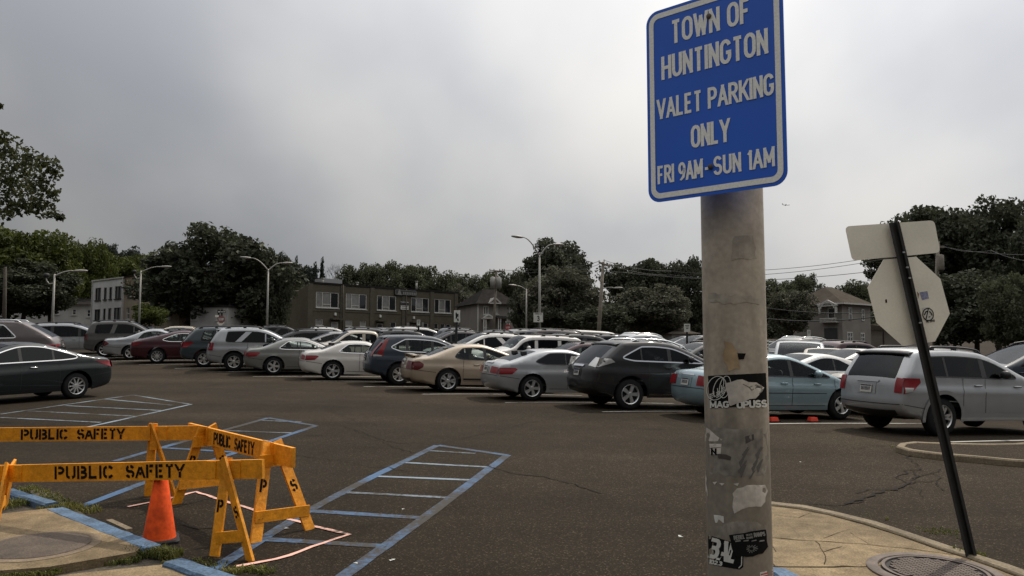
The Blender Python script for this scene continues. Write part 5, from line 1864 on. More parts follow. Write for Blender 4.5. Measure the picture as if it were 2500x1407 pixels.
def right_house():
    f = Facade(1935, 116, 2055, 110, 747)
    root = thing('hip_roofed_house', 'grey house with hipped roof, white balcony arch and side windows', 'house', f.M)
    dp = 7.6
    bal = f.rect(2020, 752, 2039, 778)
    mb = MB(); wall_with_holes(mb, f.w, f.h, [bal]); shell(mb, f, dp); mb.build('wall', M['siding'], root)
    w, h = f.w, f.h
    ap = f.uz(2008, 697)[1]
    mb = MB(); mb.add([(-.6, -.6, h), (w + .6, -.6, h), (w + .6, dp + .6, h), (-.6, dp + .6, h), (w * .45, dp * .38, ap), (w * .5, dp * .55, ap)], [(0, 1, 4), (1, 2, 5, 4), (2, 3, 5), (3, 0, 4, 5), (0, 3, 2, 1)])
    rf = mb.build('roof', M['shingle'], root)
    mb = MB(); mb.box((w / 2, -.62, h + .0), (w + 1.2, .08, .2)); mb.box((w + .62, dp / 2, h), (.08, dp + 1.2, .2)); mb.build('eaves', M['white_trim'], rf)
    window(root, bal, M['white_trim'], M['pane'], (), [(0, 1, .5)], .12)
    a = f.rect(2004, 733, 2050, 755)
    mb = MB(); m = (a[0] + a[2]) / 2
    gable(mb, a[0] - .1, a[2] + .1, -.7, (a[1] + a[3]) / 2 - .2, (a[3] - a[1]) * .55, .2)
    for k in range(10):
        t0, t1 = math.pi * k / 10, math.pi * (k + 1) / 10
        rr = (a[2] - a[0]) * .36; zc = (a[1] + a[3]) / 2 - .55
        mb.bar((m + rr * math.cos(t0), -.7, zc + rr * .8 * math.sin(t0)), (m + rr * math.cos(t1), -.7, zc + rr * .8 * math.sin(t1)), (0, 1, 0), .18, .13)
    for x in (a[0] + .15, a[2] - .15): mb.box((x, -.66, a[1] - .1), (.28, .22, .9))
    mb.build('balcony_arch', M['white_trim'], root)
    c = f.rect(2008, 779, 2048, 785)
    mb = MB()
    mb.box((m, -.7, c[1]), (c[2] - c[0], .16, .14)); mb.box((m, -.7, c[3]), (c[2] - c[0], .16, .12))
    for k in range(12): mb.box((c[0] + (c[2] - c[0]) * (k + .5) / 12, -.7, (c[1] + c[3]) / 2), (.07, .07, c[3] - c[1]))
    mb.box((m, -.35, c[1] - .1), (c[2] - c[0], .75, .1))
    mb.build('balcony_rail', M['white_trim'], root)
    # side wall windows (right-hand wall recedes)
    sf = Facade(2055, 110, 2122, 114.6, 747)
    sf.a = f.a + f.u * f.w; sf.u = -f.n; sf.n = Vector((sf.u.y, -sf.u.x, 0)); sf.base = f.base
    sf.M = Matrix((sf.u, -sf.n, UP)).transposed().to_4x4(); sf.M.translation = Vector((sf.a.x, sf.a.y, f.base))
    inv = f.M.inverted() @ sf.M
    for q, nm in [((2071, 752, 2079, 781), 0), ((2103, 756, 2109, 783), 0), ((2068, 812, 2081, 834), 1), ((2101, 814, 2110, 834), 1)]:
        r = sf.rect(*q)
        mb = MB(); fw = .13
        a_, c_, b_, d_ = r
        for x in (a_, b_): mb.box((x, -.04, (c_ + d_) / 2), (fw, .08, d_ - c_ + fw))
        for z in (c_, d_): mb.box(((a_ + b_) / 2, -.04, z), (b_ - a_, .078, fw))
        if nm: mb.box(((a_ + b_) / 2, -.04, (c_ + d_) / 2), (fw, .075, d_ - c_))
        mb.box(((a_ + b_) / 2, -.04, (c_ + d_) / 2), (b_ - a_, .07, fw * .8))
        o = MB(); o.add([inv @ Vector(v) for v in mb.v], mb.f); wi = o.build('window', M['white_trim'], root)
        o = MB(); o.add([inv @ Vector(v) for v in [(a_, -.02, c_), (b_, -.02, c_), (b_, -.02, d_), (a_, -.02, d_)]], [(0, 1, 2, 3)]); o.build('pane', M['pane'], wi)
    # lower dark porch
    d0 = f.rect(2012, 802, 2044, 840)
    mb = MB(); mb.box((m, -.08, d0[3] * .5), (d0[2] - d0[0], .12, d0[3])); mb.build('porch_opening', M['dark_frame'], root)
    # garage beside the house
    g = Facade(2122, 118, 2215, 114, 805)
    root = thing('garage', 'low grey garage with sloping roof beside the hip roofed house', 'garage', g.M)
    mb = MB(); mb.box((g.w / 2, 4, g.h / 2), (g.w, 8, g.h)); mb.build('wall', M['siding'], root)
    zr = g.uz(2125, 792)[1]
    mb = MB(); mb.add([(-.3, -.4, zr), (g.w + .4, -.4, g.h + .1), (g.w + .4, 8.4, g.h + .1), (-.3, 8.4, zr), (-.3, -.4, g.h - .1), (g.w + .4, -.4, g.h - .05), (-.3, 8.4, g.h - .1), (g.w + .4, 8.4, g.h - .05)],
                      [(0, 1, 2, 3), (4, 5, 1, 0), (6, 3, 2, 7), (4, 0, 3, 6), (5, 7, 2, 1)]); mb.build('roof', M['shingle'], root)
    g = Facade(1640, 70, 1702, 70, 815)
    root = thing('shed', 'pale low shed behind the cars near the signed pole', 'shed', g.M)
    mb = MB(); mb.box((g.w / 2, 3, g.h / 2), (g.w, 6, g.h)); mb.build('wall', M['white_siding'], root)
    zr = g.uz(1670, 799)[1]
    mb = MB(); mb.add([(-.3, -.3, g.h), (g.w + .3, -.3, g.h), (g.w + .3, 6.3, g.h), (-.3, 6.3, g.h), (g.w * .5, 3, zr)], [(0, 1, 4), (1, 2, 4), (2, 3, 4), (3, 0, 4), (0, 3, 2, 1)]); mb.build('roof', M['shingle'], root)


right_house()


def treeline():
    """the far wooded rise behind everything, read as one mass"""
    rng = np.random.default_rng(8)
    vs, fs = [], []
    for k in range(330):
        px = rng.uniform(-300, 2800); Yd = rng.uniform(185, 215)
        c = at(px, rng.uniform(762, 812), Yd)
        r = rng.uniform(3.0, 5.0)
        n = 120
        d = rng.normal(size=(n, 3)); d /= np.linalg.norm(d, axis=1)[:, None]
        p = np.array(c) + d * (r * (.4 + .6 * rng.random(n) ** .5))[:, None] * np.array([1.2, 1, .8])
        nr = d * .7 + rng.normal(size=(n, 3)) * .7; nr /= np.linalg.norm(nr, axis=1)[:, None]
        t = np.cross(nr, rng.normal(size=(n, 3))); t /= np.linalg.norm(t, axis=1)[:, None]; b = np.cross(nr, t)
        s = (rng.uniform(.45, 1.0, n))[:, None]
        q = np.stack([p - t * s, p - b * s * .6, p + t * s, p + b * s * .6], 1)
        o = len(vs); vs.extend(map(tuple, q.reshape(-1, 3)))
        fs.extend((o + 4 * i, o + 4 * i + 1, o + 4 * i + 2, o + 4 * i + 3) for i in range(n))
    mb = MB(); mb.v, mb.f, mb.m = vs, fs, [0] * len(fs)
    tag(mb.build('far_treeline', M['leaf_far']), 'far dark band of woodland behind the buildings', 'woodland', kind='stuff')
    mb = MB()
    xs = np.linspace(-420, 420, 40)
    mb.add([(x, 217 + 6 * math.sin(x * .03), z) for x in xs for z in (0, 13 + 2.5 * math.sin(x * .05) + 1.2 * math.sin(x * .17))] + [(x, 420, 12) for x in xs], [(2 * i, 2 * i + 2, 2 * i + 3, 2 * i + 1) for i in range(39)] + [(2 * i + 1, 2 * i + 3, 80 + i + 1, 80 + i) for i in range(39)])
    tag(mb.build('wooded_hill', M['hill'], smooth=True), kind='structure', label='low wooded rise beyond the lot', cat='hill')


M['leaf_far'] = leaf_mat('leaves_far', (0.034, 0.040, 0.026), (0.085, 0.09, 0.06), 0.2)
for n_ in M['leaf_far'].node_tree.nodes:
    if n_.type == 'TEX_NOISE': n_.inputs['Scale'].default_value = .12 if n_.inputs['Scale'].default_value < 10 else 1.2
M['hill'] = mat('wooded_hill', (.03, .034, .022), .95, noise=[(.1, .3), (1.2, .5)])
treeline()

# ------------------------------------------------------------------ the signed pole in front
def signed_pole():
    a, b = at(1786, 485, 2.55), at(1807, 1407, 2.55)
    d = (a - b).normalized()
    gx, gy = b.x, b.y
    base = b - d * ((b.z - gz(gx, gy) + .3) / d.z)
    top = base + d * 4.6
    root = thing('street_pole', 'grey galvanised steel pole covered in torn stickers, carrying the blue valet sign', 'pole', Matrix.Translation(base))
    M0 = Matrix.Translation(base)
    r = .0985
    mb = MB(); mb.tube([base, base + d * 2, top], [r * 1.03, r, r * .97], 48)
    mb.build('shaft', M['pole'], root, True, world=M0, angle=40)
    mb = MB(); mb.tube([base + d * .05, base + d * .42, base + d * .46], [r + .09, r + .085, r + .02], 24); mb.build('base_collar', M['pole'], root, True, world=M0, angle=30)
    # pole surface coordinates from photo pixels
    ca, cb = proj(a), proj(b)
    fw = Vector((-a.x, -a.y, 0)).normalized()          # towards the viewer
    sd_ = Vector((fw.y, -fw.x, 0)) * -1
    sd_ = Vector((-fw.y, fw.x, 0))
    if sd_.x < 0: sd_ = -sd_

    def pp(px, py, off=.001):
        t = (py - 485) / 922.0
        cx = 1786 + 21 * t; hw = 74 + 4.5 * t
        th = math.asin(max(-.995, min(.995, (px - cx) / hw)))
        rr_ = r + off
        lo, hi = 0.0, 4.6
        for _ in range(40):
            m = (lo + hi) / 2
            q = base + d * m + (sd_ * math.sin(th) + fw * math.cos(th)) * rr_
            if proj(q)[1] > py: lo = m
            else: hi = m
        return base + d * lo + (sd_ * math.sin(th) + fw * math.cos(th)) * rr_

    def patch(mb, poly, off=.001, step=12):
        pd = poly_dense(poly, step)
        P = np.array(pd); b0, b1 = P.min(0), P.max(0)
        gx_, gy_ = np.meshgrid(np.arange(b0[0] + 5, b1[0], step), np.arange(b0[1] + 5, b1[1], step))
        gp = np.stack([gx_.ravel(), gy_.ravel()], 1)
        gp = gp[inside(gp, pd)] if len(gp) else gp
        if len(gp): gp = gp[seg_dist(gp, np.array(pd + [pd[0]])) > 4]
        rs = delaunay_2d_cdt([Vector(p) for p in pd] + [Vector(p) for p in gp], [(i, (i + 1) % len(pd)) for i in range(len(pd))], [], 1, 1e-4)
        mb.add([pp(v.x, v.y, off) for v in rs[0]], [tuple(f) for f in rs[2]])

    def torn(poly, j=4, step=11):
        return [(x + random.uniform(-j, j), y + random.uniform(-j, j)) for x, y in poly_dense(poly, step)]

    def text(mb, s, cx, cy, h, w, off, ang=0.0, t=.2, font=GLYPH, space=.2):
        c, sn = math.cos(R_(ang)), math.sin(R_(ang))
        lettering(mb, s, h, w, lambda x, y, k: pp(cx + x * c + y * sn, cy - y * c + x * sn, off + .00004 * k), t, font, space)

    K, P_ = M['black_paint'], M['paper']
    M['glue_faint'] = mat('faint_glue_residue', (.35, .31, .25), .75, noise=[(9, .25), (40, .2)])
    mb = MB()
    for q in [[(1733, 1042), (1868, 1050), (1870, 1130), (1866, 1165), (1736, 1160)], [(1790, 575), (1838, 573), (1840, 632), (1788, 634)], [(1735, 715), (1862, 728), (1862, 742), (1735, 740)], [(1740, 1290), (1800, 1270), (1868, 1282), (1868, 1310), (1745, 1312)]]:
        mb = MB(); patch(mb, torn(q), .0006)
        mb.build('glue_stain', M['glue'] if q[0][1] > 1000 else M['glue_faint'], root, world=M0)
    mb = MB(); patch(mb, torn([(1770, 830), (1788, 836), (1803, 868), (1808, 898), (1780, 905), (1768, 880)], 3), .0008); mb.build('rust_stain', M['rust'], root, world=M0)
    mb = MB(); patch(mb, torn([(1800, 862), (1818, 864), (1815, 878), (1804, 878)], 1.5), .001); mb.build('tape_scrap', K, root, world=M0)
    # black printed sticker with lettering and a torn paper on it
    mb = MB(); patch(mb, [(1732, 918), (1865, 911), (1868, 990), (1736, 997)], .0012); st = mb.build('black_sticker', K, root, world=M0)
    mb = MB()
    text(mb, 'MAG', 1759, 988, 17, 46, .0016, -1, .24); text(mb, 'OPUSS', 1833, 987, 19, 70, .0016, -3, .24)
    for cx, cy, rx, ry, ang in [(1752, 948, 22, 30, 20), (1757, 945, 10, 24, 20), (1772, 945, 12, 27, 10)]:
        pts = [(cx + rx * math.cos(q) * math.cos(R_(ang)) - ry * math.sin(q) * math.sin(R_(ang)), cy + rx * math.cos(q) * math.sin(R_(ang)) + ry * math.sin(q) * math.cos(R_(ang))) for q in np.linspace(0, 6.28, 24)]
        L, Rr = stroke_poly(pts, 1.6)
        mb.add([pp(*v, .0016) for a_, b_ in zip(L, Rr) for v in (a_, b_)], [(2 * i, 2 * i + 1, 2 * i + 3, 2 * i + 2) for i in range(len(L) - 1)])
    for k in range(4):
        for pts in ([(1738 + k * 9, 975 - k * 5), (1737 + k * 9, 962 - k * 7)], [(1736, 964 + k * 5), (1755, 958 + k * 4), (1772, 945 + k * 4)]):
            L, Rr = stroke_poly(pts, 1.8)
            mb.add([pp(*v, .0017) for a_, b_ in zip(L, Rr) for v in (a_, b_)], [(2 * i, 2 * i + 1, 2 * i + 3, 2 * i + 2) for i in range(len(L) - 1)])
    mb.build('sticker_marking', M['sign_face'], st, world=M0)
    mb = MB(); patch(mb, torn([(1772, 934), (1812, 928), (1842, 936), (1858, 948), (1850, 966), (1838, 974), (1815, 978), (1786, 992), (1778, 965)], 2.5), .0024); pt = mb.build('torn_paper', P_, root, world=M0)
    mb = MB()
    for pts in ([(1812, 938), (1826, 946), (1842, 940), (1854, 946)], [(1826, 946), (1832, 953), (1846, 944)], [(1852, 940), (1856, 954), (1848, 962)]):
        L, Rr = stroke_poly(pts, 2.2); mb.add([pp(*v, .0028) for a_, b_ in zip(L, Rr) for v in (a_, b_)], [(2 * i, 2 * i + 1, 2 * i + 3, 2 * i + 2) for i in range(len(L) - 1)])
    mb.build('crease', M['glue'], pt, world=M0)
    # scraps
    mb = MB()
    for q in [[(1724, 1032), (1735, 1052), (1752, 1062), (1764, 1074), (1746, 1080), (1726, 1076)], [(1724, 1130), (1729, 1180), (1733, 1212), (1724, 1195)],
              [(1742, 1180), (1752, 1178), (1750, 1185)], [(1758, 1180), (1770, 1180), (1766, 1187)], [(1792, 1180), (1803, 1180), (1800, 1185)],
              [(1789, 1203), (1800, 1192), (1822, 1185), (1846, 1184), (1862, 1186), (1869, 1200), (1864, 1228), (1856, 1240), (1826, 1236), (1808, 1246), (1792, 1252)]]:
        mb = MB(); patch(mb, torn(q, 2.5), .0011)
        mb.build('paper_scrap', P_, root, world=M0)
    mb = MB(); patch(mb, torn([(1745, 1255), (1768, 1262), (1770, 1278), (1752, 1276)], 3), .001); mb.build('pale_glue_scrap', M['sign_face'], root, world=M0)
    mb = MB(); patch(mb, [(1735, 1084), (1764, 1084), (1762, 1108), (1738, 1110)], .0012); sc = mb.build('small_label', M['paper'], root, world=M0)
    mb = MB(); text(mb, 'N', 1746, 1103, 16, 15, .0016, 0, .26); patch(mb, [(1736, 1094), (1762, 1092), (1762, 1093), (1736, 1095)], .0016); mb.build('label_marking', K, sc, world=M0)
    mb = MB(); patch(mb, [(1818, 1066), (1837, 1060), (1838, 1074), (1819, 1084)], .0012)
    patch(mb, torn([(1752, 1108), (1785, 1114), (1784, 1124), (1756, 1120)], 2), .0013); mb.build('dark_tape', mat('dark_tape', (.06, .05, .045), .7), root, world=M0)
    mb = MB()
    for k in range(12):
        x, y = random.uniform(1812, 1862), random.uniform(1085, 1150)
        patch(mb, [(x, y), (x + 4, y - 2), (x - 8, y + random.uniform(18, 34)), (x - 12, y + 18)], .0012, 14)
    mb.build('scraped_label', mat('scraped_grey', (.10, .095, .085), .8), root, world=M0)
    # radio station sticker
    mb = MB(); patch(mb, [(1731, 1306), (1815, 1332), (1814, 1385), (1806, 1391), (1733, 1378)], .0012); st = mb.build('radio_sticker', K, root, world=M0)
    mb = MB(); text(mb, 'BAL', 1769, 1345, 50, 64, .0017, 14, .19, GLYPH, .2); text(mb, '102.3', 1750, 1374, 11, 34, .0017, 11, .26)
    L, Rr = stroke_poly([(1733, 1308), (1808, 1333), (1811, 1338), (1810, 1380), (1804, 1387), (1734, 1374)], 2.0)
    mb.add([pp(*v, .0017) for a_, b_ in zip(L, Rr) for v in (a_, b_)], [(2 * i, 2 * i + 1, 2 * i + 3, 2 * i + 2) for i in range(len(L) - 1)])
    mb.build('sticker_marking', M['sign_face'], st, world=M0)
    mb = MB(); patch(mb, torn([(1782, 1306), (1866, 1292), (1869, 1335), (1858, 1352), (1835, 1358), (1800, 1360), (1790, 1345)], 1.5), .0024); st = mb.build('skate_sticker', K, root, world=M0)
    mb = MB(); text(mb, 'REBEL', 1805, 1312, 11, 25, .0028, -8, .22); text(mb, 'SKATE', 1827, 1306, 5, 15, .0028, -8, .22); text(mb, 'BOARD', 1828, 1313, 5, 15, .0028, -8, .22); text(mb, 'RAMPS', 1850, 1305, 11, 25, .0028, -8, .22)
    for k in range(13):
        a0 = math.pi * 2 * k / 13
        L, Rr = stroke_poly([(1832 + 5 * math.cos(a0), 1340 + 4 * math.sin(a0)), (1832 + random.uniform(11, 17) * math.cos(a0), 1340 + random.uniform(8, 12) * math.sin(a0))], 1.2)
        mb.add([pp(*v, .0028) for a_, b_ in zip(L, Rr) for v in (a_, b_)], [(0, 1, 3, 2)])
    for k in range(4): patch(mb, torn([(1796 + k * 18, 1320), (1808 + k * 18, 1318), (1808 + k * 18, 1321), (1796 + k * 18, 1323)], .8), .0027, 6)
    mb.build('sticker_marking', mat('faded_print', (.22, .215, .20), .8), st, world=M0)
    mb = MB(); patch(mb, [(1852, 1398), (1882, 1390), (1883, 1425), (1852, 1430)], .0012); st = mb.build('striped_sticker', M['sign_face'], root, world=M0)
    mb = MB()
    for k in range(4): patch(mb, [(1854, 1402 + k * 6), (1882, 1394 + k * 6), (1882, 1397 + k * 6), (1854, 1405 + k * 6)], .0016)
    mb.build('sticker_marking', M['sign_red'], st, world=M0)
    return a, d, r


pole_a, pole_d, pole_r = signed_pole()


def rounded(w, h, r, n=7):
    pts = []
    for cx, cy, a in ((w / 2 - r, h / 2 - r, 0), (-w / 2 + r, h / 2 - r, 90), (-w / 2 + r, -h / 2 + r, 180), (w / 2 - r, -h / 2 + r, 270)):
        pts += [(cx + r * math.cos(R_(a + 90 * i / n)), cy + r * math.sin(R_(a + 90 * i / n))) for i in range(n + 1)]
    return pts


def valet_sign():
    th = R_(48.6)
    rv = Vector((math.sin(th), -math.cos(th), 0))        # the sign's own left to right
    uv = UP.copy()
    nv = rv.cross(uv)                                    # towards the viewer
    if nv.y > 0: nv = -nv
    c = at(1738, 228, 2.41)
    m = Matrix((rv, uv, nv)).transposed().to_4x4(); m.translation = c
    root = thing('valet_sign', 'blue and white valet parking sign bolted to the stickered pole', 'sign', m)
    w, h = .462, .632
    mb = MB(); o = rounded(w, h, .042)
    mb.add([(x, y, -.0025) for x, y in o] + [(x, y, 0) for x, y in o], [tuple(range(len(o) - 1, -1, -1)), tuple(range(len(o), 2 * len(o)))] + [(i, (i + 1) % len(o), len(o) + (i + 1) % len(o), len(o) + i) for i in range(len(o))])
    mb.build('panel', M['sign_blue'], root)
    mb = MB(); a, b = rounded(w - .022, h - .022, .034), rounded(w - .056, h - .056, .020)
    n = len(a)
    mb.add([(x, y, .0012) for x, y in a] + [(x, y, .0012) for x, y in b], [(i, (i + 1) % n, n + (i + 1) % n, n + i) for i in range(n)])
    mb.build('border', M['sign_white'], root)
    for txt, cy, hh, ww, cx in [('TOWN OF', .229, .077, .268, -.004), ('HUNTINGTON', .119, .077, .356, .004), ('VALET PARKING', -.014, .066, .390, .002), ('ONLY', -.125, .072, .128, -.008), ('FRI 9AM', -.2285, .059, .158, -.115), ('SUN 1AM', -.2285, .059, .192, .098), ('-', -.2285, .059, .02, -.022)]:
        mb = MB(); lettering(mb, txt, hh, ww, lambda x, y, k, cx=cx, cy=cy: (cx + x, cy + y, .0013 + .00003 * k), .15, GLYPH, .26)
        mb.build('lettering', M['sign_white'], root)
    for x, y in ((-.004, .245), (-.008, -.229)):
        mb = MB(); mb.lathe([(.0085, 0), (.0085, .003), (.006, .005), (.001, .0055)], 12, Matrix.Translation((x, y, .0016))); mb.build('bolt', M['iron'], root, True)
    mb = MB()
    for y in (.245, -.229): mb.box((0, y, -.012), (.12, .025, .018))
    mb.build('bracket', M['pole'], root)


valet_sign()


def stop_sign_back():
    b = G(2366, 1356, .13)
    root = thing('leaning_stop_sign', 'leaning dark post with the bare back of an octagonal sign and a small plate', 'sign', Matrix.Translation(b))
    M0 = Matrix.Translation(b)
    Yp = b.y
    top = at(2178, 544, Yp)
    ax_ = (top - b).normalized()
    lat = Vector((1, 0, 0)); lat = (lat - ax_ * lat.dot(ax_)).normalized()
    fr = ax_.cross(lat)
    if fr.y > 0: fr = -fr
    mb = MB()
    b0 = b - ax_ * .3
    # U-shaped channel: web and two flanges
    mb.bar(b0, top, lat, .045, .006)
    for s in (-1, 1):
        mb.bar(b0 + lat * s * .0245 - fr * .016 * -1, top + lat * s * .0245 + fr * .016, fr, .036, .005)
        mb.bar(b0 + lat * s * .0345 + fr * .034, top + lat * s * .0345 + fr * .034, lat, .024, .005)
    mb.build('post', M['post_dark'], root, world=M0)
    mb = MB()
    for py in (618, 681, 790, 655):
        p = b + ax_ * ((CZ + (853 - py) / F_PX * Yp - b.z) / ax_.z)
        mb.box(p + fr * .042 + lat * .02, (.02, .012, .012))
    mb.build('bolt', M['rim'], root, world=M0)
    yp = Yp + .022
    oc = [(2157, 634), (2237, 627), (2296, 681), (2319, 766), (2283, 834), (2204, 845), (2140, 788), (2118, 703)]
    mb = MB(); mb.extrude([at(x, y, yp) for x, y in oc], (0, .004, 0)); pl = mb.build('octagon_plate', M['sign_back'], root, world=M0)
    mb = MB(); mb.extrude([at(x, y, yp + .006) for x, y in oc], (0, .001, 0)); mb.build('red_face', M['sign_red'], pl, world=M0)
    # rounded plate above
    A, B, C, D = (2063, 553), (2281, 538), (2296, 617), (2081, 637)
    pts = []
    for p, q, r2 in ((D, A, B), (A, B, C), (B, C, D), (C, D, A)):
        p, q, r2 = Vector(p), Vector(q), Vector(r2)
        e, f = q + (p - q).normalized() * 12, q + (r2 - q).normalized() * 12
        for t in np.linspace(0, 1, 6): pts.append(e * (1 - t) ** 2 + q * 2 * t * (1 - t) + f * t * t)
    mb = MB(); mb.extrude([at(p.x, p.y, yp) for p in pts], (0, .004, 0)); mb.build('upper_plate', M['sign_back'], root, world=M0)
    ys = yp - .002
    mb = MB()
    mb.extrude([at(*p, ys) for p in ((2239, 712), (2244, 718), (2242, 730), (2240, 722))][:3], (0, .001, 0))
    mb.build('red_scrap', mat('faded_red_sticker', (.25, .10, .09), .8), pl, world=M0)
    mb = MB(); mb.extrude([at(*p, ys) for p in ((2245, 714), (2264, 711), (2268, 729), (2251, 733))], (0, .001, 0)); mb.build('blue_sticker', mat('blue_sticker', (.22, .24, .36), .8, noise=(60, .4)), pl, world=M0)
    mb = MB(); mb.extrude([at(*p, ys) for p in ((2251, 752), (2270, 749), (2283, 785), (2262, 790))], (0, .001, 0)); w = mb.build('white_sticker', M['sign_face'], pl, world=M0)
    mb = MB(); yq = ys - .002
    c = at(2266, 768, yq); R0 = 13.0 / F_PX * Yp
    ring = [(c.x + R0 * math.cos(q), c.z + R0 * 1.15 * math.sin(q)) for q in np.linspace(0, 6.283, 28)]

    def st(pts, t):
        L, Rr = stroke_poly(pts, t)
        mb.add([(v.x, yq, v.y) for a_, b_ in zip(L, Rr) for v in (a_, b_)], [(2 * i, 2 * i + 1, 2 * i + 3, 2 * i + 2) for i in range(len(L) - 1)])
    st(ring, .008)
    st([(c.x - R0 * .45, c.z - R0 * 1.0), (c.x + R0 * .1, c.z + R0 * 1.15)], .008)
    st([(c.x - R0 * .7, c.z - .005), (c.x - R0 * .4, c.z + R0 * .5), (c.x - .004, c.z + R0 * .6)], .009)
    st([(c.x + R0 * .25, c.z + R0 * .6), (c.x + R0 * .6, c.z + R0 * .2), (c.x + R0 * .75, c.z - R0 * .2)], .009)
    st([(c.x + R0 * .1, c.z - R0 * .5), (c.x + R0 * .4, c.z - R0 * .4)], .007)
    q = at(2272, 784, yq)
    lettering(mb, 'NO BNS', .018, .075, lambda x, y, k: (q.x + x, yq - .0003 - .00003 * k, q.z + y + x * .12), .2)
    mb.build('sticker_marking', M['black_paint'], w, world=M0)
    mb = MB(); mb.extrude([at(*p, ys) for p in ((2161, 732), (2165, 731), (2166, 739), (2162, 740))], (0, .001, 0)); mb.build('dark_hole', M['black_paint'], pl, world=M0)


stop_sign_back()


# ------------------------------------------------------------------ street lamps, poles, wires, small signs
def lamp_head(mb, p, d, s=1.0):
    """cobra head: from p along d"""
    d = Vector(d).normalized()
    q = Vector((-d.y, d.x, 0)).normalized()
    pts = [p, p + d * .12 * s, p + d * .35 * s, p + d * .62 * s, p + d * .72 * s]
    vs = []
    for pt, w, h in zip(pts, (.05, .10, .15, .12, .03), (.05, .08, .10, .07, .03)):
        for k in range(8):
            a = 2 * math.pi * k / 8
            vs.append(pt + q * math.cos(a) * w * s + UP * math.sin(a) * h * s * (.8 if math.sin(a) > 0 else .9))
    mb.add(vs, [(i * 8 + k, i * 8 + (k + 1) % 8, (i + 1) * 8 + (k + 1) % 8, (i + 1) * 8 + k) for i in range(4) for k in range(8)] + [tuple(range(7, -1, -1)), tuple(range(32, 40))])


def street_lamp(px, ptop, Yd, arms, label, r=.10, stub=False):
    t = at(px, ptop, Yd); g = gz(t.x, t.y)
    root = thing('street_lamp', label, 'street lamp', frame(t.x, t.y), 'tall grey street lamps')
    h = t.z - g
    mb = MB(); r *= .78
    mb.tube([(0, 0, -.1), (0, 0, h * .5), (0, 0, h + .1)], [r * 1.15, r * .9, r * .62], 12); mb.build('pole', M['lamp_metal'], root, True)
    mb = MB(); mb.tube([(0, 0, -.05), (0, 0, .35), (0, 0, .45)], [r * 2.2, r * 2, r * 1.2], 12); mb.build('base', M['lamp_metal'], root, True)
    for ex, ey in arms:
        e = at(ex, ey, Yd) - Vector((t.x, t.y, g))
        e.y = -.5 if ex < px else .5
        mid = Vector((e.x * .62, e.y * .6, h + (e.z - h) * .93))
        q = [Vector((0, 0, h - .05))]
        for k in range(1, 9):
            s = k / 8
            q.append(Vector((0, 0, h - .05)) * (1 - s) ** 2 + Vector((e.x * .55, e.y * .55, e.z + .02)) * 2 * s * (1 - s) + e * s * s)
        mb = MB(); mb.tube(q, [.055 - .02 * k / 8 for k in range(9)], 8); a = mb.build('arm', M['lamp_metal'], root, True)
        mb = MB(); dd = Vector((e.x, e.y, (0.06 if True else 0))); lamp_head(mb, e, dd, 1.25); mb.build('lamp_head', M['lamp_metal'], a, True)
    if stub:
        mb = MB(); mb.tube([(0, 0, h - .55), (-.35, 0, h - .6), (-.55, 0, h - .35), (-.56, 0, h - .15)], .045, 8); mb.build('bracket', M['lamp_metal'], root, True)
        mb = MB(); mb.lathe([(.001, -.18), (.16, -.1), (.2, .05), (.12, .15), (.001, .18)], 10, Matrix.Translation((-.56, 0, h + .0))); mb.build('flood_lamp', M['post_dark'], root, True)
    return root


lampA = street_lamp(1317, 626, 58, [(1276, 582), (1350, 595)], 'tall double armed street lamp with the number 3 sign', .13)
street_lamp(655, 660, 66, [(618, 632), (684, 641)], 'double armed street lamp in front of the broad dark tree', .12)
street_lamp(344, 664, 70, [(386, 650)], 'single armed street lamp before the tan building', .12, True)
street_lamp(133, 673, 56, [(170, 660)], 'single armed street lamp over the silver minivan at the left', .12, True)
street_lamp(1285, 708, 76, [(1262, 699)], 'thin single armed street lamp near the grey house porch', .12)


def utility_pole(p_top, p_bot, Yd, label, wood='wood_pole'):
    a, b = at(*p_top, Yd), at(*p_bot, Yd)
    d = (a - b).normalized()
    g = b - d * ((b.z - gz(b.x, b.y)) / d.z + .2)
    root = thing('utility_pole', label, 'utility pole', Matrix.Translation(g), 'wooden utility poles')
    M0 = Matrix.Translation(g)
    mb = MB(); mb.tube([g, (g + a) / 2, a], [.17, .15, .11], 10); mb.build('shaft', M[wood], root, True, world=M0)
    return root, M0, a, g, d


r0, M0, pa, pg, pd_ = utility_pole((1473, 640), (1462, 806), 62, 'leaning pale wooden utility pole with short cross arm and lamp')
mb = MB(); mb.bar(at(1462, 641, 62), at(1490, 651, 62), (0, 1, 0), .12, .14); mb.bar(at(1466, 642, 61.9), at(1489, 651, 61.9), (0, 1, 0), .05, .1); mb.build('cross_arm', M['wood_pole'], r0, world=M0)
mb = MB()
for x, y in ((1463, 639), (1475, 637), (1489, 647)): mb.tube([at(x, y + 2, 62), at(x, y - 3, 62)], .06, 6)
mb.build('insulator', M['sign_face'], r0, world=M0)
mb = MB(); q = [at(1470, 705, 62), at(1478, 703, 61.8), at(1490, 702, 61.5), at(1498, 703.5, 61.3)]; mb.tube(q, .045, 6); am = mb.build('lamp_arm', M['lamp_metal'], r0, True, world=M0)
mb = MB(); lamp_head(mb, q[-1], (1, -.3, 0), 1.0); mb.build('lamp_head', M['lamp_metal'], am, True, world=M0)
mb = MB(); mb.bar(at(1463, 683, 61.85), at(1468, 690, 61.85), (0, 1, 0), .1, .1); mb.build('brace', M['wood_pole'], r0, world=M0)

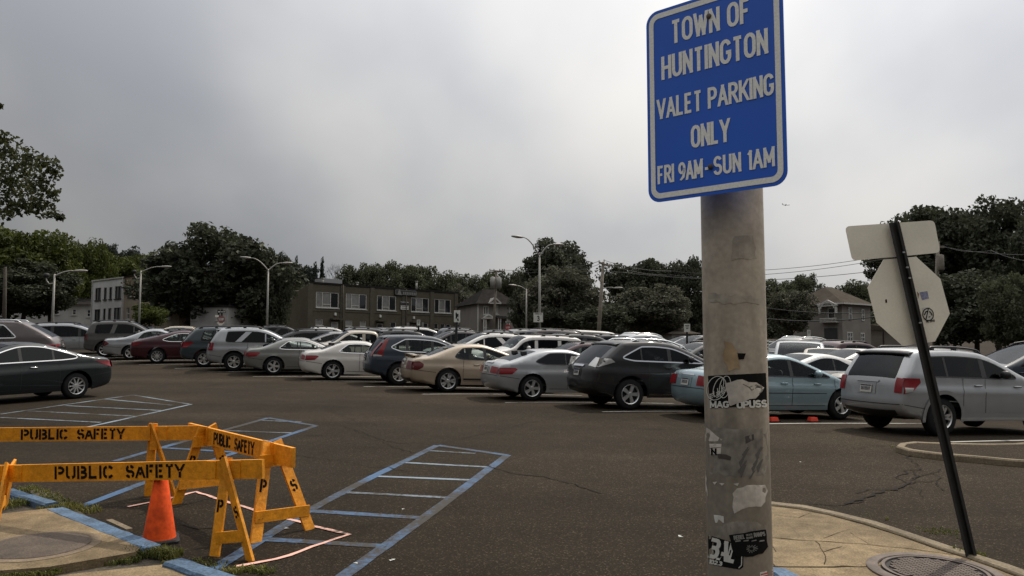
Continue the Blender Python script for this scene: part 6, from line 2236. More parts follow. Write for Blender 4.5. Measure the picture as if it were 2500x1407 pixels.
r1, M1, pb, pg1, _ = utility_pole((1212, 662), (1205, 806), 96, 'dark wooden utility pole with transformers before the grey gabled house')
mb = MB(); mb.bar(at(1194, 665, 96), at(1232, 663, 96), (0, 1, 0), .12, .16); mb.bar(at(1196, 660, 95.8), at(1230, 663, 95.8), (0, 1, 0), .06, .1); mb.build('cross_arm', M['wood_pole'], r1, world=M1)
for x in (1203, 1218):
    c = at(x, 690, 95.6); mb = MB(); mb.tube([c - UP * .75, c - UP * .7, c + UP * .6, c + UP * .7], [.2, .3, .3, .1], 12); mb.build('transformer', M['lamp_metal'], r1, True, world=M1)
mb = MB()
for x in (1196, 1206, 1220, 1231): mb.tube([at(x, 663, 96), at(x, 657, 96)], .06, 6)
mb.build('insulator', M['wood_pole'], r1, world=M1)
r2, M2, pc, pg2, _ = utility_pole((2290, 590), (2283, 820), 53, 'utility pole with a transformer half hidden behind the octagonal sign')
c = at(2297, 640, 52.6); mb = MB(); mb.tube([c - UP * .55, c - UP * .5, c + UP * .45, c + UP * .5], [.16, .2, .2, .08], 12); mb.build('transformer', M['wood_pole'], r2, True, world=M2)
mb = MB(); mb.bar(at(2278, 603, 53), at(2305, 603, 53), (0, 1, 0), .12, .14); mb.build('cross_arm', M['wood_pole'], r2, world=M2)
utility_pole((13, 652), (10, 790), 64, wood='bark', label='dark utility pole against the trees at the left edge')


def wire(pts, label, r=.018, sag=.0):
    P = [at(*p) for p in pts]
    q = []
    for a, b in zip(P[:-1], P[1:]):
        for k in range(12):
            t = k / 12; q.append(a.lerp(b, t) - UP * sag * 4 * t * (1 - t))
    q.append(P[-1])
    m = Matrix.Translation(q[0])
    root = MB(); root.tube(q, r, 5)
    o = root.build('power_line', M['wire'], None, True, world=m); o.matrix_world = m
    tag(o, label, 'power line', 'overhead power lines')


wire([(1463, 638, 62), (1380, 650, 96), (1232, 660, 96)], 'upper power line from the leaning pole to the transformer pole', .02, .2)
wire([(1475, 636, 62), (1640, 662, 70), (1860, 660, 60), (2278, 601, 53)], 'topmost power line passing behind the signed pole to the right', .018, .25)
wire([(1490, 647, 62), (1640, 672, 70), (1860, 671, 60), (2290, 606, 53)], 'second power line passing behind the signed pole to the right', .018, .25)
wire([(1464, 645, 62), (1380, 662, 96), (1206, 662, 96)], 'lower power line from the leaning pole to the transformer pole', .018, .2)
wire([(1470, 660, 62), (1860, 684, 60), (2290, 640, 53)], 'third power line, lower, sloping up towards the octagonal sign', .02, .2)
wire([(2305, 602, 53), (2420, 612, 46), (2560, 640, 40)], 'power line leaving the half hidden pole at the upper right', .014, .2)
wire([(2290, 600, 53), (2560, 622, 40)], 'topmost line running to the right across the huge dark trees', .014, .2)
wire([(1872, 752, 58), (2150, 762, 50)], 'dark cable crossing the front of the hip roofed house', .025, .2)
wire([(1872, 778, 58), (2150, 772, 50)], 'thick dark cable under the balcony of the hip roofed house', .035, .25)


def small_sign(px, y0, y1, w, Yd, label, marks, ybot=830, mname='sign_face', lean=0, post='post_dark'):
    a, b = at(px - w / 2, y0, Yd), at(px + w / 2, y1, Yd)
    c = (a + b) / 2
    fx = at(px + lean, ybot, Yd)
    g = gz(fx.x, fx.y)
    M0 = Matrix.Translation((fx.x, fx.y, g))
    root = thing('parking_sign', label, 'sign', M0, 'small parking lot signs')
    mb = MB(); mb.bar(Vector((fx.x, fx.y, g)), Vector((c.x, c.y, a.z - .05)), (1, 0, 0), .09, .06); mb.build('post', M[post], root, world=M0)
    W_, H_ = b.x - a.x, a.z - b.z
    mb = MB(); mb.box((c.x, c.y - .05, c.z), (W_, .012, H_)); pl = mb.build('plate', M[mname], root, world=M0)
    mb = MB(); marks(mb, c, W_, H_)
    if mb.v: mb.build('plate_marking', M['black_paint'], pl, world=M0)
    return root


def mk_text(items):
    def f(mb, c, w, h):
        for s, cx, cy, hh, ww in items:
            lettering(mb, s, hh * h, ww * w, lambda x, y, k: (c.x + cx * w + x, c.y - .058 - .0006 * k, c.z + cy * h + y), .17)
    return f


def mk_wheel(mb, c, w, h):
    for q in ([(-.12, .3), (-.1, -.2), (.1, -.2), (.2, -.38)], [(.15, .2), (.1, -.05)]):
        for p0, p1 in zip(q[:-1], q[1:]):
            mb.bar((c.x + p0[0] * w, c.y - .06, c.z + p0[1] * h), (c.x + p1[0] * w, c.y - .06, c.z + p1[1] * h), (1, 0, 0), .05, .004)


def mk_lines(mb, c, w, h):
    for k in range(3): mb.box((c.x, c.y - .06, c.z + h * (.32 - .2 * k)), (w * (.7 - .15 * k), .004, h * .08))


lx = at(1317, 700, 58)
s = small_sign(1314, 764, 787, 23, 57.8, 'square white number 3 lot sign on the tall lamp', mk_text([('3', 0, -.10, .56, .26), ('PARKING LOT', 0, .38, .13, .78)]))
small_sign(1116, 758, 787, 15, 30, 'white disabled parking sign on a dark post before the brown building', mk_wheel, 842, lean=-6)
small_sign(1022, 781, 795, 8, 42, 'small white sign on a short post before the brown building', mk_lines, 830)
small_sign(1677, 791, 811, 15, 38, 'white two part sign just left of the signed pole', mk_lines, 850)
small_sign(1974, 806, 822, 8, 44, 'small grey sign behind the dark crossover at the right', mk_lines, 850)
small_sign(1872, 830, 868, 9, 23, 'pale sign edge peeping out beside the signed pole', mk_lines, 900)


def one_way(px, yc, Yd, label, face, rp):
    """far stop sign with a one way arrow plate above"""
    c = at(px, yc, Yd); g = gz(c.x, c.y)
    M0 = frame(c.x, c.y)
    root = thing('stop_sign', label, 'sign', M0, 'far stop signs')
    h = c.z - g; r = rp / F_PX * Yd
    mb = MB(); mb.box((0, 0, (h + r * 2.2) / 2), (.08, .05, h + r * 2.2)); mb.build('post', M['post_dark'], root)
    oc = [(r * math.cos(R_(22.5 + 45 * k)), -.06, h + r * math.sin(R_(22.5 + 45 * k))) for k in range(8)]
    mb = MB(); mb.extrude(oc, (0, .02, 0)); p = mb.build('octagon_plate', M['sign_red'] if face else mat('faded_sign_red', (.22, .10, .095), .7), root)
    mb = MB()
    lettering(mb, 'STOP', r * .62, r * 1.35, lambda x, y, k: (x, -.066 - .0006 * k, h + y), .2)
    mb.build('lettering', M['sign_face'], p)
    z = h + r + .28
    mb = MB(); mb.box((0, -.06, z), (r * 2.1, .02, r * .62)); p = mb.build('arrow_plate', M['black_paint'], root)
    mb = MB(); mb.extrude([(-r * .95, -.08, z), (-r * .6, -.08, z + r * .26), (-r * .6, -.08, z + r * .14), (r * .95, -.08, z + r * .14), (r * .95, -.08, z - r * .14), (-r * .6, -.08, z - r * .14), (-r * .6, -.08, z - r * .26)], (0, .004, 0)); ar = mb.build('arrow', M['sign_face'], p)
    mb = MB(); lettering(mb, 'ONE WAY', r * .17, r * 1.2, lambda x, y, k: (x + r * .2, -.086 - .0004 * k, z + y), .2); mb.build('arrow_lettering', M['black_paint'], ar)
    if not face:
        mb = MB(); mb.extrude([(-r * 1.15, -.04, h - r * .9), (-r * .2, -.04, h - r * 1.9), (r * .8, -.04, h - r * .9), (-r * .2, -.04, h + r * .1)], (0, .01, 0)); mb.build('diamond_plate', M['sign_back'], root)
        mb = MB(); mb.box((-r * 1.2, -.03, h + r * .85), (r * .9, .02, r * .55)); mb.build('side_plate', M['sign_back'], root)


one_way(1240, 800, 88, 'red stop sign with one way arrow before the grey gabled house', True, 7.5)
one_way(541, 780, 62, 'pinkish stop sign with one way arrow and diamond plate under the broad dark tree', False, 9.5)

# ------------------------------------------------------------------ barricades and cone
Yw = Vector((0, 0, 1))


def board(mb, p0, p1, w, t=.022, up=UP):
    mb.bar(p0, p1, up, w, t)


def a_frame(root, M0, apex, feet, plank_dir, chars=True, brace=.62, leg_w=.11, top_over=.06):
    """two boards from the plank top down to the ground, cross board low down"""
    legs = []
    for i, f in enumerate(feet):
        d = (apex - f).normalized()
        side = plank_dir.normalized()
        mb = MB()
        off = (f - apex); off.z = 0
        off = off.normalized() * .022 if off.length > 1e-3 else Vector((0, 0, 0))
        mb.bar(f - d * .0 , apex + off + d * top_over, side if abs(side.dot(d)) < .95 else UP, leg_w, .024)
        legs.append(mb.build('leg', M['yellow'], root, world=M0))
    m = [f + (apex - f) * (1 - brace) for f in feet]
    return legs, m


def pt(px, py, Yd): return at(px, py, Yd)


def letters_on(root_part, M0, p0, p1, zc, txt, h, w, fr, font=STENCIL, t=.2, up=UP, space=.24):
    """lettering centred between p0 and p1 on a board's face pushed along fr"""
    d = (p1 - p0).normalized(); c = (p0 + p1) / 2
    u = up - d * up.dot(d); u.normalize()
    mb = MB()
    lettering(mb, txt, h, w, lambda x, y, k: c + d * x + u * (y + zc) + fr * (.0012 + .00005 * k), t, font, space)
    mb.build('stencil_marking', M['black_paint'], root_part, world=M0)


def at_px(P0, P1, px):
    """the point of a straight board seen in photo column px"""
    lo, hi = 0.0, 1.0
    for _ in range(40):
        m = (lo + hi) / 2
        if proj(P0.lerp(P1, m))[0] < px: lo = m
        else: hi = m
    return P0.lerp(P1, lo)


def face_normal(d, up=UP):
    n = d.cross(up).normalized()
    return -n if n.y > 0 else n


def brace_board(root, M0, p0, p1, fr, w=.10):
    mb = MB(); mb.bar(p0 + fr * .026, p1 + fr * .026, UP, w, .022)
    return mb.build('cross_board', M['yellow'], root, world=M0)


def barricade_front():
    fA, fB = G(524, 1358), G(612, 1371)                     # feet of the right-hand frame
    ap = pt(532, 1128, (fA.y + fB.y) / 2 + .02)
    lA, lB = G(12, 1236, .10), G(-6, 1268, .12)
    apl = pt(36, 1140, (lA.y + lB.y) / 2)
    fc = (ap - apl).normalized()
    d = Vector((fc.x, fc.y, fc.z))
    e = pt(641, 1146, ap.y - .02 + d.y / d.x * .45)
    P1 = pt(643, 1145, ap.y + .05)
    P0 = pt(-75, 1158, apl.y + .1)
    M0 = gframe(ap.x, ap.y, 0)
    root = thing('barricade', 'nearest yellow wooden barricade with stencilled plank, in front of the cone', 'barricade', M0, 'yellow wooden barricades')
    d = (P1 - P0).normalized(); fr = face_normal(d)
    w = 46.0 / F_PX * ap.y
    mb = MB(); mb.bar(P0, P1, UP, w, .035); pl = mb.build('plank', M['yellow'], root, world=M0)
    q0, q1, q2, q3 = (at_px(P0, P1, x) for x in (136, 282, 310, 455))
    letters_on(pl, M0, q0 + fr * .019, q1 + fr * .019, 0, 'PUBLIC', w * .74, (q1 - q0).length, fr, t=.215)
    letters_on(pl, M0, q2 + fr * .019, q3 + fr * .019, 0, 'SAFETY', w * .74, (q3 - q2).length, fr, t=.215)
    for apx, feet, pxs in ((ap, (fA, fB), ((508, 555),)), (apl, (lA, lB), ((-10, 20),))):
        for i, f in enumerate(feet):
            top = P0.lerp(P1, (apx.x - P0.x) / (P1.x - P0.x)) + UP * (w / 2 + .02)
            top += (fr * .032 if i == 1 or apx is apl and i == 1 else -fr * .032)
            dd = (top - f).normalized()
            u = d if apx is ap and i == 0 else (Vector((.75, -.66, 0)) if apx is ap else Vector((.3, -.95, 0)))
            mb = MB(); mb.bar(f - dd * .01, top, u, .095 if i == 0 else .10, .024); lg = mb.build('leg', M['yellow'], root, world=M0)
            if apx is ap:
                nf = face_normal(u if i == 0 else u, dd)
                c = f.lerp(top, .50 if i == 0 else .47) + nf * .0125
                uu = (u - dd * u.dot(dd)).normalized()
                mbk = MB(); lettering(mbk, 'P' if i == 0 else 'S', .11, .06, lambda x, y, k: c + uu * x + dd * y + nf * (.001 + .00005 * k), .2, STENCIL)
                mbk.build('stencil_marking', M['black_paint'], lg, world=M0)
        lo0, lo1 = feet[0].lerp(top, .18) - fr * .0, feet[1].lerp(top, .24)
        mb = MB(); mb.bar(lo0, lo1, UP, .10, .022); mb.build('cross_board', M['yellow'], root, world=M0)
        c = P0.lerp(P1, (apx.x - P0.x) / (P1.x - P0.x))
        for s in (-.13, .13):
            mb = MB(); mb.bar(c + d * s + fr * .024 - UP * w * .48, c + d * s + fr * .024 + UP * w * .48, d, .10, .012)
            mb.build('cleat', M['yellow'], root, world=M0)


def barricade_rear():
    f1, f2 = G(363, 1212), G(428, 1214)
    ap = pt(367, 1052, f2.y - .1)
    P1 = pt(484, 1057, ap.y + .02); P0 = pt(-70, 1062, ap.y + .35)
    M0 = gframe(ap.x, ap.y, 0)
    root = thing('barricade', 'rear yellow wooden barricade reaching in from the left edge, behind the cone', 'barricade', M0, 'yellow wooden barricades')
    d = (P1 - P0).normalized(); fr = face_normal(d)
    w = 34.0 / F_PX * ap.y
    mb = MB(); mb.bar(P0, P1, UP, w, .035); pl = mb.build('plank', M['yellow'], root, world=M0)
    t = lambda px: (pt(px, 1060, ap.y).x * 1.0 - P0.x) / (P1.x - P0.x)
    q0, q1, q2, q3 = (at_px(P0, P1, x) for x in (53, 169, 190, 307))
    letters_on(pl, M0, q0 + fr * .019, q1 + fr * .019, 0, 'PUBLIC', w * .76, (q1 - q0).length, fr, t=.215)
    letters_on(pl, M0, q2 + fr * .019, q3 + fr * .019, 0, 'SAFETY', w * .76, (q3 - q2).length, fr, t=.215)
    top = P0.lerp(P1, t(362)) + UP * (w / 2 + .03)
    mb = MB(); mb.bar(f1, top - fr * .03, d, .10, .024); mb.build('leg', M['yellow'], root, world=M0)
    mb = MB(); mb.bar(f2, top + fr * .03, Vector((.75, -.66, 0)), .09, .024); mb.build('leg', M['yellow'], root, world=M0)
    mb = MB(); mb.bar(f1.lerp(top, .28), f2.lerp(top, .28), UP, .1, .022); mb.bar(f1.lerp(top, .72) + fr * .02, f2.lerp(top, .72) + fr * .02, UP, .13, .022); mb.build('cross_board', M['yellow'], root, world=M0)
    for x in (350, 392):
        mb = MB(); mb.bar(P0.lerp(P1, t(x)) + fr * .024 - UP * w * .5, P0.lerp(P1, t(x)) + fr * .024 + UP * w * .5, d, .11, .012)
        mb.build('cleat', M['yellow'], root, world=M0)


def barricade_diagonal():
    n1, n2 = G(624, 1326), G(756, 1293)
    m1, m2 = G(430, 1231), G(566, 1205)
    apR = pt(662, 1100, (n1.y + n2.y) / 2); apL = pt(503, 1062, (m1.y + m2.y) / 2)
    P0 = pt(462, 1052, apL.y + .22); P1 = pt(717, 1118, apR.y - .17)
    d = (P1 - P0).normalized()
    apR = at_px(P0, P1, 664); apL = at_px(P0, P1, 506)
    M0 = gframe(apR.x, apR.y, 0)
    root = thing('barricade', 'diagonal yellow wooden barricade closing the gap at the right of the cone', 'barricade', M0, 'yellow wooden barricades')
    fr = face_normal(d)
    w = .185
    mb = MB(); mb.bar(P0, P1, UP, w, .038); pl = mb.build('plank', M['yellow'], root, world=M0)
    q0, q1, q2, q3 = (at_px(P0, P1, x) for x in (526, 567, 577, 625))
    letters_on(pl, M0, q0 + fr * .020, q1 + fr * .020, -.005, 'PUBLIC', w * .72, (q1 - q0).length, fr, t=.2)
    letters_on(pl, M0, q2 + fr * .020, q3 + fr * .020, -.005, 'SAFETY', w * .72, (q3 - q2).length, fr, t=.2)
    for ap, feet, ch in ((apR, (n1, n2), True), (apL, (m1, m2), False)):
        sp = (feet[1] - feet[0]).normalized()
        nf = face_normal(sp)
        tops = []
        for i, f in enumerate(feet):
            s = -1 if i == 0 else 1
            top = ap + UP * (w / 2 + .015) + sp * s * .05
            tops.append(top)
            dd = (top - f).normalized()
            mb = MB(); mb.bar(f - dd * .01, top, sp, .115, .024); lg = mb.build('leg', M['yellow'], root, world=M0)
            if True:
                c = f.lerp(top, .55 if i == 0 else .50) + nf * .0125
                uu = (sp - dd * sp.dot(dd)).normalized()
                mbk = MB(); lettering(mbk, 'P' if i == 0 else 'S', .125, .07, lambda x, y, k: c + uu * x + dd * y + nf * (.001 + .00005 * k), .2, STENCIL)
                mbk.build('stencil_marking', M['black_paint'], lg, world=M0)
        a, b = feet[0].lerp(tops[0], .25) + nf * .024, feet[1].lerp(tops[1], .21) + nf * .024
        e = (b - a).normalized()
        mb = MB(); mb.bar(a - e * .06, b + e * .06, UP, .105, .022); mb.build('cross_board', M['yellow'], root, world=M0)
        mb = MB()
        a, b = feet[0].lerp(tops[0], .80) + nf * .024, feet[1].lerp(tops[1], .80) + nf * .024
        mb.bar(a - e * .08, b + e * .08, UP, .12, .022)
        mb.build('cross_board', M['yellow'], root, world=M0)
        for s in (-1, 1):
            mb = MB(); mb.bar(ap + d * s * .05 + fr * .026 - UP * w * .5, ap + d * s * .05 + fr * .026 + UP * w * .55, d, .04, .016)
            mb.build('cleat', M['yellow'], root, world=M0)
        mb = MB()
        for i, f in enumerate(feet):
            for q in (-.02, .02):
                c = f.lerp(tops[i], .23) + nf * .037 + sp * q
                mb.box(c, (.006, .006, .006))
        mb.build('nail', M['rubber'], root, world=M0)


barricade_front(); barricade_rear(); barricade_diagonal()


def cone():
    g = G(389, 1316, .02)
    m = gframe(g.x, g.y, R_(25), .0)
    root = thing('traffic_cone', 'orange traffic cone inside the yellow barricades', 'traffic cone', m)
    s = g.y / F_PX
    H = 176 * s
    mb = MB(); mb.lathe([(37.5 * s, .03), (36.5 * s, .05), (11 * s, H), (9 * s, H + .006), (8.5 * s, H - .01)], 32); mb.build('cone_body', M['orange'], root, True, angle=50)
    mb = MB(); b = 44 * s
    o = rounded(2 * b, 2 * b, b * .25)
    mb.add([(x, y, -.01) for x, y in o] + [(x, y, .022) for x, y in o] + [(x * .93, y * .93, .035) for x, y in o], [(i, (i + 1) % len(o), len(o) + (i + 1) % len(o), len(o) + i) for i in range(len(o))] + [(len(o) + i, len(o) + (i + 1) % len(o), 2 * len(o) + (i + 1) % len(o), 2 * len(o) + i) for i in range(len(o))] + [tuple(range(2 * len(o), 3 * len(o)))])
    mb.build('cone_base', M['rubber'], root)


cone()


# ------------------------------------------------------------------ iron covers
def manhole_right():
    c = G(2283, 1394, KH)
    m = gframe(c.x, c.y, R_(14), KH - .012)
    root = thing('manhole_cover', 'round cast iron cover with a raised block pattern on the right sidewalk', 'manhole cover', m)
    R0 = .50
    mb = MB(); mb.lathe([(R0, -.02), (R0, .012), (R0 - .015, .02), (R0 - .085, .02), (R0 - .09, .012), (R0 - .09, -.02)], 56); mb.build('frame_ring', M['iron'], root, True, angle=30)
    mb = MB(); mb.lathe([(R0 - .11, -.01), (R0 - .11, .022), (R0 - .14, .022), (R0 - .145, .01), (.001, .01)], 56); ld = mb.build('lid', M['iron_dark'], root, True, angle=30)
    mb = MB(); rr = R0 - .15
    mb.lathe([(R0 - .112, .0225), (R0 - .138, .0225)], 56)
    st = .052
    k = int(rr / st) + 1
    for i in range(-k, k + 1):
        for j in range(-k, k + 1):
            x, y = i * st, j * st
            if math.hypot(x, y) > rr - .03: continue
            if (i + j) % 2: sz = (.044, .017)
            else: sz = (.017, .044)
            for q in (-.013, .013):
                if (i + j) % 2: mb.box((x, y + q, .016), (sz[0], sz[1], .012))
                else: mb.box((x + q, y, .016), (sz[0], sz[1], .012))
    mb.build('raised_block', M['iron'], ld)


manhole_right()


def plate_left():
    c = G(92, 1333, LH)
    e = G(215, 1330, LH)
    m = gframe(c.x, c.y, 0, LH)
    root = thing('iron_plate', 'flat rusty round iron plate set in the left concrete pad', 'manhole cover', m)
    r = (e - c).length
    mb = MB(); mb.lathe([(r * 1.20, .003), (r * 1.02, .007), (r * 1.02, -.02)], 48); mb.build('collar', mat('stained_collar', (.17, .125, .08), .9, noise=[(5, .25), (50, .25)]), root, True)
    mb = MB(); mb.lathe([(r, -.02), (r, .008), (r * .98, .011), (.001, .011)], 48); mb.build('lid', M['iron_rust'], root, True, angle=40)


plate_left()

# loose bits: wooden shim by the kerb, litter
mb = MB(); a, b = G(266, 1272, .03), G(316, 1295, .03)
mb.bar(a, b, (0, 0, 1), .03, .06)
o = mb.build('wood_scrap', M['kerb'], None); tag(o, 'pale flat scrap of board lying against the blue kerb', 'board')
mb = MB()
for px, py in [(1662, 1311), (1660, 1308), (868, 1375), (960, 1366), (955, 1368), (1790, 1290), (700, 1290), (1955, 1128), (985, 1243)]:
    c = G(px, py, .006); an = random.uniform(0, 3)
    mb.add([c + Vector((math.cos(an + q) * s_, math.sin(an + q) * s_ * .6, .004 * (i % 2))) for i, (q, s_) in enumerate(((0, .03), (1.6, .02), (3.1, .028), (4.6, .02)))], [(0, 1, 2, 3)])
o = mb.build('litter', M['sign_face'], None); tag(o, 'tiny pale scraps scattered on the asphalt', 'litter', kind='stuff')


# ------------------------------------------------------------------ aeroplane
def airplane():
    c = at(1919, 500.5, 3200)
    m = Matrix.Translation(c)
    root = thing('airplane', 'small white airliner flying to the right in the cloudy sky', 'airplane', m)
    w = mat('plane_white', (.8, .8, .8), .4)
    mb = MB(); mb.tube([(-15, 0, 1.0), (-10, 0, .3), (-4, 0, 0), (10, 0, 0), (14, 0, -.3), (15.5, 0, -.6)], [.3, 1.3, 1.9, 1.9, 1.4, .2], 12); mb.build('fuselage', w, root, True)
    for s in (-1, 1):
        mb = MB(); mb.extrude([(3, s * 1.5, -1), (-3, s * 1.5, -1), (-7, s * 15, .6), (-5, s * 15, .6)], (0, 0, .35)); mb.build('wing', w, root)
        mb = MB(); mb.tube([(1, s * 5, -2.0), (-3, s * 5, -1.9)], [1.0, .7], 10); mb.build('engine', M['trim'], root, True)
        mb = MB(); mb.extrude([(-11.5, s * .6, 1), (-14.3, s * .6, 1), (-15.5, s * 5.5, 1.4), (-14.2, s * 5.5, 1.4)], (0, 0, .25)); mb.build('tailplane', w, root)
    mb = MB(); mb.extrude([(-10, -.15, 1.2), (-14.6, -.15, 1.2), (-16, -.15, 6.2), (-14, -.15, 6.2)], (0, .3, 0)); mb.build('fin', mat('fin_red', (.35, .08, .08), .5), root)


airplane()

# ------------------------------------------------------------------ the cars
def P(name, col, metal=.35, rough=.42):
    return paint_mat('paint_' + name, col, metal, rough)


PA = dict(
    teal=P('dark_teal', (.007, .011, .013), .4), silver=P('silver', (.36, .37, .38), .55, .38), pewter=P('pewter', (.20, .20, .185), .5), white=P('white', (.66, .64, .60), .0, .4),
    ivory=P('ivory', (.60, .575, .53), .05, .4), navy=P('navy', (.022, .032, .046), .4), gold=P('champagne', (.42, .34, .25), .5), black=P('black', (.012, .012, .013), .3), ice=P('ice_blue', (.235, .325, .36), .45, .4),
    maroon=P('maroon', (.042, .005, .009), .4), grey=P('dark_grey', (.075, .072, .066), .4), mid=P('mid_grey', (.20, .195, .19), .4), steel=P('dark_slate', (.03, .042, .048), .4),
    taupe=P('taupe', (.125, .105, .10), .5), plum=P('brown_grey', (.055, .042, .042), .4), red=P('deep_red', (.16, .018, .025), .3), sand=P('sand', (.46, .41, .33), .3), cream=P('cream', (.62, .58, .48), .0))
FR = 'cars parked in the front row'
BK = 'cars parked in the rows behind'
HD = 19.0

# --- front row prototypes
altima = sedan_spec(belt=(1.04, .93), L=4.80, W=1.83, H=1.47, wb=2.78, ro=1.02, deck_z=1.04, deck_x=.62, rr=1.72, rf=2.55, cowl_x=3.72, win=(1.02, 3.55), win_kick=.02, g=.075, trim='chrome', handle_mat='chrome',
                    pillars=[(1.62, .05), (2.42, .08)], rim='ten', tails=dict(side=[(.05, .80), (.10, .96), (.55, .97), (.28, .86)], y=.56, z=(.79, .95)), glass='glass_dark', handles=[2.12, 3.15], wx=0)
bmw = sedan_spec(L=4.6, W=1.80, H=1.385, wb=2.76, ro=1.02, R=.325, deck_z=.99, deck_x=.62, rr=1.34, rf=2.30, cowl_x=3.30, cowl_z=.95, win=(1.18, 3.1), win_kick=.03, win_top_x=1.55, g=.075, trim='chrome',
                 pillars=[(2.0, .035)], rim='fat', rim_r=.225, R_=.32, doors=[1.95, 3.2], handles=[2.22], tails=dict(side=[(.05, .70), (.38, .72), (.52, .84), (.46, .87), (.08, .87)], y=.42, z=(.71, .87)), glass='glass_clear', low_trim=False, plate_z=.80)
maxima = sedan_spec(L=4.86, W=1.80, H=1.43, wb=2.75, ro=1.14, deck_z=1.0, deck_x=.58, rr=1.46, rf=2.40, cowl_x=3.65, cowl_z=.96, win=(1.30, 3.5), win_kick=.06, win_top_x=1.58, g=.08,
                    pillars=[(2.28, .09)], rim='split', rim_r=.235, spoiler='wing', tails=dict(side=[(.04, .66), (.22, .66), (.36, .74), (.38, .83), (.26, .91), (.06, .90)], y=.46, z=(.66, .90), mat='tail_dark'),
                    glass='glass_clear', sill=(.36, .42), sill_mat='trim', cabin='cabin_pale', handles=[2.02, 3.05])
coupe = sedan_spec(L=4.6, W=1.79, H=1.38, wb=2.76, ro=1.0, deck_z=.99, deck_x=.40, rr=1.25, rf=2.30, cowl_x=3.30, cowl_z=.95, win=(1.05, 3.1), win_kick=.06, win_top_x=1.50, g=.08,
                   pillars=[(1.98, .03)], rim='fat', rim_r=.225, doors=[2.02, 3.2], handles=[2.25], tails=dict(side=[(.05, .70), (.40, .71), (.56, .84), (.50, .88), (.08, .88)], y=.42, z=(.71, .88)), glass='glass_dark', low_trim=False, plate_z=.80)
accord = sedan_spec(L=4.85, W=1.84, H=1.43, wb=2.74, ro=1.10, deck_z=1.01, deck_x=.30, rr=1.80, rf=2.5, cowl_x=3.72, cowl_z=.98, win=(1.28, 3.5), win_kick=.08, win_top_x=1.85, g=.085, trim='chrome',
                    pillars=[(2.05, .04)], rim='ten', rim_r=.23, doors=[2.0, 3.6], handles=[2.3], tails=dict(side=[(.05, .82), (.30, .84), (.52, .95), (.10, .95)], y=.5, z=(.82, .94)), glass='glass')
hatch_blue = sedan_spec(L=4.5, W=1.78, H=1.45, wb=2.65, ro=.95, deck_z=1.03, deck_x=.68, rr=1.55, rf=2.35, cowl_x=3.50, cowl_z=.98, win=(1.05, 3.4), win_kick=.04, win_top_x=1.35, g=.085,
                        pillars=[(2.2, .09)], rim='fat', rim_r=.205, sill=(.60, .615), tails=dict(side=[(.04, .70), (.28, .72), (.36, .92), (.06, .95)], y=.5, z=(.72, .93)), glass='glass_clear', glass_rear='glass', mirror='', handles=[1.98, 2.90], plate_z=.78, low_trim=False)
oldsedan = sedan_spec(L=5.0, W=1.86, H=1.44, wb=2.85, ro=1.2, deck_z=1.0, deck_x=.95, rr=1.85, rf=2.55, cowl_x=3.6, win=(1.5, 3.5), win_top_x=1.75, tails=dict(side=[(.04, .66), (.30, .78), (.12, .92), (.05, .92)], y=.5, z=(.68, .9), mat='tail_dark'))
lexus = suv_spec(belt=(1.20, 1.12), L=4.77, W=1.88, H=1.69, wb=2.74, ro=1.0, R=.365, gate=1.02, rx=.74, rf=2.30, cowl_x=3.40, cowl_z=1.14, win=(.74, 3.25), win_kick=.06, win_top_x=1.32, g=.13, trim='chrome', trim_w=.03,
                 pillars=[(1.30, .04), (2.08, .10)], rim='five', rim_r=.245, rails=(1.05, 2.75, 'chrome'), spoiler='body', sill=(.36, .40), sill_mat='chrome', bumper_z=.68, plate_z=.86, plate_dark=True, handle_mat='trim',
                 tails=dict(side=[(.08, 1.02), (.56, 1.16), (.46, 1.24), (.16, 1.25)], y=.52, z=(1.02, 1.22), mat='lens'), glass_rear='glass_dark', handles=[2.05, 3.0])
rav = suv_spec(belt=(1.14, 1.09), L=4.62, W=1.84, H=1.68, wb=2.66, ro=.98, R=.36, gate=1.05, rx=.40, rf=2.25, cowl_x=3.35, cowl_z=1.08, win=(.70, 3.2), win_kick=.0, win_top_x=.52, g=.13, flare='body', rim='split', rim_r=.235,
               pillars=[(1.10, .05), (2.05, .12)], rails=(.75, 2.3, 'trim'), spoiler='black', bumper_z=.60, plate_z=.86, tails=dict(side=[(.06, .80), (.22, .86), (.42, 1.03), (.40, 1.11), (.08, 1.11)], y=.72, z=(.82, 1.10), lens=[(.08, .82), (.22, .86), (.26, .93), (.09, .93)]),
               glass='glass_dark', sill=(.30, .46), sill_mat='silver_trim', handles=[1.88, 2.92], bar_mat='silver_trim', mirror='black')
M['silver_trim'] = PA['silver']
crv = suv_spec(belt=(1.12, 1.06), L=4.53, W=1.82, H=1.66, wb=2.62, ro=.98, R=.35, gate=1.0, rx=.52, rf=2.35, cowl_x=3.45, cowl_z=1.06, win=(.64, 3.2), win_kick=.12, win_top_x=1.15, g=.12, trim='chrome', trim_w=.03,
               pillars=[(1.22, .10), (2.08, .10)], rim='split', rim_r=.225, spoiler='body', tails=dict(side=[(.05, .94), (.42, .96), (.40, 1.05), (.52, 1.35), (.62, 1.55), (.52, 1.55), (.36, 1.30), (.22, 1.05)], y=.72, z=(.95, 1.40), lens=[(.06, .94), (.36, .95), (.38, .98), (.06, 1.02)]),
               glass='glass', low_trim=True, plate_dark=True, sill=(.30, .40), handles=[1.85, 2.85])
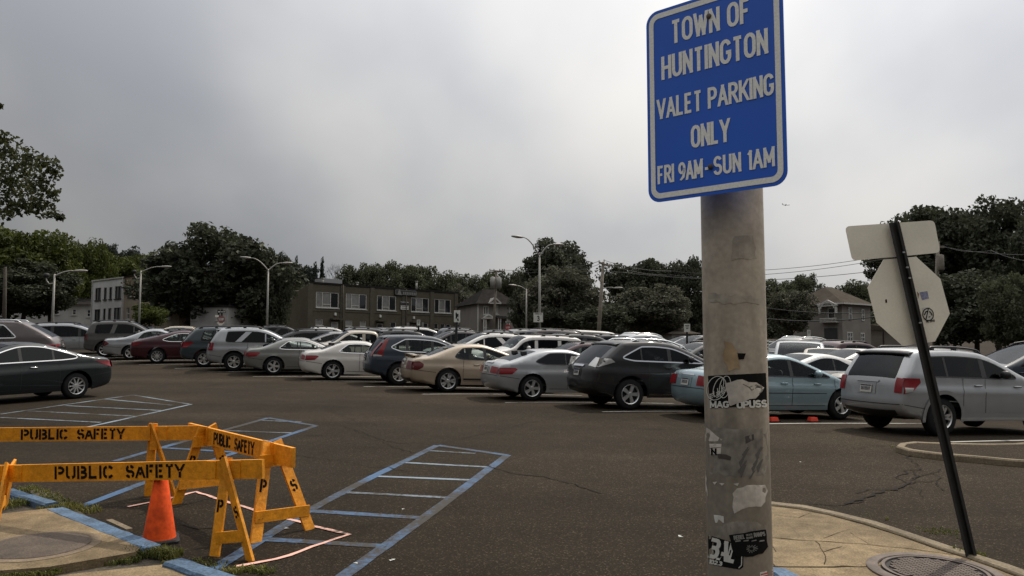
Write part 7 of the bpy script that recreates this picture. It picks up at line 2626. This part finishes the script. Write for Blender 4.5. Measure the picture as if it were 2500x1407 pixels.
sorento = suv_spec(belt=(1.16, 1.10), L=4.57, W=1.86, H=1.73, wb=2.71, ro=1.0, R=.37, gate=1.02, rx=.42, rf=2.2, cowl_x=3.25, cowl_z=1.12, win=(.66, 3.1), win_top_x=.75, g=.13, flare='body', rim='split', rim_r=.235, pillars=[(1.12, .24, 1.0), (2.20, .05)], black_pillars=False,
                   rails=(.6, 2.2, 'trim'), spoiler='body', tails=dict(side=[(.05, .84), (.20, .84), (.24, 1.14), (.08, 1.16)], y=.78, z=(.84, 1.14)), glass_rear='glass_dark', handles=[1.85, 2.8])
explorer = suv_spec(belt=(1.19, 1.12), edge_r=.06, L=4.82, W=1.87, H=1.80, wb=2.89, ro=.98, R=.38, gate=1.06, rx=.34, rf=2.25, cowl_x=3.2, cowl_z=1.14, win=(.50, 3.05), win_top_x=.58, g=.13, flare='body', rim='seven', pillars=[(1.28, .20, .35), (2.3, .05)], black_pillars=False,
                    rails=(.45, 2.3, 'trim'), tails=dict(side=[(.05, .88), (.18, .88), (.18, 1.18), (.07, 1.18)], y=.80, z=(.88, 1.18), mat='tail_dark'), glass_rear='glass_dark', glass='glass_dark')
forester = suv_spec(belt=(1.10, 1.05), L=4.5, W=1.78, H=1.67, wb=2.6, ro=.92, R=.34, rx=.55, rf=2.2, cowl_x=3.2, win=(.75, 3.05), win_top_x=.9, rim='split', pillars=[(1.4, .06), (2.25, .09)], tails=dict(side=[(.05, .84), (.26, .86), (.50, 1.04), (.44, 1.10), (.08, 1.08)], y=.6, z=(.85, 1.07)), rails=(.6, 2.2, 'trim'))
murano = suv_spec(belt=(1.16, 1.1), L=4.85, W=1.9, H=1.72, wb=2.83, ro=1.0, R=.38, rx=.95, gate=1.08, rf=2.4, cowl_x=3.5, win=(1.15, 3.3), win_top_x=1.55, g=.12, trim='chrome', trim_w=.03, rails=(1.0, 2.7, 'chrome'), pillars=[(1.75, .06), (2.6, .10)], glass_rear='glass', rim='five')
minivan = suv_spec(L=5.1, W=1.98, H=1.76, wb=3.03, ro=1.08, R=.34, gate=1.04, rx=.34, rf=2.7, cowl_x=4.05, cowl_z=1.06, nose=.86, win=(.48, 3.85), win_top_x=.62, g=.13, pillars=[(1.55, .16), (2.85, .13)], tails=dict(side=[(.05, .9), (.16, .9), (.16, 1.35), (.08, 1.35)], y=.84, z=(.9, 1.35)), glass_rear='glass_dark', rails=(.5, 2.9, 'trim'))
jeep = suv_spec(belt=(1.15, 1.10), edge_r=.06, L=4.41, W=1.76, H=1.68, wb=2.63, ro=.9, R=.345, gate=1.06, rx=.20, rf=2.5, cowl_x=2.95, cowl_z=1.14, nose=1.0, win=(.42, 2.9), win_top_x=.50, g=.13, pillars=[(1.12, .14), (2.05, .13)], black_pillars=False, rails=(.45, 1.9, 'trim'), glass_rear='glass_dark', tumble=.16, rim='five')
van = suv_spec(L=5.3, W=2.0, H=1.95, wb=3.4, ro=.95, R=.36, gate=1.15, rx=.16, rf=3.5, cowl_x=4.35, cowl_z=1.2, win=(.5, 4.2), win_top_x=.5, pillars=[(2.0, .3), (3.3, .2)], black_pillars=False, tumble=.14, glass_rear='glass_dark')
pickup = suv_spec(L=5.2, W=1.86, H=1.74, wb=3.2, ro=1.12, R=.37, rf=3.05, cowl_x=3.75, cowl_z=1.14, win=(1.78, 3.6), win_top_x=1.82, pillars=[(2.38, .14)], black_pillars=False, glass='glass_clear', no_rear_glass=True, tumble=.22, edge=.05)
pickup['prof'] = [(.14, .34), (.03, .5), (0, .7), (.02, .98), (.06, 1.06), (.2, 1.08), (1.60, 1.08), (1.66, 1.14), (1.74, 1.60), (1.82, 1.70), (2.1, 1.735), (2.5, 1.74), (3.05, 1.70), (3.75, 1.14), (4.5, 1.08), (5.02, .98), (5.16, .78), (5.2, .52), (5.08, .32)]
pickup['L'] = 5.2

front = [
    # spec, paint, rear wheel pixel, heading, label
    (explorer, 'grey', (256, 873), HD, 'dark grey boxy off-roader with black roof rails in the front row'),
    (oldsedan, 'silver', (318, 879), HD, 'pale silver sedan tail between the grey off-roader and the maroon coupe'),
    (accord, 'maroon', (383, 888), HD, 'maroon coupe with chrome window line'),
    (forester, 'steel', (497, 897), HD, 'dark slate wagon between the maroon coupe and the silver off-roader'),
    (sorento, 'silver', (570, 907), HD, 'silver off-roader with wide wheel arches and black roof rails'),
    (bmw, 'pewter', (667, 916), HD, 'greenish grey convertible coupe with clear windows'),
    (None, 'ivory', (811, 929), HD, 'ivory white convertible coupe with red taillights'),
    (crv, 'navy', (973, 941), HD, 'navy crossover with tall red taillights and chrome window line'),
    (maxima, 'gold', (1092, 958), HD, 'champagne gold sedan with a boot spoiler'),
    (coupe, 'silver', (1297, 979), HD, 'silver two door coupe with dark windows'),
    (lexus, 'black', (1536, 1001), HD, 'black crossover with chrome roof rails and clear taillights'),
    (hatch_blue, 'ice', (1815, 1026), HD, 'light blue sedan behind the signed pole'),
    (rav, 'silver', (2297, 1066), HD, 'silver hatchback off-roader behind the leaning stop sign'),
]
WR = {'bmw2': 'twin'}
cars = {}
bmw_root = None
for i, (sp_, pt_, (px, py), hd, lab) in enumerate(front):
    if sp_ is None:
        c = make_car('parked_car', dict(bmw, rim='twin', rim_r=.235), PA[pt_], lab, FR)
    else:
        c = make_car('parked_car', sp_, PA[pt_], lab, FR)
    ray_wheel(c, px, py, hd)
    cars[lab] = c

# the dark sedan driving out at the left, and the crossover behind it
c = make_car('driving_car', altima, PA['teal'], 'dark teal sedan with chrome window line at the left edge, nose out of view', None)
p = G(184, 974); h = R_(180 + 58)
x, y = p.x - math.sin(h) * -.83, p.y + math.cos(h) * -.83
c.matrix_world = gframe(x, y, h)
cars['altima'] = c

# --- rows behind: copies of the kinds above; (kind, paint, roof centre px, roof y, distance, heading, label)
PROTO = {}


def proto(k):
    if k not in PROTO:
        spec = dict(suv=forester, suv2=sorento, suvc=murano, sedan=altima_b, mini=minivan, jeep=jeep, van=van, pickup=pickup, big=explorer, cross=crv_b, small=hatch_b, coupe=accord)[k]
        PROTO[k] = (make_car('parked_car', spec, PA['silver'], 'x', BK, 0), spec)
        return PROTO[k][0], spec, True
    return PROTO[k][0], PROTO[k][1], False


altima_b = dict(altima, glass='glass', trim='trim', handle_mat=None)
hatch_b = dict(hatch_blue, glass='glass', glass_rear='glass')
crv_b = dict(crv, trim='trim', glass='glass')


def back_car(k, paint, px, py, Yd, hd, lab, dz=0.0):
    o, spec, first = proto(k)
    if not first: o = copy_tree(o)
    o['label'] = lab
    c = at(px, py, Yd)
    h = R_(hd)
    f = (spec['L'] / 2 - spec['ro'])
    x, y = c.x - math.cos(h) * f, c.y - math.sin(h) * f
    m = gframe(x, y, h)
    ztop = (m @ Vector((f, 0, spec['H']))).z
    e = c.z - ztop
    m.translation.z += max(-.45, min(.45, e))          # the lot undulates a little under each row
    BACK.append((lab, round(e, 2)))
    o.matrix_world = m
    repaint(o, PA[paint])


BACK = []
FL = HD + 180
for args in [
    ('suvc', 'taupe', -45, 785, 27, 200, 'brown grey crossover with shining chrome roof rails behind the dark teal sedan'),
    ('mini', 'silver', 190, 789, 44, HD, 'silver minivan with dark side windows left of the grey off-roader'),
    ('sedan', 'white', 236, 800, 50, HD, 'white sedan tail in front of the silver minivan'),
    ('cross', 'sand', 415, 797, 62, FL, 'sand coloured crossover behind the roof of the grey off-roader'),
    ('small', 'mid', 460, 797, 66, HD, 'grey hatchback under the broad dark tree'),
    ('suv', 'black', 478, 806, 46, HD, 'black wagon roof behind the maroon coupe'),
    ('suv', 'steel', 380, 800, 70, HD, 'dark slate wagon far behind the maroon coupe'),
    ('big', 'black', 610, 800, 52, HD, 'black off-roader roof with pale rails behind the silver off-roader'),
    ('suv2', 'black', 705, 797, 60, HD, 'black off-roader behind the lamp with two arms'),
    ('mini', 'black', 725, 805, 41, FL, 'black minivan with a tall red taillight behind the grey convertible'),
    ('suv', 'mid', 755, 799, 64, FL, 'grey wagon with roof rails beyond the black minivan'),
    ('small', 'white', 780, 803, 56, FL, 'white hatchback beyond the red taillight of the black minivan'),
    ('sedan', 'mid', 812, 811, 40, FL, 'mid grey sedan left of the pale pickup'),
    ('suv', 'white', 822, 801, 60, HD, 'white wagon with arched roof before the brown building'),
    ('suvc', 'silver', 850, 801, 55, FL, 'silver crossover behind the pale pickup'),
    ('pickup', 'sand', 868, 808, 37, FL, 'pale sand pickup cab behind the ivory convertible'),
    ('big', 'black', 940, 804, 42, HD, 'black off-roader behind the navy crossover'),
    ('cross', 'steel', 975, 803, 48, HD, 'slate crossover right of the black off-roader roof'),
    ('suv2', 'black', 1018, 808, 40, HD, 'black off-roader with pale roof behind the navy crossover'),
    ('mini', 'white', 1040, 801, 55, HD, 'white minivan with roof rack before the brown building'),
    ('suv', 'plum', 1090, 808, 44, FL, 'brown grey wagon with roof rails behind the disabled parking sign'),
    ('suv2', 'white', 1160, 813, 33.5, FL, 'white off-roader behind the disabled parking sign'),
    ('suv', 'black', 1148, 804, 46, HD, 'black wagon with long roof box near the awning terrace'),
    ('sedan', 'mid', 1200, 806, 52, FL, 'grey sedan beyond the white off-roader'),
    ('suv', 'black', 1255, 810, 44, HD, 'black low wagon under the red stop sign'),
    ('jeep', 'white', 1278, 819, 30.5, FL, 'boxy white off-roader behind the champagne sedan'),
    ('big', 'mid', 1330, 808, 44, HD, 'grey off-roader with black rails behind the number sign'),
    ('suv', 'maroon', 1385, 836, 28.5, FL, 'maroon wagon with roof rails behind the silver coupe'),
    ('mini', 'plum', 1395, 808, 40, HD, 'dark minivan behind the maroon wagon'),
    ('van', 'white', 1455, 809, 47, HD, 'long white van roof behind the black crossover'),
    ('big', 'black', 1455, 819, 36, HD, 'black off-roader rear window before the long white van'),
    ('suvc', 'silver', 1590, 817, 40, HD, 'silver crossover with roof rails behind the black crossover'),
    ('suv', 'black', 1512, 819, 43, HD, 'low black wagon between the white van and the silver crossover'),
    ('small', 'white', 1545, 819, 55, HD, 'white hatchback roof far behind the black crossover'),
    ('cross', 'black', 1695, 819, 46, FL, 'black crossover by the pale shed near the signed pole'),
    ('suv', 'grey', 1690, 836, 30, FL, 'dark grey wagon half hidden by the signed pole'),
    ('small', 'silver', 1665, 820, 58, FL, 'silver hatchback near the pale shed'),
    ('jeep', 'grey', 1893, 834, 40, HD, 'dark off-roader just right of the signed pole'),
    ('van', 'silver', 1948, 834, 31, 250, 'bright silver van with sunlit roof right of the signed pole'),
    ('suvc', 'mid', 1985, 826, 38, FL + 180, 'grey crossover with roof rails before the hip roofed house'),
    ('suv', 'maroon', 2095, 836, 34, HD, 'maroon wagon roof before the hip roofed house'),
    ('coupe', 'white', 1955, 864, 22.5, FL, 'white coupe behind the light blue sedan'),
    ('small', 'sand', 2015, 852, 27, 250, 'pale hatchback beyond the white coupe'),
    ('small', 'white', 2075, 853, 26, FL, 'white hatchback left of the silver off-roader rear window'),
    ('mini', 'navy', 2520, 836, 23, 186, 'dark navy minivan at the right edge behind the silver hatchback off-roader'),
]:
    back_car(*args)
# white square-nosed off-roader facing the silver one
c = make_car('parked_car', dict(jeep, rails=(.45, 1.9, 'trim'), glass='glass'), PA['white'], 'white square nosed off-roader with slotted grille beside the light blue sedan', BK)
c.matrix_world = gframe(11.9, 22.1, R_(FL))
mb = MB()
for k in range(7): mb.box((jeep['L'] - jeep['ro'] + .06, -.33 + k * .11, .86), (.05, .06, .15))
mb.build('grille_slot', M['trim'], c)

# orange wheel chocks under the light blue sedan
for px, lab in ((1888, 'orange plastic block under the light blue sedan, nearest the signed pole'), (1984, 'orange plastic block under the front of the light blue sedan')):
    g = G(px, 1030)
    m = gframe(g.x, g.y, R_(HD))
    r = thing('wheel_block', lab, 'block', m, 'orange blocks under the light blue sedan')
    mb = MB(); mb.add([(-.10, -.07, 0.02), (.10, -.07, 0.02), (.10, .07, 0.02), (-.10, .07, 0.02), (-.085, -.05, .10), (.085, -.05, .10), (.085, .05, .10), (-.085, .05, .10)], [(0, 1, 5, 4), (1, 2, 6, 5), (2, 3, 7, 6), (3, 0, 4, 7), (4, 5, 6, 7)]); mb.build('block_body', M['chock'] if 'chock' in M else M.setdefault('chock', mat('block_orange', (.7, .05, .02), .5)), r)
    mb = MB(); mb.box((0, 0, .01), (.26, .20, .02)); mb.build('block_foot', M['rubber'], r)

# stall lines between the parked cars
mb = MB()
h = R_(HD)
dv = Vector((math.cos(h), math.sin(h), 0))
row = [cars[f[4]].matrix_world.translation for f in front]
for a, b in zip(row[:-1], row[1:]):
    m = (a + b) / 2
    pts = dense([m - dv * 1.7, m + dv * 3.3], .5)
    ribbon(mb, pts, .10, .006, .1)
for a in (row[0] + (row[0] - row[1]) / 2, row[-1] + (row[-1] - row[-2]) * .5):
    ribbon(mb, dense([a - dv * 1.7, a + dv * 3.3], .5), .10, .006, .1)
tag(mb.build('white_line_markings', M['white_line']), kind='structure', label='white parking stall lines', cat='road marking')
for n_, e in BACK:
    if abs(e) > .3: print('BACKCAR', e, n_)
